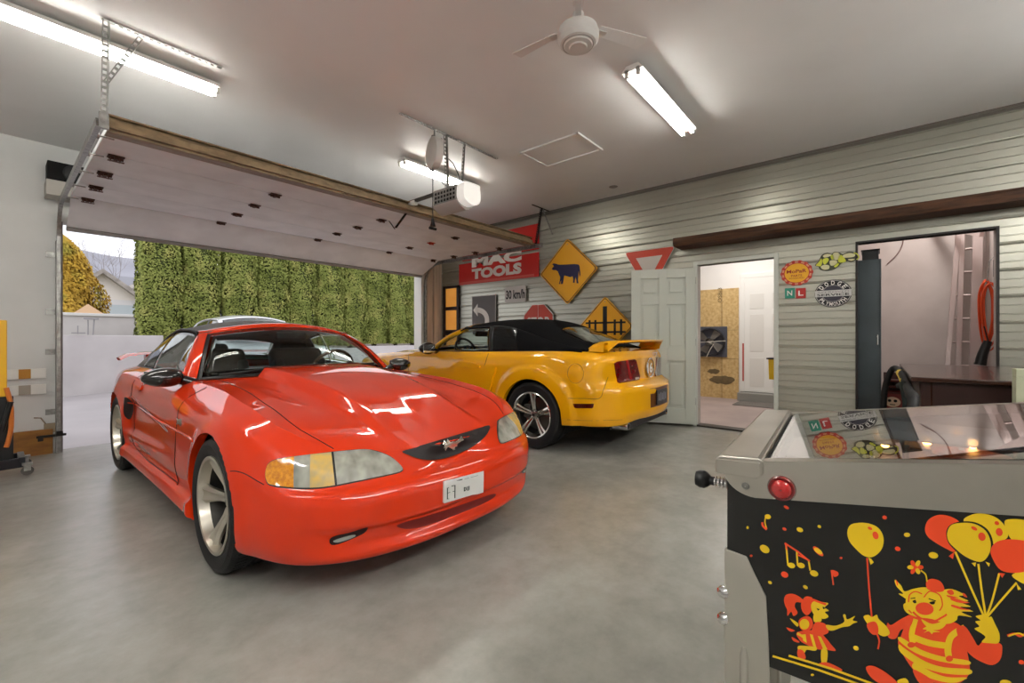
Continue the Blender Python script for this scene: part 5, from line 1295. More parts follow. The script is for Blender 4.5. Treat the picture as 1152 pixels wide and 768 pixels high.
    def mirror(s,mb):
        n=len(mb.v); mb.v+= [V((p.x,-p.y,p.z)) for p in mb.v[:n]]
        k=len(mb.f); mb.f+= [tuple(i+n for i in reversed(f)) for f in mb.f[:k]]; mb.m+=mb.m[:k]
    def addbvh(s,o):
        b=len(s.pv); s.pv+=[v.co.copy() for v in o.data.vertices]; s.polys+=[tuple(i+b for i in p.vertices) for p in o.data.polygons]
        s.bvh=BVHTree.FromPolygons(s.pv,s.polys)
    def coons(s,F,S,B,Cn,bump=None):
        """F: front row centre->side, S: side front->back, B: back row centre->side, Cn: centre front->back"""
        nW=len(F); nL=len(S); G=[]
        for i in range(nL):
            a=i/(nL-1); row=[]
            for j in range(nW):
                b=j/(nW-1)
                p=F[j]*(1-a)+B[j]*a + Cn[i]*(1-b)+S[i]*b - (F[0]*(1-a)*(1-b)+F[-1]*(1-a)*b+B[0]*a*(1-b)+B[-1]*a*b)
                p=p.copy()
                if bump: p.z+=bump(p.x,p.y)
                row.append(p)
            G.append(row)
        G[0][0]
        return G
    def panel(s,name,G,mat_=None,thick=0):
        mb=MB(); mb.grid(G); s.mirror(mb)
        o=mb.build(name,mat_ or s.paint,s.root,local=True,smooth=True,merge=True,recalc=True,ang=60); s.addbvh(o); return o
    def loc(s,px,py):
        d=(s.Mi.to_3x3()@ray(px,py)).normalized(); return d
    def hit(s,px,py):
        d=s.loc(px,py); h=s.bvh.ray_cast(s.cam,d,30)
        return (h[0],h[1] if h[1].dot(d)<0 else -h[1]) if h[0] is not None else (None,None)
    def onplane(s,px,py,ax,val):
        d=s.loc(px,py); k=(val-s.cam[ax])/d[ax]; return s.cam+d*k
    def cast(s,p,d):
        d=V(d).normalized(); h=s.bvh.ray_cast(V(p),d,30)
        return (h[0],h[1] if h[1].dot(d)<0 else -h[1]) if h[0] is not None else (None,None)
    def patch(s,name,pts,m,off=.003,skirt=.01,step=None,view='px',parent=None,smooth=True,mirror=False,both=False,depth=None):
        """piece of skin outlined by pts, laid on the body. view: px (seen from the camera), or (origin,e1,e2,dir)"""
        xs=[p[0] for p in pts]; ys=[p[1] for p in pts]; step=step or max(max(xs)-min(xs),max(ys)-min(ys))/14
        B=[]
        for i,p in enumerate(pts):
            q=pts[(i+1)%len(pts)]; l=sqrt((q[0]-p[0])**2+(q[1]-p[1])**2); n=max(1,int(l/step))
            for k in range(n): B.append((p[0]+(q[0]-p[0])*k/n,p[1]+(q[1]-p[1])*k/n))
        def inside(x,y):
            c=False;n=len(B)
            for i in range(n):
                x1,y1=B[i];x2,y2=B[i-1]
                if (y1>y)!=(y2>y) and x<(x2-x1)*(y-y1)/(y2-y1)+x1: c=not c
            return c
        I=[]
        x=min(xs)+step/2
        while x<max(xs):
            y=min(ys)+step/2
            while y<max(ys):
                if inside(x,y) and min((x-b[0])**2+(y-b[1])**2 for b in B)>(step*.45)**2: I.append((x,y))
                y+=step
            x+=step
        vv=[V(p) for p in B+I]
        r=geometry.delaunay_2d_cdt([V((a,b)) for a,b in B+I],[],[list(range(len(B)))],1,1e-9)
        co,_,fc=r[0],r[1],r[2]
        o3=[];bad=set()
        for i,c in enumerate(co):
            if view=='px': h,n=s.hit(c.x,c.y)
            else: h,n=s.cast(V(view[0])+V(view[1])*c.x+V(view[2])*c.y,view[3])
            if h is None: bad.add(i); o3.append(V((0,0,0))); continue
            o3.append(h+n*off)
        fs=[tuple(f) for f in fc if not any(i in bad for i in f)]
        # skirt
        ec={}
        for f in fs:
            for a,b in zip(f,f[1:]+f[:1]): ec.setdefault(frozenset((a,b)),[]).append((a,b))
        mb=MB(); nrm={}
        cdir=None
        mb.v=o3[:]; mb.f=fs[:]
        if skirt:
            rm={}
            for e,l in ec.items():
                if len(l)==1:
                    a,b=l[0]
                    for i in (a,b):
                        if i not in rm:
                            c=co[i]
                            h,n=s.hit(c.x,c.y) if view=='px' else s.cast(V(view[0])+V(view[1])*c.x+V(view[2])*c.y,view[3])
                            rm[i]=len(mb.v); mb.v.append(h-n*(skirt-off))
                    mb.f.append((b,a,rm[a],rm[b]))
        # drop unused
        us=sorted(set(i for f in mb.f for i in f)); mp={i:k for k,i in enumerate(us)}
        mb.v=[mb.v[i] for i in us]; mb.f=[tuple(mp[i] for i in f) for f in mb.f]; mb.m=[0]*len(mb.f)
        out=[]
        if not mirror or both: out.append(mb.build(name,m,parent or s.root,local=True,smooth=smooth,recalc=True,ang=35))
        if mirror or both:
            m2=MB(); m2.v=[V((p.x,-p.y,p.z)) for p in mb.v]; m2.f=[tuple(reversed(f)) for f in mb.f]; m2.m=mb.m[:]
            out.append(m2.build(name,m,parent or s.root,local=True,smooth=smooth,recalc=True,ang=35))
        return out if both else out[0]
    def line(s,name,pts,m,r=.003,view='px',parent=None,both=False,closed=False,off=0.0):
        """thin line laid on the skin"""
        P=catmull(pts,5,closed=closed) if len(pts)>2 else [(pts[0][0]+(pts[1][0]-pts[0][0])*k/10,pts[0][1]+(pts[1][1]-pts[0][1])*k/10) for k in range(11)]
        q=[]
        for c in P:
            h,n=s.hit(c[0],c[1]) if view=='px' else s.cast(V(view[0])+V(view[1])*c[0]+V(view[2])*c[1],view[3])
            if h is not None: q.append(h+n*off)
        res=[]
        if len(q)<2: return None
        mb=MB().tube(q,r,5,closed=closed); res.append(mb.build(name,m,parent or s.root,local=True,smooth=True))
        if both:
            mb=MB().tube([V((p.x,-p.y,p.z)) for p in q],r,5,closed=closed); res.append(mb.build(name,m,parent or s.root,local=True,smooth=True))
        return res[0]
    def part(s,mb,name,m,parent=None,**k):
        return mb.build(name,m,parent or s.root,local=True,**k)
M_tyre=mat('tyre_rubber','141416',.62,bump=.15,bscale=120)
M_disc=mat('brake_disc','77746f',.35,metal=.9)
M_dark=mat('car_dark_trim','0c0c0d',.45)
M_int=mat('car_interior','2a2624',.7)
M_seat=mat('seat_leather','3a322e',.5)
M_cglass=mat('car_glass','e9f2ee',.0,trans=1,ior=1.25)
M_liner=mat('wheel_liner','0a0a0a',.9)
def wheel(car,x,y,side,R,w,rr,style,z=None,mrim=None,offs=0.0):
    """side +1 left, -1 right; y = outer face of the tyre"""
    z=z or R; ax=V((0,side,0)); c=V((x,side*(y-w/2),z)); h=w/2
    m=MB(); m.lathe([(rr-.004,-h*.78),(rr+.015,-h*.92),(R-.035,-h),(R-.012,-h*.90),(R,-h*.72),(R,-.02),(R-.007,-.018),(R-.007,-.008),(R,-.006),(R,.006),(R-.007,.008),(R-.007,.018),(R,.02),(R,h*.72),(R-.012,h*.90),(R-.035,h*1.0),(rr+.03,h*.97),(rr+.012,h*.90),(rr-.004,h*.80)],c,ax,64)
    t=car.part(m,'wheel',M_tyre,smooth=True,ang=30)
    # tread blocks: grooves across
    m=MB()
    for k in range(72):
        a=2*pi*k/72; d=V((cos(a),0,sin(a)))
        for q in (-1,1):
            p0=c+d*(R-.0005)+ax*q*h*.52; 
            m.bar(p0-ax*h*.20,p0+ax*h*.20,.003,.004,up=d)
    car.part(m,'tread_groove',M_blackm,t)
    mr=mrim or M_alu
    m=MB()
    if style=='star': prof=[(rr+.006,h*.80),(rr+.006,h*.93),(rr-.002,h*.96),(rr-.012,h*.93),(rr-.018,h*.70),(rr-.022,h*.55)]
    else: prof=[(rr+.006,h*.80),(rr+.006,h*.93),(rr-.002,h*.96),(rr-.010,h*.92),(rr-.016,h*.72),(rr-.028,h*.40),(rr-.03,-h*.3),(rr-.01,-h*.8)]
    m.lathe(prof,c,ax,64); rim=car.part(m,'rim',mr,t,smooth=True,ang=30)
    m=MB(); m.lathe([(.001,0),(rr*.72,0),(rr*.72,.012),(.001,.012)],c-ax*h*.25,ax,40); car.part(m,'brake_disc',M_disc,t,smooth=True,ang=30)
    m=MB(); m.box(c-ax*(h*.18)+V((rr*.55,0,0.02)),(.09,.05,.14)); car.part(m,'brake_caliper',mat('caliper','5a5854',.5),t,bevel=.01)
    m=MB(); m.lathe([(rr-.021,h*.56),(rr-.030,h*.2),(rr-.030,-h*.75),(.001,-h*.75)],c,ax,40); car.part(m,'inner_barrel',mat('barrel_dark','4a4845',.4,metal=.8),t,smooth=True)
    # spokes
    m=MB(); n=5
    for k in range(n):
        a=2*pi*k/n+pi/2+offs; d=V((cos(a),0,sin(a))); tn=V((-sin(a),0,cos(a)))*side
        if style=='star':
            # broad spokes that flare to the rim
            secs=[(.045,.026,h*.34,.030),(.08,.024,h*.40,.030),(.12,.028,h*.52,.028),(.165,.038,h*.66,.024),(rr-.008,.056,h*.80,.016)]
        else:
            secs=[(.04,.026,h*.46,.03),(.07,.026,h*.55,.03),(.11,.028,h*.66,.026),(.16,.034,h*.74,.02),(rr-.006,.048,h*.78,.016)]
        rows=[]
        for r_,w_,y_,th in secs:
            p=c+d*r_+ax*y_
            if style=='star': rows.append([p-tn*w_-ax*th,p-tn*w_-ax*.010,p-tn*w_*.55+ax*.004,p-tn*w_*.2-ax*.004,p+tn*w_*.2-ax*.004,p+tn*w_*.55+ax*.004,p+tn*w_-ax*.010,p+tn*w_-ax*th])
            else: rows.append([p-tn*w_-ax*th,p-tn*w_*.9-ax*.006,p-tn*w_*.5+ax*.003,p-tn*w_*.15-ax*.008,p+tn*w_*.15-ax*.008,p+tn*w_*.5+ax*.003,p+tn*w_*.9-ax*.006,p+tn*w_-ax*th])
        b=len(m.v); m.grid(rows); nn=8; e=len(rows)-1
        m.add([p for p in rows[0]],[tuple(range(8))]); 
        m.grid([[r[0],r[-1]] for r in rows])
    car.part(m,'spoke',mr,rim,smooth=True,recalc=True,ang=32)
    m=MB(); hh=h*.36 if style=='star' else h*.56
    m.lathe([(.001,hh+.004),(.026,hh+.004),(.030,hh-.004),(.052,hh-.012),(.06,hh-.04)],c,ax,32); car.part(m,'hub_cap',mr,rim,smooth=True,ang=30)
    m=MB()
    for k in range(5):
        a=2*pi*(k+.5)/5+pi/2+offs; p=c+V((cos(a),0,sin(a)))*.046+ax*(hh-.016); m.cyl(p,p+ax*.012,.008,8)
    m.lathe([(.001,hh+.0075),(.014,hh+.0065),(.016,hh+.003)],c,ax,20)
    car.part(m,'lug_nut',M_dark,rim)
    return t
def liner(car,x,R,yo,zc):
    for sd in (1,-1):
        m=MB(); n=24; A=[radians(-25+230*k/n) for k in range(n+1)]
        m.grid([[V((x+cos(a)*(R+.012),sd*(yo-.05),zc+sin(a)*(R+.012))),V((x+cos(a)*(R+.012),sd*.50,zc+sin(a)*(R+.012)))] for a in A])
        m.add([V((x+cos(a)*(R+.012),sd*.50,zc+sin(a)*(R+.012))) for a in A],[tuple(range(n+1))])
        car.part(m,'wheel_liner',M_liner)
def quadcurve(c,s_,t): # centre c, side s_, t 0..1 : x and z bow quadratically
    return V((c.x+(s_.x-c.x)*t*t, s_.y*t, c.z+(s_.z-c.z)*t*t))
def greenhouse(car,g):
    """windscreen, frame, roof, side glass"""
    bc,bs,hc,hs=[V(q) for q in (g['base_c'],g['base_s'],g['head_c'],g['head_s'])]
    def W(s_,t):
        sg=1 if t>=0 else -1; t=abs(t)
        p=quadcurve(bc,bs,t).lerp(quadcurve(hc,hs,t),s_); b=g.get('bow',.03)*sin(pi*s_)*1.0
        return V((p.x+b*.5,sg*p.y,p.z+b))
    ts=np.linspace(-1,1,25)
    def win(s0,s1,t0,t1,ns=10,nt=24): return [[W(a,b) for b in np.linspace(t0,t1,nt+1)] for a in np.linspace(s0,s1,ns+1)]
    sB,sT,tE=.05,.93,.93
    m=MB().grid(win(sB,sT,-tE,tE)); ws=car.part(m,'windshield',M_cglass,smooth=True,ang=180); ws.modifiers.new('s','SOLIDIFY').thickness=.004
    m=MB(); m.grid(win(0,sB,-1,1)); m.grid(win(sT,1,-1,1)); m.grid(win(sB,sT,-1,-tE,nt=3)); m.grid(win(sB,sT,tE,1,nt=3)); o=car.part(m,'windshield_border',M_dark,smooth=True,ang=180)
    for sd in (-1,1):
        rows=[]
        for a in np.linspace(-.02,1.0,14):
            p=W(a,sd); p2=W(a,sd*.965); t_=(W(a+.02,sd)-W(a-.02,sd)).normalized(); q=V((0,sd,0)); n=q.cross(t_).normalized()*sd; 
            if n.z<0: n=-n
            wd=g.get('pw',.05)
            rows.append([p2+n*.004,p2+n*.012,p+n*.014+q*wd*.3,p+q*wd*.8-n*.004,p+q*wd-n*.03,p+q*wd*.8-n*.055,p2-n*.05,p2+n*.004])
        m=MB().grid(rows); car.part(m,'windshield_pillar',g.get('pillar_mat') or car.paint,smooth=True,recalc=True,ang=60)
    rows=[]
    for b in np.linspace(-1.04,1.04,25):
        p=W(1.0,max(-1,min(1,b))); 
        if abs(b)>1: p=p+V((-.00,(abs(b)-1)*.9*(1 if b>0 else -1),-.004))
        rows.append([p+V((.028,0,-.012)),p+V((.014,0,.012)),p+V((-.03,0,.022)),p+V((-.07,0,.012)),p+V((-.06,0,-.02)),p+V((.01,0,-.03)),p+V((.028,0,-.012))])
    m=MB().grid(rows); car.part(m,'windshield_header',g.get('pillar_mat') or car.paint,smooth=True,recalc=True,ang=60)
    # roof
    rs=g['roof']  # rows: x, centre z, rail y, rail z
    xs=[r[0] for r in rs]; tt=np.linspace(0,1,len(rs)); NS=g.get('ns',48); sv=np.linspace(0,1,NS+1)
    arr=np.array(rs,float); D=np.stack([hermite(tt,arr[:,k:k+1],sv)[:,0] for k in range(4)],1); NT=40
    pw=g.get('crown',2.3)
    def RP(i,t):
        x,zc,yr,zr=D[i]; at_=abs(t); rl=1-(1-at_**pw)
        return V((x-(.0)*at_, yr*t*(1.0), zr+(zc-zr)*(1-at_**pw)))
    s0,s1,tw=g['rearwin']; roofm=MB(); gl=MB(); tl=list(np.linspace(-1,1,NT+1))
    for i in range(NS):
        for k in range(NT):
            ta,tb=tl[k],tl[k+1]; q=[RP(i,ta),RP(i,tb),RP(i+1,tb),RP(i+1,ta)]
            sm=(sv[i]+sv[i+1])/2; tm=abs(ta+tb)/2
            tlim=tw*(1-.12*((sm-(s0+s1)/2)/((s1-s0)/2))**4) if s0<sm<s1 else 0
            (gl if tm<tlim else roofm).add(q,[(0,1,2,3)])
    rf=car.part(roofm,g.get('roof_name','soft_top'),g['roof_mat'],smooth=True,merge=True,ang=70); so=rf.modifiers.new('s','SOLIDIFY'); so.thickness=.02; so.offset=-1
    if gl.f:
        o=car.part(gl,'rear_window',g.get('rear_mat') or M_cglass,smooth=True,merge=True,ang=180); o.modifiers.new('s','SOLIDIFY').thickness=.004
    # side line
    topx=[p.x for p in car.top]; 
    def bot(x,sd):
        arr_=[p for p in car.top[car.idx[5]:car.idx[12]]]; X_=np.array([p.x for p in arr_])[::-1]; y=np.interp(x,X_,np.array([p.y for p in arr_])[::-1]); z=np.interp(x,X_,np.array([p.z for p in arr_])[::-1])
        return V((x,sd*(y-.012),z-.004))
    def topc(x,sd):
        if x>=hs.x:
            k=(bs.x-x)/(bs.x-hs.x); p=W(min(max(k,0),1),sd); return p+V((0,sd*g.get('pw',.05)*.8,-.02))
        X_=D[::-1,0]; return V((x,sd*np.interp(x,X_,D[::-1,2]),np.interp(x,X_,D[::-1,3])))
    for seg in g['side']:
        nm,xb0,xt0,xb1,xt1,mm=seg
        for sd in (1,-1):
            rows=[]
            for k in range(25):
                u=k/24; b=bot(xb0+(xb1-xb0)*u,sd); t_=topc(xt0+(xt1-xt0)*u,sd); rows.append([b.lerp(t_,v)+V((0,sd*.022*sin(pi*v),0)) for v in np.linspace(0,1,9)])
            o=car.part(MB().grid(rows),nm,mm,smooth=True,ang=180)
            o.modifiers.new('s','SOLIDIFY').thickness=.004 if mm is M_cglass else .012
    for sd in (1,-1):
        x0_,x1_=g['rail_x']; q=[topc(x,sd)+V((0,sd*.002,.0)) for x in np.linspace(x0_,x1_,30)]
        car.part(MB().tube(q,.011,8),'roof_rail',g.get('rail_mat') or M_dark,smooth=True)
        q=[bot(x,sd)+V((0,sd*.006,.004)) for x in np.linspace(g['belt_x'][0],g['belt_x'][1],30)]
        car.part(MB().tube(q,.007,8),'belt_moulding',M_dark,smooth=True)
    return W,topc,bot
def rbox(c,d,R=None,sq=.0): return MB().box(c,d,R)
def seat(car,x,y,zf=.30,ht=1.12,m=None,backrest_w=.50):
    m=m or M_seat
    o=rbox((x+.10,y,zf+.12),(.52,.50,.18)).build('seat',m,car.root,local=True,bevel=.05,seg=4,smooth=True)
    Rb=Matrix.Rotation(radians(-18),3,'Y')
    rbox((x-.22,y,zf+.45),(.16,backrest_w,.66),Rb).build('backrest',m,o,local=True,bevel=.06,seg=4,smooth=True)
    for q in (-1,1): rbox((x-.17,y+q*(backrest_w/2-.045),zf+.42),(.16,.09,.5),Rb).build('bolster',m,o,local=True,bevel=.035,seg=4,smooth=True)
    rbox((x-.345,y,ht-.10),(.11,.27,.20),Rb).build('headrest',m,o,local=True,bevel=.045,seg=4,smooth=True)
    MB().cyl((x-.31,y-.06,ht-.3),(x-.345,y-.06,ht-.15),.007,8).cyl((x-.31,y+.06,ht-.3),(x-.345,y+.06,ht-.15),.007,8).build('headrest_post',M_chrome,o,local=True)
    return o
def steering(car,x,y,z,r=.19,m=None):
    ax=V((-.9,0,.38)).normalized(); u=V((0,1,0)); w=ax.cross(u); c=V((x,y,z))
    o=MB().tube([c+u*cos(a)*r+w*sin(a)*r for a in np.linspace(0,2*pi,41)[:-1]],.015,10,closed=True).build('steering_wheel',m or mat('wheel_leather','2a2320',.45),car.root,local=True,smooth=True)
    mb=MB(); 
    for a in (-.5,pi+.5,pi/2,): mb.bar(c-ax*.03,c+(u*cos(a)+w*sin(a))*r,.035,.012)
    mb.cyl(c-ax*.05,c+ax*.0,.06,16); mb.build('spoke',M_dark,o,local=True)
    MB().cyl(c-ax*.05,c-ax*.35,.03,10).build('column',M_dark,o,local=True)
def interior(car,x0,x1,yb,zt,zf=.26,cowl=None,m=None):
    """dark tub between cowl x0 and rear shelf x1"""
    m=m or M_int
    t=MB(); t.box2((x1,-yb,zf-.02),(x0+.1,yb,zf)); 
    for sd in (1,-1):
        rows=[]
        for p in car.top[car.idx[6]:car.idx[11]+1]:
            if x1-.02<=p.x<=x0+.15: rows.append([V((p.x,sd*(p.y-.0),p.z-.003)),V((p.x,sd*(p.y-.05),p.z-.012)),V((p.x,sd*(p.y-.10),p.z-.05)),V((p.x,sd*(p.y-.08),zf))])
        t.grid(rows)
    t.box2((x1-.02,-yb,zf),(x1,yb,zt-.04))
    car.part(t,'cabin_tub',m,smooth=False)
    d=MB(); rows=[]
    for y in np.linspace(-yb,yb,13):
        rows.append([V((x0+.18,y,zt-.03)),V((x0+.0,y,zt-.01)),V((x0-.12,y,zt-.015)),V((x0-.22,y,zt-.05)),V((x0-.25,y,zt-.12)),V((x0-.20,y,zt-.28)),V((x0-.1,y,zt-.32))])
    d.grid(rows); car.part(d,'dashboard',M_dark,smooth=True)
def mirror_part(car,x,y,z,m,sc=(.07,.115,.07),both=True,rake=.0):
    for sd in ((1,-1) if both else (1,)):
        mb=MB(); mb.ball((0,0,0),1.0,24,14)
        for k,p in enumerate(mb.v):
            q=V((p.x*sc[0]*(1 if p.x>0 else .35),p.y*sc[1]*(1.0),p.z*sc[2]*(1-.15*p.y))); mb.v[k]=V((q.x+rake*q.y,q.y,q.z))
        mb.v=[V((p.x+x,sd*(p.y+y),p.z+z)) for p in mb.v]
        o=car.part(mb,'side_mirror',m,smooth=True,recalc=True,ang=180)
        g_=MB().box((x-sc[0]*.36,sd*y,z),(.004,sc[1]*1.6,sc[2]*1.35)); g_.build('mirror_glass',M_chrome,o,local=True,bevel=.015)
        MB().tube([V((x+.0,sd*(y-sc[1]*.6),z-.01)),V((x+.02,sd*(y-sc[1]-.05),z-.045)),V((x+.03,sd*(y-sc[1]-.10),z-.06))],[.034,.030,.035],10).build('mirror_stalk',m,o,local=True,smooth=True)
# ================================================================ red convertible
RED=mat('red_paint','d43206',.5,coat=1,metal=0,spec=.08)
redc=thing('convertible_car','red convertible with hood scoop and black top parked facing the viewer','car',(1.60,3.79,0),-pi/2)
AX=1.287
def prof(zs,ins): return list(zip(ins,zs))
side_lo=[.17,.165,.20,.255,.31,.42,.52,.61]
def sp_(belt,top,sk=True,ti=.15,sh=.03):
    lo=[(.20,.17),(.035,.165),(-.022 if sk else .02,.195),(-.015 if sk else .005,.245),(.018 if sk else 0,.285),(.0,.40),(0,.50),(.006,.60)]
    return lo+[(.012,belt-.10),(sh,belt-.035),(ti,top)]
F0=[(.30,.165),(.055,.165),(.02,.20),(.055,.245),(.05,.295),(.0,.335),(.0,.42),(.035,.482),(.10,.505),(.150,.545),(.140,.595)]
F1=[(.30,.165),(.055,.165),(.02,.20),(.045,.245),(.04,.295),(.0,.335),(.0,.42),(.03,.482),(.075,.505),(.115,.550),(.145,.602)]
F2=[(.30,.165),(.055,.165),(.02,.20),(.03,.25),(.02,.30),(.0,.34),(.0,.41),(.018,.465),(.05,.49),(.105,.565),(.17,.622)]
F3=[(.30,.17),(.05,.17),(.02,.21),(.01,.26),(.005,.31),(.0,.36),(.0,.42),(.01,.475),(.035,.50),(.07,.585),(.17,.665)]
F4=[(.25,.18),(.05,.18),(.02,.21),(.005,.26),(.0,.31),(.0,.38),(.0,.45),(.005,.52),(.025,.60),(.06,.68),(.16,.735)]
F5=[(.25,.20),(.05,.20),(.02,.24),(.005,.29),(.0,.34),(.0,.42),(.0,.50),(.005,.60),(.02,.70),(.06,.765),(.17,.805)]
D6=sp_(.80,.842,ti=.17,sh=.05); D7=sp_(.825,.865,ti=.155); D8=sp_(.84,.875,ti=.14); D9=sp_(.86,.895,ti=.14)
R10=[(.25,.20),(.05,.20),(.02,.24),(.005,.29),(.0,.34),(.0,.44),(.0,.54),(.005,.66),(.02,.78),(.06,.855),(.16,.895)]
R11=[(.25,.20),(.05,.20),(.02,.24),(.005,.29),(.0,.34),(.0,.44),(.0,.54),(.01,.66),(.03,.78),(.07,.845),(.18,.885)]
R12=[(.25,.22),(.05,.22),(.02,.25),(.0,.30),(.0,.36),(.0,.46),(.0,.55),(.02,.64),(.05,.74),(.08,.83),(.18,.875)]
st=[(2.17,0,F0),(2.155,.30,F1),(2.065,.60,F2),(1.92,.79,F3),(1.70,.90,F4),(1.287,.935,F5),(.85,.915,D6),(.30,.91,D7),(-.40,.912,D8),(-.85,.915,D9),(-1.287,.935,R10),(-1.75,.88,R11),(-2.08,.79,R12),(-2.22,.55,R12),(-2.27,.28,R12),(-2.28,0,R12)]
RA=.352
def disp_r(x,y,z,n):
    d=0
    for xa in (AX,-AX):
        r=sqrt((x-xa)**2+(z-.33)**2)
        if r<RA+.09 and y>.5: d+=.012*sstep(RA+.09,RA+.0,r)
    # scalloped side behind the front wheel up to the scoop before the rear wheel
    if y>.7 and -.95<x<.75:
        u=(x+.95)/1.7; zc=.50+.03*(1-u); hw=.13*(1-.75*u)
        k=sstep(hw+.03,hw-.02,abs(z-zc))*sstep(0,.08,u)*sstep(1,.6,u)
        d-=.030*k*(1-.6*u)
    return d
car=Car(redc,st,RED,[(AX,.33,RA),(-AX,.33,RA)],disp_r,step=.022,vsub=6)
R_=car
car.hull()
ic,iw=car.idx[3],car.idx[7]
top=car.top
# hood
XCc,ZCc=.50,.905
F_=top[:ic+1]; S_=top[ic:iw+1]
cs=top[iw]; nW=len(F_); nL=len(S_)
B_=[V((XCc+(cs.x-XCc)*(j/(nW-1))**2,cs.y*(j/(nW-1)),ZCc-.02+(cs.z-ZCc+.02)*(j/(nW-1))**2)) for j in range(nW)]
c0=F_[0]; C_=[]
for i in range(nL):
    a=i/(nL-1); C_.append(V((c0.x+(B_[0].x-c0.x)*a,0,c0.z+(B_[0].z-c0.z)*(1-(1-a)**1.55))))
def bump_r(x,y):
    wb=.30+.07*sstep(1.7,.4,x); y=abs(y)
    k=sstep(wb+.04,wb-.005,y)*sstep(2.0,1.35,x)*.058
    # dished flanks beside the bulge
    k-=.012*sstep(.12,.0,abs(y-wb-.14))*sstep(1.8,1.2,x)*sstep(.35,.8,x)
    return k
G=car.coons(F_,S_,B_,C_,bump_r)
hood=car.panel('hood',G)
# cowl between hood and glass
# rear deck
ir=car.idx[10]+14; ie=car.idx[12]
S2=top[ir:ie+1][::-1]; F2_=top[ie:][::-1]
xs_=top[ir].x
B2=[V((xs_-.06*(1-(j/(len(F2_)-1))**2),top[ir].y*j/(len(F2_)-1),.925+(top[ir].z-.925)*(j/(len(F2_)-1))**2)) for j in range(len(F2_))]
C2=[F2_[0].lerp(B2[0],i/(len(S2)-1))+Z*.02*sin(pi*i/(len(S2)-1)) for i in range(len(S2))]
G2=car.coons(F2_,S2,B2,C2); deck=car.panel('trunk_lid',G2)
# seams
M_seam=mat('panel_gap','2a0a05',.8)
def edge_line(pts,name='panel_gap',r=.0028,both=True,m=None):
    car.part(MB().tube(pts,r,5),name,m or M_seam)
    if both: car.part(MB().tube([V((p.x,-p.y,p.z)) for p in pts],r,5),name,m or M_seam)
# hood shut line lies inside the hood patch like the real car
nWh=len(G[0]); jj=int((nWh-1)*.87)
hl=[G[i][jj] for i in range(0,len(G))]
edge_line([p+Z*.0003 for p in hl])
car.part(MB().tube([V((p.x,-p.y,p.z+.002)) for p in G[-1][::-1]]+[p+Z*.002 for p in G[-1][1:]],.004,5),'panel_gap',M_seam)
SL_=(V((0,3,0)),X,Z,V((0,-1,0)))
for pts in ([(.62,.845),(.60,.70),(.585,.55),(.58,.40),(.585,.27)],[(-.72,.885),(-.74,.75),(-.76,.60),(-.74,.45),(-.66,.30)],[(.585,.28),(.2,.275),(-.3,.275),(-.66,.30)]):
    car.line('door_gap',pts,M_seam,.003,view=SL_,both=True)
# mirror-side rub strip
car.line('side_crease',[(1.0,.60),(.3,.60),(-.4,.61),(-.9,.62)],RED,.006,view=SL_,both=True)
# bumper joint line from headlight to wheel arch
car.line('bumper_gap',[(297,545),(288,540),(276,533),(266,530),(259,530)],M_seam,.0022,both=True)
# headlights
M_hl=mat('headlight_lens','b4b4a8',.1,coat=1,noise=.9,nscale=16,col2='6f7068',detail=2,stretch=(1,1,.6))  # colour noise stands for highlights and the darker reflector inside
M_am=mat('amber_lens','e59a12',.12,coat=1,noise=.8,nscale=70,col2='b86a08',spec=.6)
M_amc=mat('amber_clear_lens','dcb560',.12,coat=1,noise=.8,nscale=30,col2='bba878',detail=1)
out_=[(300.5,527),(303.5,521),(312,517),(332,514),(354,511.5),(372.5,509.5),(396,507.3),(416,507.0),(434,512),(445,519),(451.8,526.5),(450.5,530.5),(440,533.5),(415,538.5),(390,543.5),(366,547.5),(345,548.8),(322,547.8),(305,545),(300.5,540),(299.5,533)]
out_=catmull(out_,3)
cxo,cyo=376,528
big=[(cxo+(x-cxo)*1.015+0,cyo+(y-cyo)*1.07) for x,y in out_]
car.patch('headlight_surround',big,M_dark,off=.0015,skirt=.008,both=True,step=7)
hlp=[(x,y) for x,y in out_ if x>=378]; hlp=[(377.5,546.0)]+[p for p in out_ if False]
def clip(pts,f):
    out=[];n=len(pts)
    for i in range(n):
        a,b=pts[i],pts[(i+1)%n]; fa,fb=f(a),f(b)
        if fa>=0: out.append(a)
        if fa*fb<0: t_=fa/(fa-fb); out.append((a[0]+(b[0]-a[0])*t_,a[1]+(b[1]-a[1])*t_))
    return out
sl=lambda x0_:(lambda p:(p[0]-x0_)-(p[1]-510)*.12)
hp_=clip(out_,sl(375)); ap_=clip(out_,lambda p:-sl(372.5)(p)); a1_=clip(ap_,lambda p:-(p[0]-331)); a2_=clip(ap_,lambda p:(p[0]-331))
hls=car.patch('headlight',hp_,M_hl,off=.008,skirt=.02,both=True,step=4.5)
for h_,sd in zip(hls,(0,1)):
    pass
car.patch('turn_signal',a1_,M_am,off=.007,skirt=.02,both=True,step=4)
a3=clip(a2_,lambda p:-(p[0]-349)); a4=clip(a2_,lambda p:p[0]-349)
car.patch('marker_lens',a3,M_hl,off=.007,skirt=.02,both=True,step=4)
car.patch('marker_lens',a4,M_amc,off=.007,skirt=.02,both=True,step=4)
# grille
gr=[(452,508),(468,503.5),(500,494),(530,485),(550,479),(548,487),(540,496),(526,506),(505,515),(485,518),(470,516),(459,512)]
car.patch('grille',catmull(gr,3),mat('grille_black','120405',.5),off=.006,skirt=0,step=4)
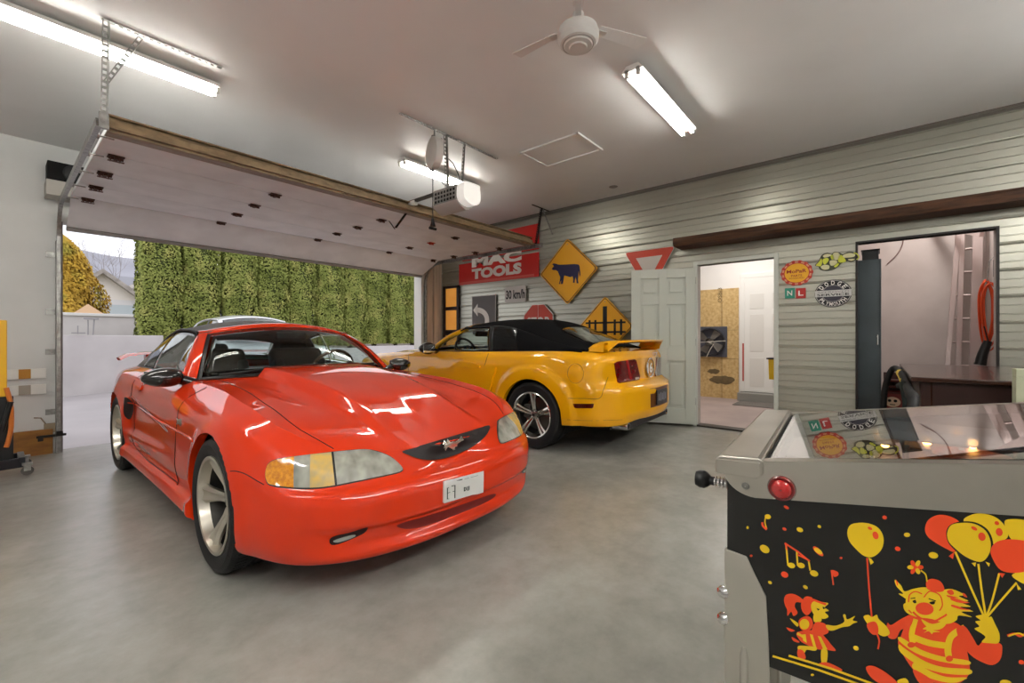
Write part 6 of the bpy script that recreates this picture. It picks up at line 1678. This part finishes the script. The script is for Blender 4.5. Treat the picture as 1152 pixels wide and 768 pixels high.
# running horse emblem
hs=[(780,158),(786,148),(782,140),(790,134),(797,138),(802,130),(812,134),(822,128),(834,128),(846,122),(858,118),(864,122),(850,128),(842,134),(836,140),(838,148),(828,150),(826,158),(830,166),(822,172),(818,164),(812,156),(800,150),(794,156),(790,166),(786,162),(790,150)]
hx=[(280+x/3.6,460+y/3.6) for x,y in hs]
car.patch('horse_emblem',hx,mat('emblem_chrome','dcd6cc',.2,metal=.9),off=.014,skirt=.006,step=2.0,smooth=False)
# plate
pp=[(498.2,541.5),(542.2,530.0),(541.8,552.0),(498.0,565.0)]
car.patch('number_plate',pp,mat('plate_white','dcdcd8',.4),off=.014,skirt=.02,step=6,smooth=False)
def platept(u_,v_): 
    a=V((*pp[0],0)).lerp(V((*pp[1],0)),u_); b=V((*pp[3],0)).lerp(V((*pp[2],0)),u_); c=b.lerp(a,v_); return (c.x,c.y)
def pstroke(pts,w=.035):
    out=[]
    for i in range(len(pts)-1):
        a,b=V((*pts[i],0)),V((*pts[i+1],0)); d=(b-a); n=V((-d.y,d.x,0)).normalized()*w/2
        car.patch('plate_print',[platept(*(a+n*.5).to_2d()),platept(*(b+n*.5).to_2d()),platept(*(b-n*.5).to_2d()),platept(*(a-n*.5).to_2d())],mat('plate_ink','20342c',.5),off=.0155,skirt=0,step=3,smooth=False)
for q in ([(.07,.70),(.07,.15)],[(.07,.45),(.14,.45)],[(.06,.68),(.11,.70)],[(.06,.17),(.11,.15)],[(.17,.72),(.27,.72)],[(.26,.72),(.26,.10)],[(.20,.45),(.26,.45)],[(.50,.50),(.50,.30)],[(.50,.50),(.54,.46)],[(.50,.30),(.54,.34)],[(.54,.46),(.54,.34)],[(.58,.50),(.58,.30)],[(.58,.30),(.62,.30)],[(.62,.50),(.62,.30)],[(.30,.88),(.45,.88)],[(.50,.88),(.62,.88)],[(.66,.88),(.85,.88)]): pstroke(q,.05 if q[0][1]<.8 else .03)
# intake and fog slots
car.patch('lower_intake',catmull([(447,590),(452,594),(468,594),(500,584),(540,568),(556,559),(556,555),(540,560),(500,574),(470,583)],3),mat('intake_shade_red','70130a',.6),off=.001,skirt=0,step=5)  # shade inside the intake painted as a darker red patch
fg=car.patch('fog_slot',catmull([(371,606),(378,602),(392,599),(408,594),(414,593),(410,599),(398,605),(380,612),(372,612)],3),mat('fog_dark','240706',.5),off=.0012,skirt=0,step=3,both=True)
car.patch('fog_lamp',catmull([(375,608),(384,604.5),(396,601.5),(400,602),(392,606),(380,609.5)],3),mat('fog_glass','9a9c96',.1,coat=1),off=.004,skirt=.006,step=2.5,both=True)
# side scoop
car.patch('side_scoop',catmull([(-.80,.56),(-.82,.62),(-.90,.66),(-.97,.655),(-.96,.58),(-.92,.51),(-.86,.49)],3),mat('scoop_dark','1c0605',.7),off=.002,skirt=0,step=.02,view=SL_,both=True)
car.patch('door_handle',catmull([(-.60,.755),(-.60,.790),(-.52,.80),(-.42,.79),(-.42,.758),(-.51,.745)],3),RED,off=.010,skirt=.012,step=.02,view=SL_,both=True)
m_b=mat('badge_chrome','c9c7c2',.25,metal=.9)
car.patch('fender_badge',[(.72,.655),(.69,.68),(.64,.67),(.60,.675),(.62,.655),(.60,.635),(.66,.645),(.70,.635)],m_b,off=.006,skirt=.006,step=.02,view=SL_,both=True,smooth=False)
for s1 in (1,-1):
    m=MB().box((-2.275,s1*.55,.72),(.02,.42,.13)); 
car.patch('tail_light',[(.25,.62),(.74,.62),(.76,.80),(.25,.80)],mat('tail_red','7c0d10',.15,coat=1),off=.004,skirt=.01,step=.06,view=(V((-4,0,0)),Y,Z,X),both=True)
car.patch('side_marker',[(-2.02,.66),(-2.16,.66),(-2.16,.78),(-2.04,.78)],MATS['tail_red'],off=.006,skirt=.01,step=.03,view=SL_,both=True)
# greenhouse
M_vinyl=mat('grey_black_vinyl','57534f',.5,bump=.1,bscale=220)
M_canvas=mat('black_canvas','09090b',.9,spec=.15)
M_rearp=mat('clear_vinyl_window','e6eef2',.12,trans=.9,ior=1.2,bump=.25,bscale=6)
g=dict(base_c=(.47,0,.885),base_s=(.27,.76,.855),head_c=(-.08,0,1.255),head_s=(-.17,.565,1.185),bow=.035,pw=.055,
 roof=[(-.14,1.255,.600,1.186),(-.40,1.292,.605,1.212),(-.70,1.308,.605,1.212),(-1.0,1.285,.61,1.16),(-1.25,1.20,.635,1.06),(-1.45,1.05,.67,.955),(-1.62,.935,.70,.90)],
 rearwin=(.72,.93,.62),roof_mat=M_vinyl,rear_mat=M_rearp,
 side=[('side_window',.24,.22,-.78,-.74,M_cglass),('quarter_window',-.80,-.76,-1.12,-.98,M_cglass),('soft_top_quarter',-1.12,-.98,-1.52,-1.54,M_vinyl)],rail_x=(-.14,-1.50),belt_x=(.25,-1.50))
W_,tc_,bo_=greenhouse(car,g)
interior(car,.26,-1.35,.70,.865)
seat(car,-.42,.36,zf=.28,ht=1.10); seat(car,-.42,-.36,zf=.28,ht=1.10)
rbox((-1.05,0,.60),(.22,1.1,.52)).build('rear_seat',M_seat,redc,local=True,bevel=.06,seg=3,smooth=True)
steering(car,.02,.36,.86,m=mat('tan_steering','6b5444',.4))
MB().box((.02,0,1.165),(.03,.24,.06)).build('inner_mirror',M_dark,redc,local=True,bevel=.012)
mirror_part(car,.27,.905,.895,mat('mirror_black','0b0b0c',.12,coat=1),sc=(.085,.115,.062))
for sx,y0_,y1_ in ((0,-.60,.02),(0,.02,.60)):
    p=W_(.045,y0_/.735)+V((.03,0,.012)); q=W_(.10,y1_/.735)+V((.01,0,.012)) if y1_>0 else W_(.05,y1_/.735)+V((.015,0,.014))
    car.part(MB().tube([p,p.lerp(q,.5)+V((.004,0,.006)),q],.008,6),'wiper',M_dark)
car.part(MB().grid([[V((p.x+.02,p.y*sd,p.z+.004)),W_(.0,sd*p.y/.735)+V((.015,0,-.002))] for sd,L_ in ((-1,B_[::-1]),(1,B_)) for p in L_]),'cowl_panel',M_dark,smooth=True)
# spoiler
m=MB(); rows=[]
for t_ in np.linspace(-1,1,25):
    y=t_*.83; z=1.00-.02*abs(t_)**4-.035*sstep(.9,1.0,abs(t_)); x=-2.0+.05*t_*t_+.10*abs(t_)**3
    rows.append([V((x+.10,y,z-.010)),V((x+.04,y,z+.010)),V((x-.06,y,z+.014)),V((x-.13,y,z+.008)),V((x-.06,y,z-.014)),V((x+.10,y,z-.010))])
m.grid(rows); sp1=car.part(m,'spoiler',RED,smooth=True,recalc=True,ang=60)
for sd in (1,-1): MB().bar((-1.93,sd*.60,.86),(-1.96,sd*.60,.995),.03,.12).build('spoiler_leg',RED,sp1,local=True,bevel=.008)
# wheels
for x in (AX,-AX):
    for sd in (1,-1): wheel(car,x,.925,sd,.328,.245,.232,'star',offs=.3 if x>0 else .1,mrim=mat('machined_alloy','cfc9bd',.28,metal=.95))
liner(car,AX,RA,.88,.33); liner(car,-AX,RA,.88,.33)
MB().box2((-2.0,-.60,.19),(2.0,.60,.24)).box2((-.9,-.84,.19),(.9,.84,.24)).build('underbody',M_blackm,redc,local=True)
# ================================================================ yellow coupe convertible
YEL=mat('yellow_paint','f0ab05',.5,coat=1,metal=0,spec=.08)
fwd=V((-.041,.99916,0)); AXY=1.36
org=V((4.50,2.79,0))+fwd*AXY
yelc=thing('convertible_car','bright yellow convertible with black soft top and rear spoiler parked facing outdoors','car',(org.x,org.y,0),atan2(fwd.y,fwd.x))
def yp(belt,top,ti=.10,lo=.24,sh=.04,low=0):
    return [(.18,lo),(.035,lo),(.012,lo+.035),(0,lo+.10),(0,.44),(0,.54),(0,.65),(.004,.75),(.014,belt-.12),(sh,belt-.03),(ti,top)]
F0=[(.25,.22),(.05,.22),(.01,.26),(.0,.34),(.0,.42),(.01,.50),(.03,.56),(.05,.64),(.07,.74),(.10,.82),(.18,.86)]
F3=[(.25,.22),(.05,.22),(.01,.26),(.0,.34),(.0,.42),(.005,.50),(.02,.56),(.03,.64),(.05,.74),(.08,.82),(.17,.875)]
B12=[(.20,.31),(.04,.30),(.015,.34),(.0,.42),(.0,.52),(.0,.605),(.006,.655),(.03,.715),(.038,.78),(.055,.92),(.13,1.005)]
B13=[(.20,.31),(.04,.30),(.015,.34),(.0,.42),(.0,.52),(.0,.605),(.012,.655),(.06,.700),(.085,.735),(.080,.92),(.12,1.01)]
B15=[(.20,.34),(.04,.34),(.015,.37),(.0,.44),(.0,.53),(.0,.605),(.012,.655),(.09,.700),(.135,.730),(.125,.92),(.15,1.015)]
sty=[(2.25,0,F0),(2.22,.35,F0),(2.12,.66,F0),(1.93,.83,F3),(1.72,.89,yp(.86,.90,.15)),(AXY,.925,yp(.90,.935,.16,.26)),(.95,.905,yp(.925,.955,.14)),(.40,.90,yp(.945,.975)),(-.35,.905,yp(.96,.985)),(-.80,.91,yp(.97,.995)),(-AXY,.935,yp(.985,1.01,.12,.27)),(-1.78,.915,yp(.985,1.015,.13,.29)),(-2.08,.865,B12),(-2.23,.72,B13),(-2.35,.40,B15),(-2.395,0,B15)]
YA=.375
def disp_y(x,y,z,n):
    d=0
    if y>.5:
        for xa in (AXY,-AXY):
            r=sqrt((x-xa)**2+(z-.35)**2)
            d+=.028*sstep(YA+.16,YA+.115,r)*sstep(YA-.2,YA-.05,r)-.006*sstep(YA+.02,YA,r)
        if -1.0<x<1.0: d-=.018*sstep(.14,.0,abs(z-.47))*sstep(1.0,.6,abs(x))
    return d
car=Car(yelc,sty,YEL,[(AXY,.35,YA),(-AXY,.35,YA)],disp_y)
yc=car
car.hull()
top=car.top
ic,iw=car.idx[3],car.idx[7]
F_=top[:ic+1]; S_=top[ic:iw+1]; cs=top[iw]; nW=len(F_); nL=len(S_)
B_=[V((.62+(cs.x-.62)*(j/(nW-1))**2,cs.y*j/(nW-1),1.0+(cs.z-1.0)*(j/(nW-1))**2)) for j in range(nW)]
c0=F_[0]; C_=[V((c0.x+(.62-c0.x)*(i/(nL-1)),0,c0.z+(1.0-c0.z)*(1-(1-i/(nL-1))**1.5))) for i in range(nL)]
Gh=car.coons(F_,S_,B_,C_,lambda x,y:.018*sstep(.42,.36,abs(y))*sstep(2.0,1.3,x)); car.panel('hood',Gh)
ir=car.idx[10]+12; ie=car.idx[13]
S2=top[ir:ie+1][::-1]; F2_=top[ie:][::-1]; xs_=top[ir].x
n2=len(F2_)-1
B2=[V((xs_-.05*(1-(j/n2)**2),top[ir].y*j/n2,1.045+(top[ir].z-1.045)*(j/n2)**2)) for j in range(n2+1)]
C2=[F2_[0].lerp(B2[0],i/(len(S2)-1))+Z*.012*sin(pi*i/(len(S2)-1)) for i in range(len(S2))]
G2=car.coons(F2_,S2,B2,C2); car.panel('trunk_lid',G2)
M_seam=mat('panel_gap_yellow','5a3604',.8)
SLy=(V((0,3,0)),X,Z,V((0,-1,0)))
car.line('door_gap',[(549.5,397.5),(547,405),(544.5,413)],M_seam,.0035,both=True)
car.line('door_gap',[(558,413.5),(554,428),(551.5,446)],M_seam,.006,both=True)
car.line('door_gap',[(459.5,399),(459.5,412),(460,424)],M_seam,.003,both=True)
car.line('door_gap',[(.62,.30),(.1,.29),(-.55,.30)],M_seam,.003,view=SLy,both=True)
car.line('bumper_gap',[(639,448),(656,448),(674,448),(679,438),(684,424)],M_seam,.0025,both=True)
car.line('panel_gap',[(638,472),(665,473),(700,472)],M_seam,.0015,both=True)
# fuel door
fc=[(647.5+9*cos(a),420+11*sin(a)) for a in np.linspace(0,2*pi,17)[:-1]]
car.line('fuel_door',fc,M_seam,.002,closed=True)
# side scoop
car.patch('side_scoop',catmull([(543,413),(547,411.5),(556,411.5),(559,413.5),(556,424),(553,436),(551,447),(547,447),(545,436),(543,424)],2),YEL,off=.028,skirt=.03,step=3,both=True)
# reflector
car.patch('side_reflector',[(644.5,454),(668,454),(667.5,458),(666,459),(648,459),(646,458)],mat('marker_dark_red','4a0f0c',.2,coat=1),off=.003,skirt=.006,step=3,both=True)
# door handle
car.patch('door_handle',catmull([(521,411),(527,409.5),(530,407.5),(534,409),(540,411),(540,413.5),(531,414),(522,413.5)],2),YEL,off=.022,skirt=.025,step=2.5,both=True)
# tail lights (left one traced, mirrored)
M_tail=mat('tail_lens','7c0a10',.12,coat=1,noise=.8,nscale=18,col2='4a0609')
TL=[(690.8,408.5),(694,406.5),(713.5,404.0),(715.5,405.5),(717.5,414),(719.5,423),(719.3,427.2),(697.5,431),(694.8,429.8),(692.5,421)]
tls=car.patch('tail_light',TL,M_tail,off=.006,skirt=.02,both=True,step=2.6)
for sd_,par in zip((0,1),tls):
    pass
car.patch('light_bar',[(703,405.6),(706,405.2),(711,428.4),(708,429)],mat('tail_bright','9a1c1e',.12,coat=1),off=.0075,skirt=0,both=True,step=2.6,parent=None)
car.patch('reverse_lamp',[(713.5,424.3),(718.2,423.6),(719,426.8),(714.5,427.6)],mat('reverse_lens','b9a69c',.15,coat=1),off=.0085,skirt=0,both=True,step=2)
# panel between the lights with number badge
BV=(V((-4,0,0)),Y,Z,X)
car.patch('badge_panel',[(-.45,.725),(.45,.725),(.45,.94),(-.45,.94)],mat('badge_panel_yellow','e8a83a',.2,coat=1),off=.002,skirt=0,step=.06,view=BV)
mb=MB(); 
c,n=car.cast((-4,0,.83),X)
ringp=[V((c.x-.012,0+.10*cos(a),.83+.10*sin(a))) for a in np.linspace(0,2*pi,33)[:-1]]
mb.tube(ringp,.008,6,closed=True); rb=car.part(mb,'badge_ring',M_chrome,smooth=True)
mb=MB().text('16',V((c.x-.010,.075,.775)),-Y,Z,.15,.11,.002,bold=.03); mb.build('badge_number',mat('badge_white','f2eee6',.3),rb,local=True)
mb=MB(); mb.prism([(.095*cos(a),.095*sin(a)) for a in np.linspace(0,2*pi,33)[:-1]],(c.x-.006,0,.83),-Y,Z,.003); mb.build('badge_disc',mat('badge_tan','c98d3c',.25,coat=1),rb,local=True)
# small script above
c2_,n2_=car.cast((-4,-.18,.975),X)
if c2_: car.part(MB().text('GT',V((c2_.x-.004,-.14,.955)),-Y,Z,.16,.035,.002),'script_badge',M_chrome)
# plate
cp_,_=car.cast((-4,0,.56),X)
pb=MB().box((cp_.x-.008,0,.535),(.012,.31,.155)).build('number_plate',mat('plate_dark','23232a',.3),yelc,local=True,bevel=.003)
MB().text('ABC',V((cp_.x-.0145,.12,.50)),-Y,Z,.24,.075,.001,bold=.02).build('plate_lettering',mat('plate_grey','9ba0a8',.4),pb,local=True) if False else None
mb=MB()
for k in range(5): mb.box((cp_.x-.015,.10-k*.05,.535),(.002,.02,.085 if k%2 else .07))
mb.build('plate_marks',mat('plate_grey','8d929c',.4),pb,local=True)
car.patch('plate_recess',[(-.26,.44),(.26,.44),(.26,.635),(-.26,.635)],mat('recess_brown','6b3a10',.4),off=.001,skirt=0,step=.05,view=BV)
# diffuser and exhausts
MB().box2((-2.27,-.55,.245),(-2.02,.55,.36)).build('diffuser',M_dark,yelc,local=True,bevel=.02)
for sd in (1,-1):
    MB().lathe([(.028,0),(.036,0),(.040,.02),(.040,.20),(.028,.20)],(-2.27,sd*.56,.285),X,24).build('exhaust_tip',M_chrome,yelc,local=True,smooth=True)
# greenhouse
g=dict(base_c=(.60,0,1.005),base_s=(.36,.775,.975),head_c=(-.02,0,1.335),head_s=(-.15,.60,1.275),bow=.035,pw=.055,
 roof=[(-.10,1.340,.640,1.268),(-.45,1.380,.645,1.285),(-.85,1.388,.645,1.27),(-1.15,1.36,.66,1.20),(-1.42,1.28,.69,1.12),(-1.70,1.16,.735,1.06),(-1.92,1.06,.76,1.025)],
 rearwin=(.66,.93,.66),roof_mat=M_canvas,rear_mat=M_cglass,crown=3.0,
 side=[('side_window',.34,.32,-.70,-.58,M_cglass),('window_post',-.70,-.58,-.74,-.63,M_dark),('quarter_window',-.74,-.63,-1.12,-.98,mat('dark_glass','2a2c2c',.05,trans=.5,ior=1.3)),('soft_top_quarter',-1.12,-.98,-1.88,-1.88,M_canvas)],rail_x=(-.10,-1.86),belt_x=(.36,-1.86))
W_,tc_,bo_=greenhouse(car,g)
interior(car,.36,-1.45,.74,.975,zf=.30)
seat(car,-.40,.38,zf=.34,ht=1.19); seat(car,-.40,-.38,zf=.34,ht=1.19)
rbox((-1.1,0,.66),(.25,1.1,.56)).build('rear_seat',M_seat,yelc,local=True,bevel=.06,seg=3,smooth=True)
steering(car,.08,.38,.965)
p=car.onplane(542,375.5,1,0.0); MB().box((p.x,0,p.z),(.04,.26,.075)).build('inner_mirror',M_dark,yelc,local=True,bevel=.015)
p=car.onplane(482,395,1,.97)
mirror_part(car,p.x,.985,1.02,mat('mirror_brown','1a0f0c',.2,coat=1),sc=(.09,.12,.075))
# spoiler
m=MB(); rows=[]
for t_ in np.linspace(-1,1,31):
    a=abs(t_); y=t_*.72; z=1.122-.012*a*a-.085*sstep(.86,1.0,a); x=-2.14+.10*a*a+.06*sstep(.8,1,a)
    rows.append([V((x+.13,y,z-.03)),V((x+.06,y,z-.004)),V((x-.06,y,z+.012)),V((x-.15,y,z+.010)),V((x-.15,y,z-.008)),V((x-.04,y,z-.026)),V((x+.13,y,z-.03))])
m.grid(rows); sp2=car.part(m,'spoiler',YEL,smooth=True,recalc=True,ang=50)
for sd in (1,-1):
    m=MB(); rows=[]
    for k in range(9):
        u=k/8; x=-1.94-.16*u; z0_=1.035; zt=1.035+.062*u; y0_=.725
        rows.append([V((x,sd*(y0_+.035),z0_-.02)),V((x,sd*(y0_+.02),zt+.0)),V((x,sd*(y0_-.05),zt+.006)),V((x,sd*(y0_-.13),z0_+.0)),V((x,sd*(y0_-.08),z0_-.03)),V((x,sd*(y0_+.035),z0_-.02))])
    m.grid(rows); m.build('spoiler_leg',YEL,sp2,local=True,smooth=True,recalc=True)
m=MB().cyl((-1.45,.5,1.05),(-1.50,.5,1.25),.003,6)
# wheels
for x in (AXY,-AXY):
    for sd in (1,-1): wheel(car,x,.925,sd,.346,.235,.236,'bullitt',offs=.0,mrim=mat('bright_alloy','cfccc6',.16,metal=1))
liner(car,AXY,YA,.90,.35); liner(car,-AXY,YA,.90,.35)
MB().box2((-2.1,-.62,.24),(2.0,.62,.30)).box2((-.95,-.85,.24),(.95,.85,.30)).build('underbody',M_blackm,yelc,local=True)
# front lights (hidden from the garage)
car.patch('headlight',[(.45,.62),(.80,.62),(.80,.76),(.45,.76)],M_hl,off=.004,skirt=.01,step=.05,view=(V((4,0,0)),Y,Z,-X),both=True)
car.patch('grille',[(-.42,.60),(.42,.60),(.42,.78),(-.42,.78)],M_dark,off=.002,skirt=0,step=.08,view=(V((4,0,0)),Y,Z,-X))
# ================================================================ white car on the driveway
WHT=mat('white_paint','e4e6e8',.3,coat=1)
whc=thing('suv_car','white station wagon parked on the driveway just outside behind the red car','car',(3.75,10.6,-.11),-pi/2); whc.scale=(1,1,1.075)
def wp_(belt,top,ti=.09): return [(.15,.28),(.03,.28),(.01,.32),(0,.40),(0,.50),(0,.62),(0,.74),(.004,.86),(.012,belt-.10),(.03,belt-.03),(ti,top)]
FW_=[(.2,.28),(.04,.28),(.0,.34),(.0,.42),(.0,.52),(.01,.60),(.02,.68),(.04,.78),(.07,.86),(.11,.92),(.20,.96)]
stw=[(2.3,0,FW_),(2.27,.35,FW_),(2.17,.68,FW_),(1.98,.84,FW_),(1.75,.90,wp_(.98,1.02,.14)),(1.38,.92,wp_(1.0,1.04,.14)),(.95,.915,wp_(1.03,1.07)),(.5,.915,wp_(1.06,1.09)),(-.3,.915,wp_(1.07,1.10)),(-.8,.915,wp_(1.08,1.11)),(-1.38,.915,wp_(1.09,1.12)),(-1.8,.90,wp_(1.10,1.13)),(-2.1,.86,wp_(1.10,1.13)),(-2.25,.66,wp_(1.10,1.13)),(-2.3,.35,wp_(1.10,1.13)),(-2.32,0,wp_(1.10,1.13))]
car=Car(whc,stw,WHT,[(1.38,.36,.385),(-1.38,.36,.385)],None,step=.06,vsub=3)
car.hull(); top=car.top
ic,iw=car.idx[3],car.idx[7]; F_=top[:ic+1]; S_=top[ic:iw+1]; cs=top[iw]; nW=len(F_); nL=len(S_)
B_=[V((.75+(cs.x-.75)*(j/(nW-1))**2,cs.y*j/(nW-1),1.12+(cs.z-1.12)*(j/(nW-1))**2)) for j in range(nW)]
c0=F_[0]; C_=[V((c0.x+(.75-c0.x)*(i/(nL-1)),0,c0.z+(1.12-c0.z)*(1-(1-i/(nL-1))**1.5))) for i in range(nL)]
car.panel('hood',car.coons(F_,S_,B_,C_))
g=dict(base_c=(.72,0,1.12),base_s=(.46,.79,1.09),head_c=(-.05,0,1.60),head_s=(-.18,.64,1.53),bow=.04,pw=.05,
 roof=[(-.15,1.605,.68,1.53),(-.6,1.66,.69,1.56),(-1.1,1.66,.69,1.55),(-1.6,1.62,.685,1.50),(-1.9,1.56,.68,1.43),(-2.1,1.35,.74,1.25),(-2.25,1.13,.80,1.13)],rearwin=(.80,.95,.85),roof_mat=WHT,roof_name='roof',rail_mat=WHT,rear_mat=mat('dark_glass2','1a1c1e',.05,coat=1),
 side=[('side_window',.42,.38,-.65,-.65,MATS['dark_glass2']),('window_post',-.65,-.65,-.72,-.72,M_dark),('side_window',-.72,-.72,-1.6,-1.6,MATS['dark_glass2']),('quarter_panel',-1.6,-1.6,-2.1,-2.2,WHT)],rail_x=(-.15,-2.2),belt_x=(.45,-2.1))
greenhouse(car,g)
interior(car,.46,-2.0,.76,1.08,zf=.40)
for x in (1.38,-1.38):
    for sd in (1,-1): wheel(car,x,.905,sd,.355,.225,.22,'bullitt')
liner(car,1.38,.385,.90,.36); liner(car,-1.38,.385,.90,.36)
FVv=(V((4,0,0)),Y,Z,-X)
car.patch('headlight',[(.48,.70),(.78,.72),(.80,.84),(.50,.82)],M_hl,off=.004,skirt=.01,step=.05,view=FVv,both=True)
car.patch('grille',[(-.40,.66),(.40,.66),(.40,.84),(-.40,.84)],M_dark,off=.003,skirt=0,step=.08,view=FVv)
MB().box2((-2.1,-.62,.26),(2.0,.62,.32)).build('underbody',M_blackm,whc,local=True)
# ================================================================ camera, sky, exposure
cam=bpy.data.cameras.new('camera'); co=bpy.data.objects.new('camera',cam); COL.objects.link(co)
co.location=(0,0,CH); co.rotation_euler=(pi/2,0,-radians(49.94)); cam.sensor_width=36; cam.lens=36*F/1152; cam.shift_y=-4/1152; cam.clip_start=.02; cam.clip_end=2000
SC.camera=co
w=bpy.data.worlds.new('sky'); SC.world=w; w.use_nodes=True; nt=w.node_tree; bg=nt.nodes['Background']; L=nt.links.new
tc=nt.nodes.new('ShaderNodeTexCoord'); n=nt.nodes.new('ShaderNodeTexNoise'); n.inputs['Scale'].default_value=2.2; n.inputs['Detail'].default_value=5
r=nt.nodes.new('ShaderNodeValToRGB'); e=r.color_ramp.elements; e[0].position=.35; e[0].color=(*lin('e2e4ec'),1); e[1].position=.65; e[1].color=(*lin('fbfafa'),1)
L(tc.outputs['Generated'],n.inputs['Vector']); L(n.outputs[0],r.inputs[0]); L(r.outputs[0],bg.inputs[0]); bg.inputs[1].default_value=1.5
def lamp(name,loc,power,size,rot=(0,0,0),shape='RECTANGLE',sy=None,col=(1,1,1)):
    l=bpy.data.lights.new(name,'AREA'); l.energy=power; l.size=size; l.shape=shape; l.size_y=sy or size; l.color=col
    o=bpy.data.objects.new(name,l); COL.objects.link(o); o.location=loc; o.rotation_euler=rot; return o
# lamps on the ceilings of the two neighbouring rooms
lamp('shop_lamp',(7.6,1.8,3.15),46,1.2,sy=.3,col=(1,.97,.93)); lamp('store_lamp',(7.0,-.6,3.15),26,.9,sy=.2,col=(1,.96,.93))
for o in bpy.data.objects:
    if o.type=='LIGHT': o['label']='ceiling lamp of a neighbouring room'; o['category']='lamp'
vs_=SC.view_settings; SC.display_settings.display_device='sRGB'; vs_.view_transform='Standard'; vs_.look='None'; vs_.exposure=.15; vs_.gamma=1; vs_.use_curve_mapping=False
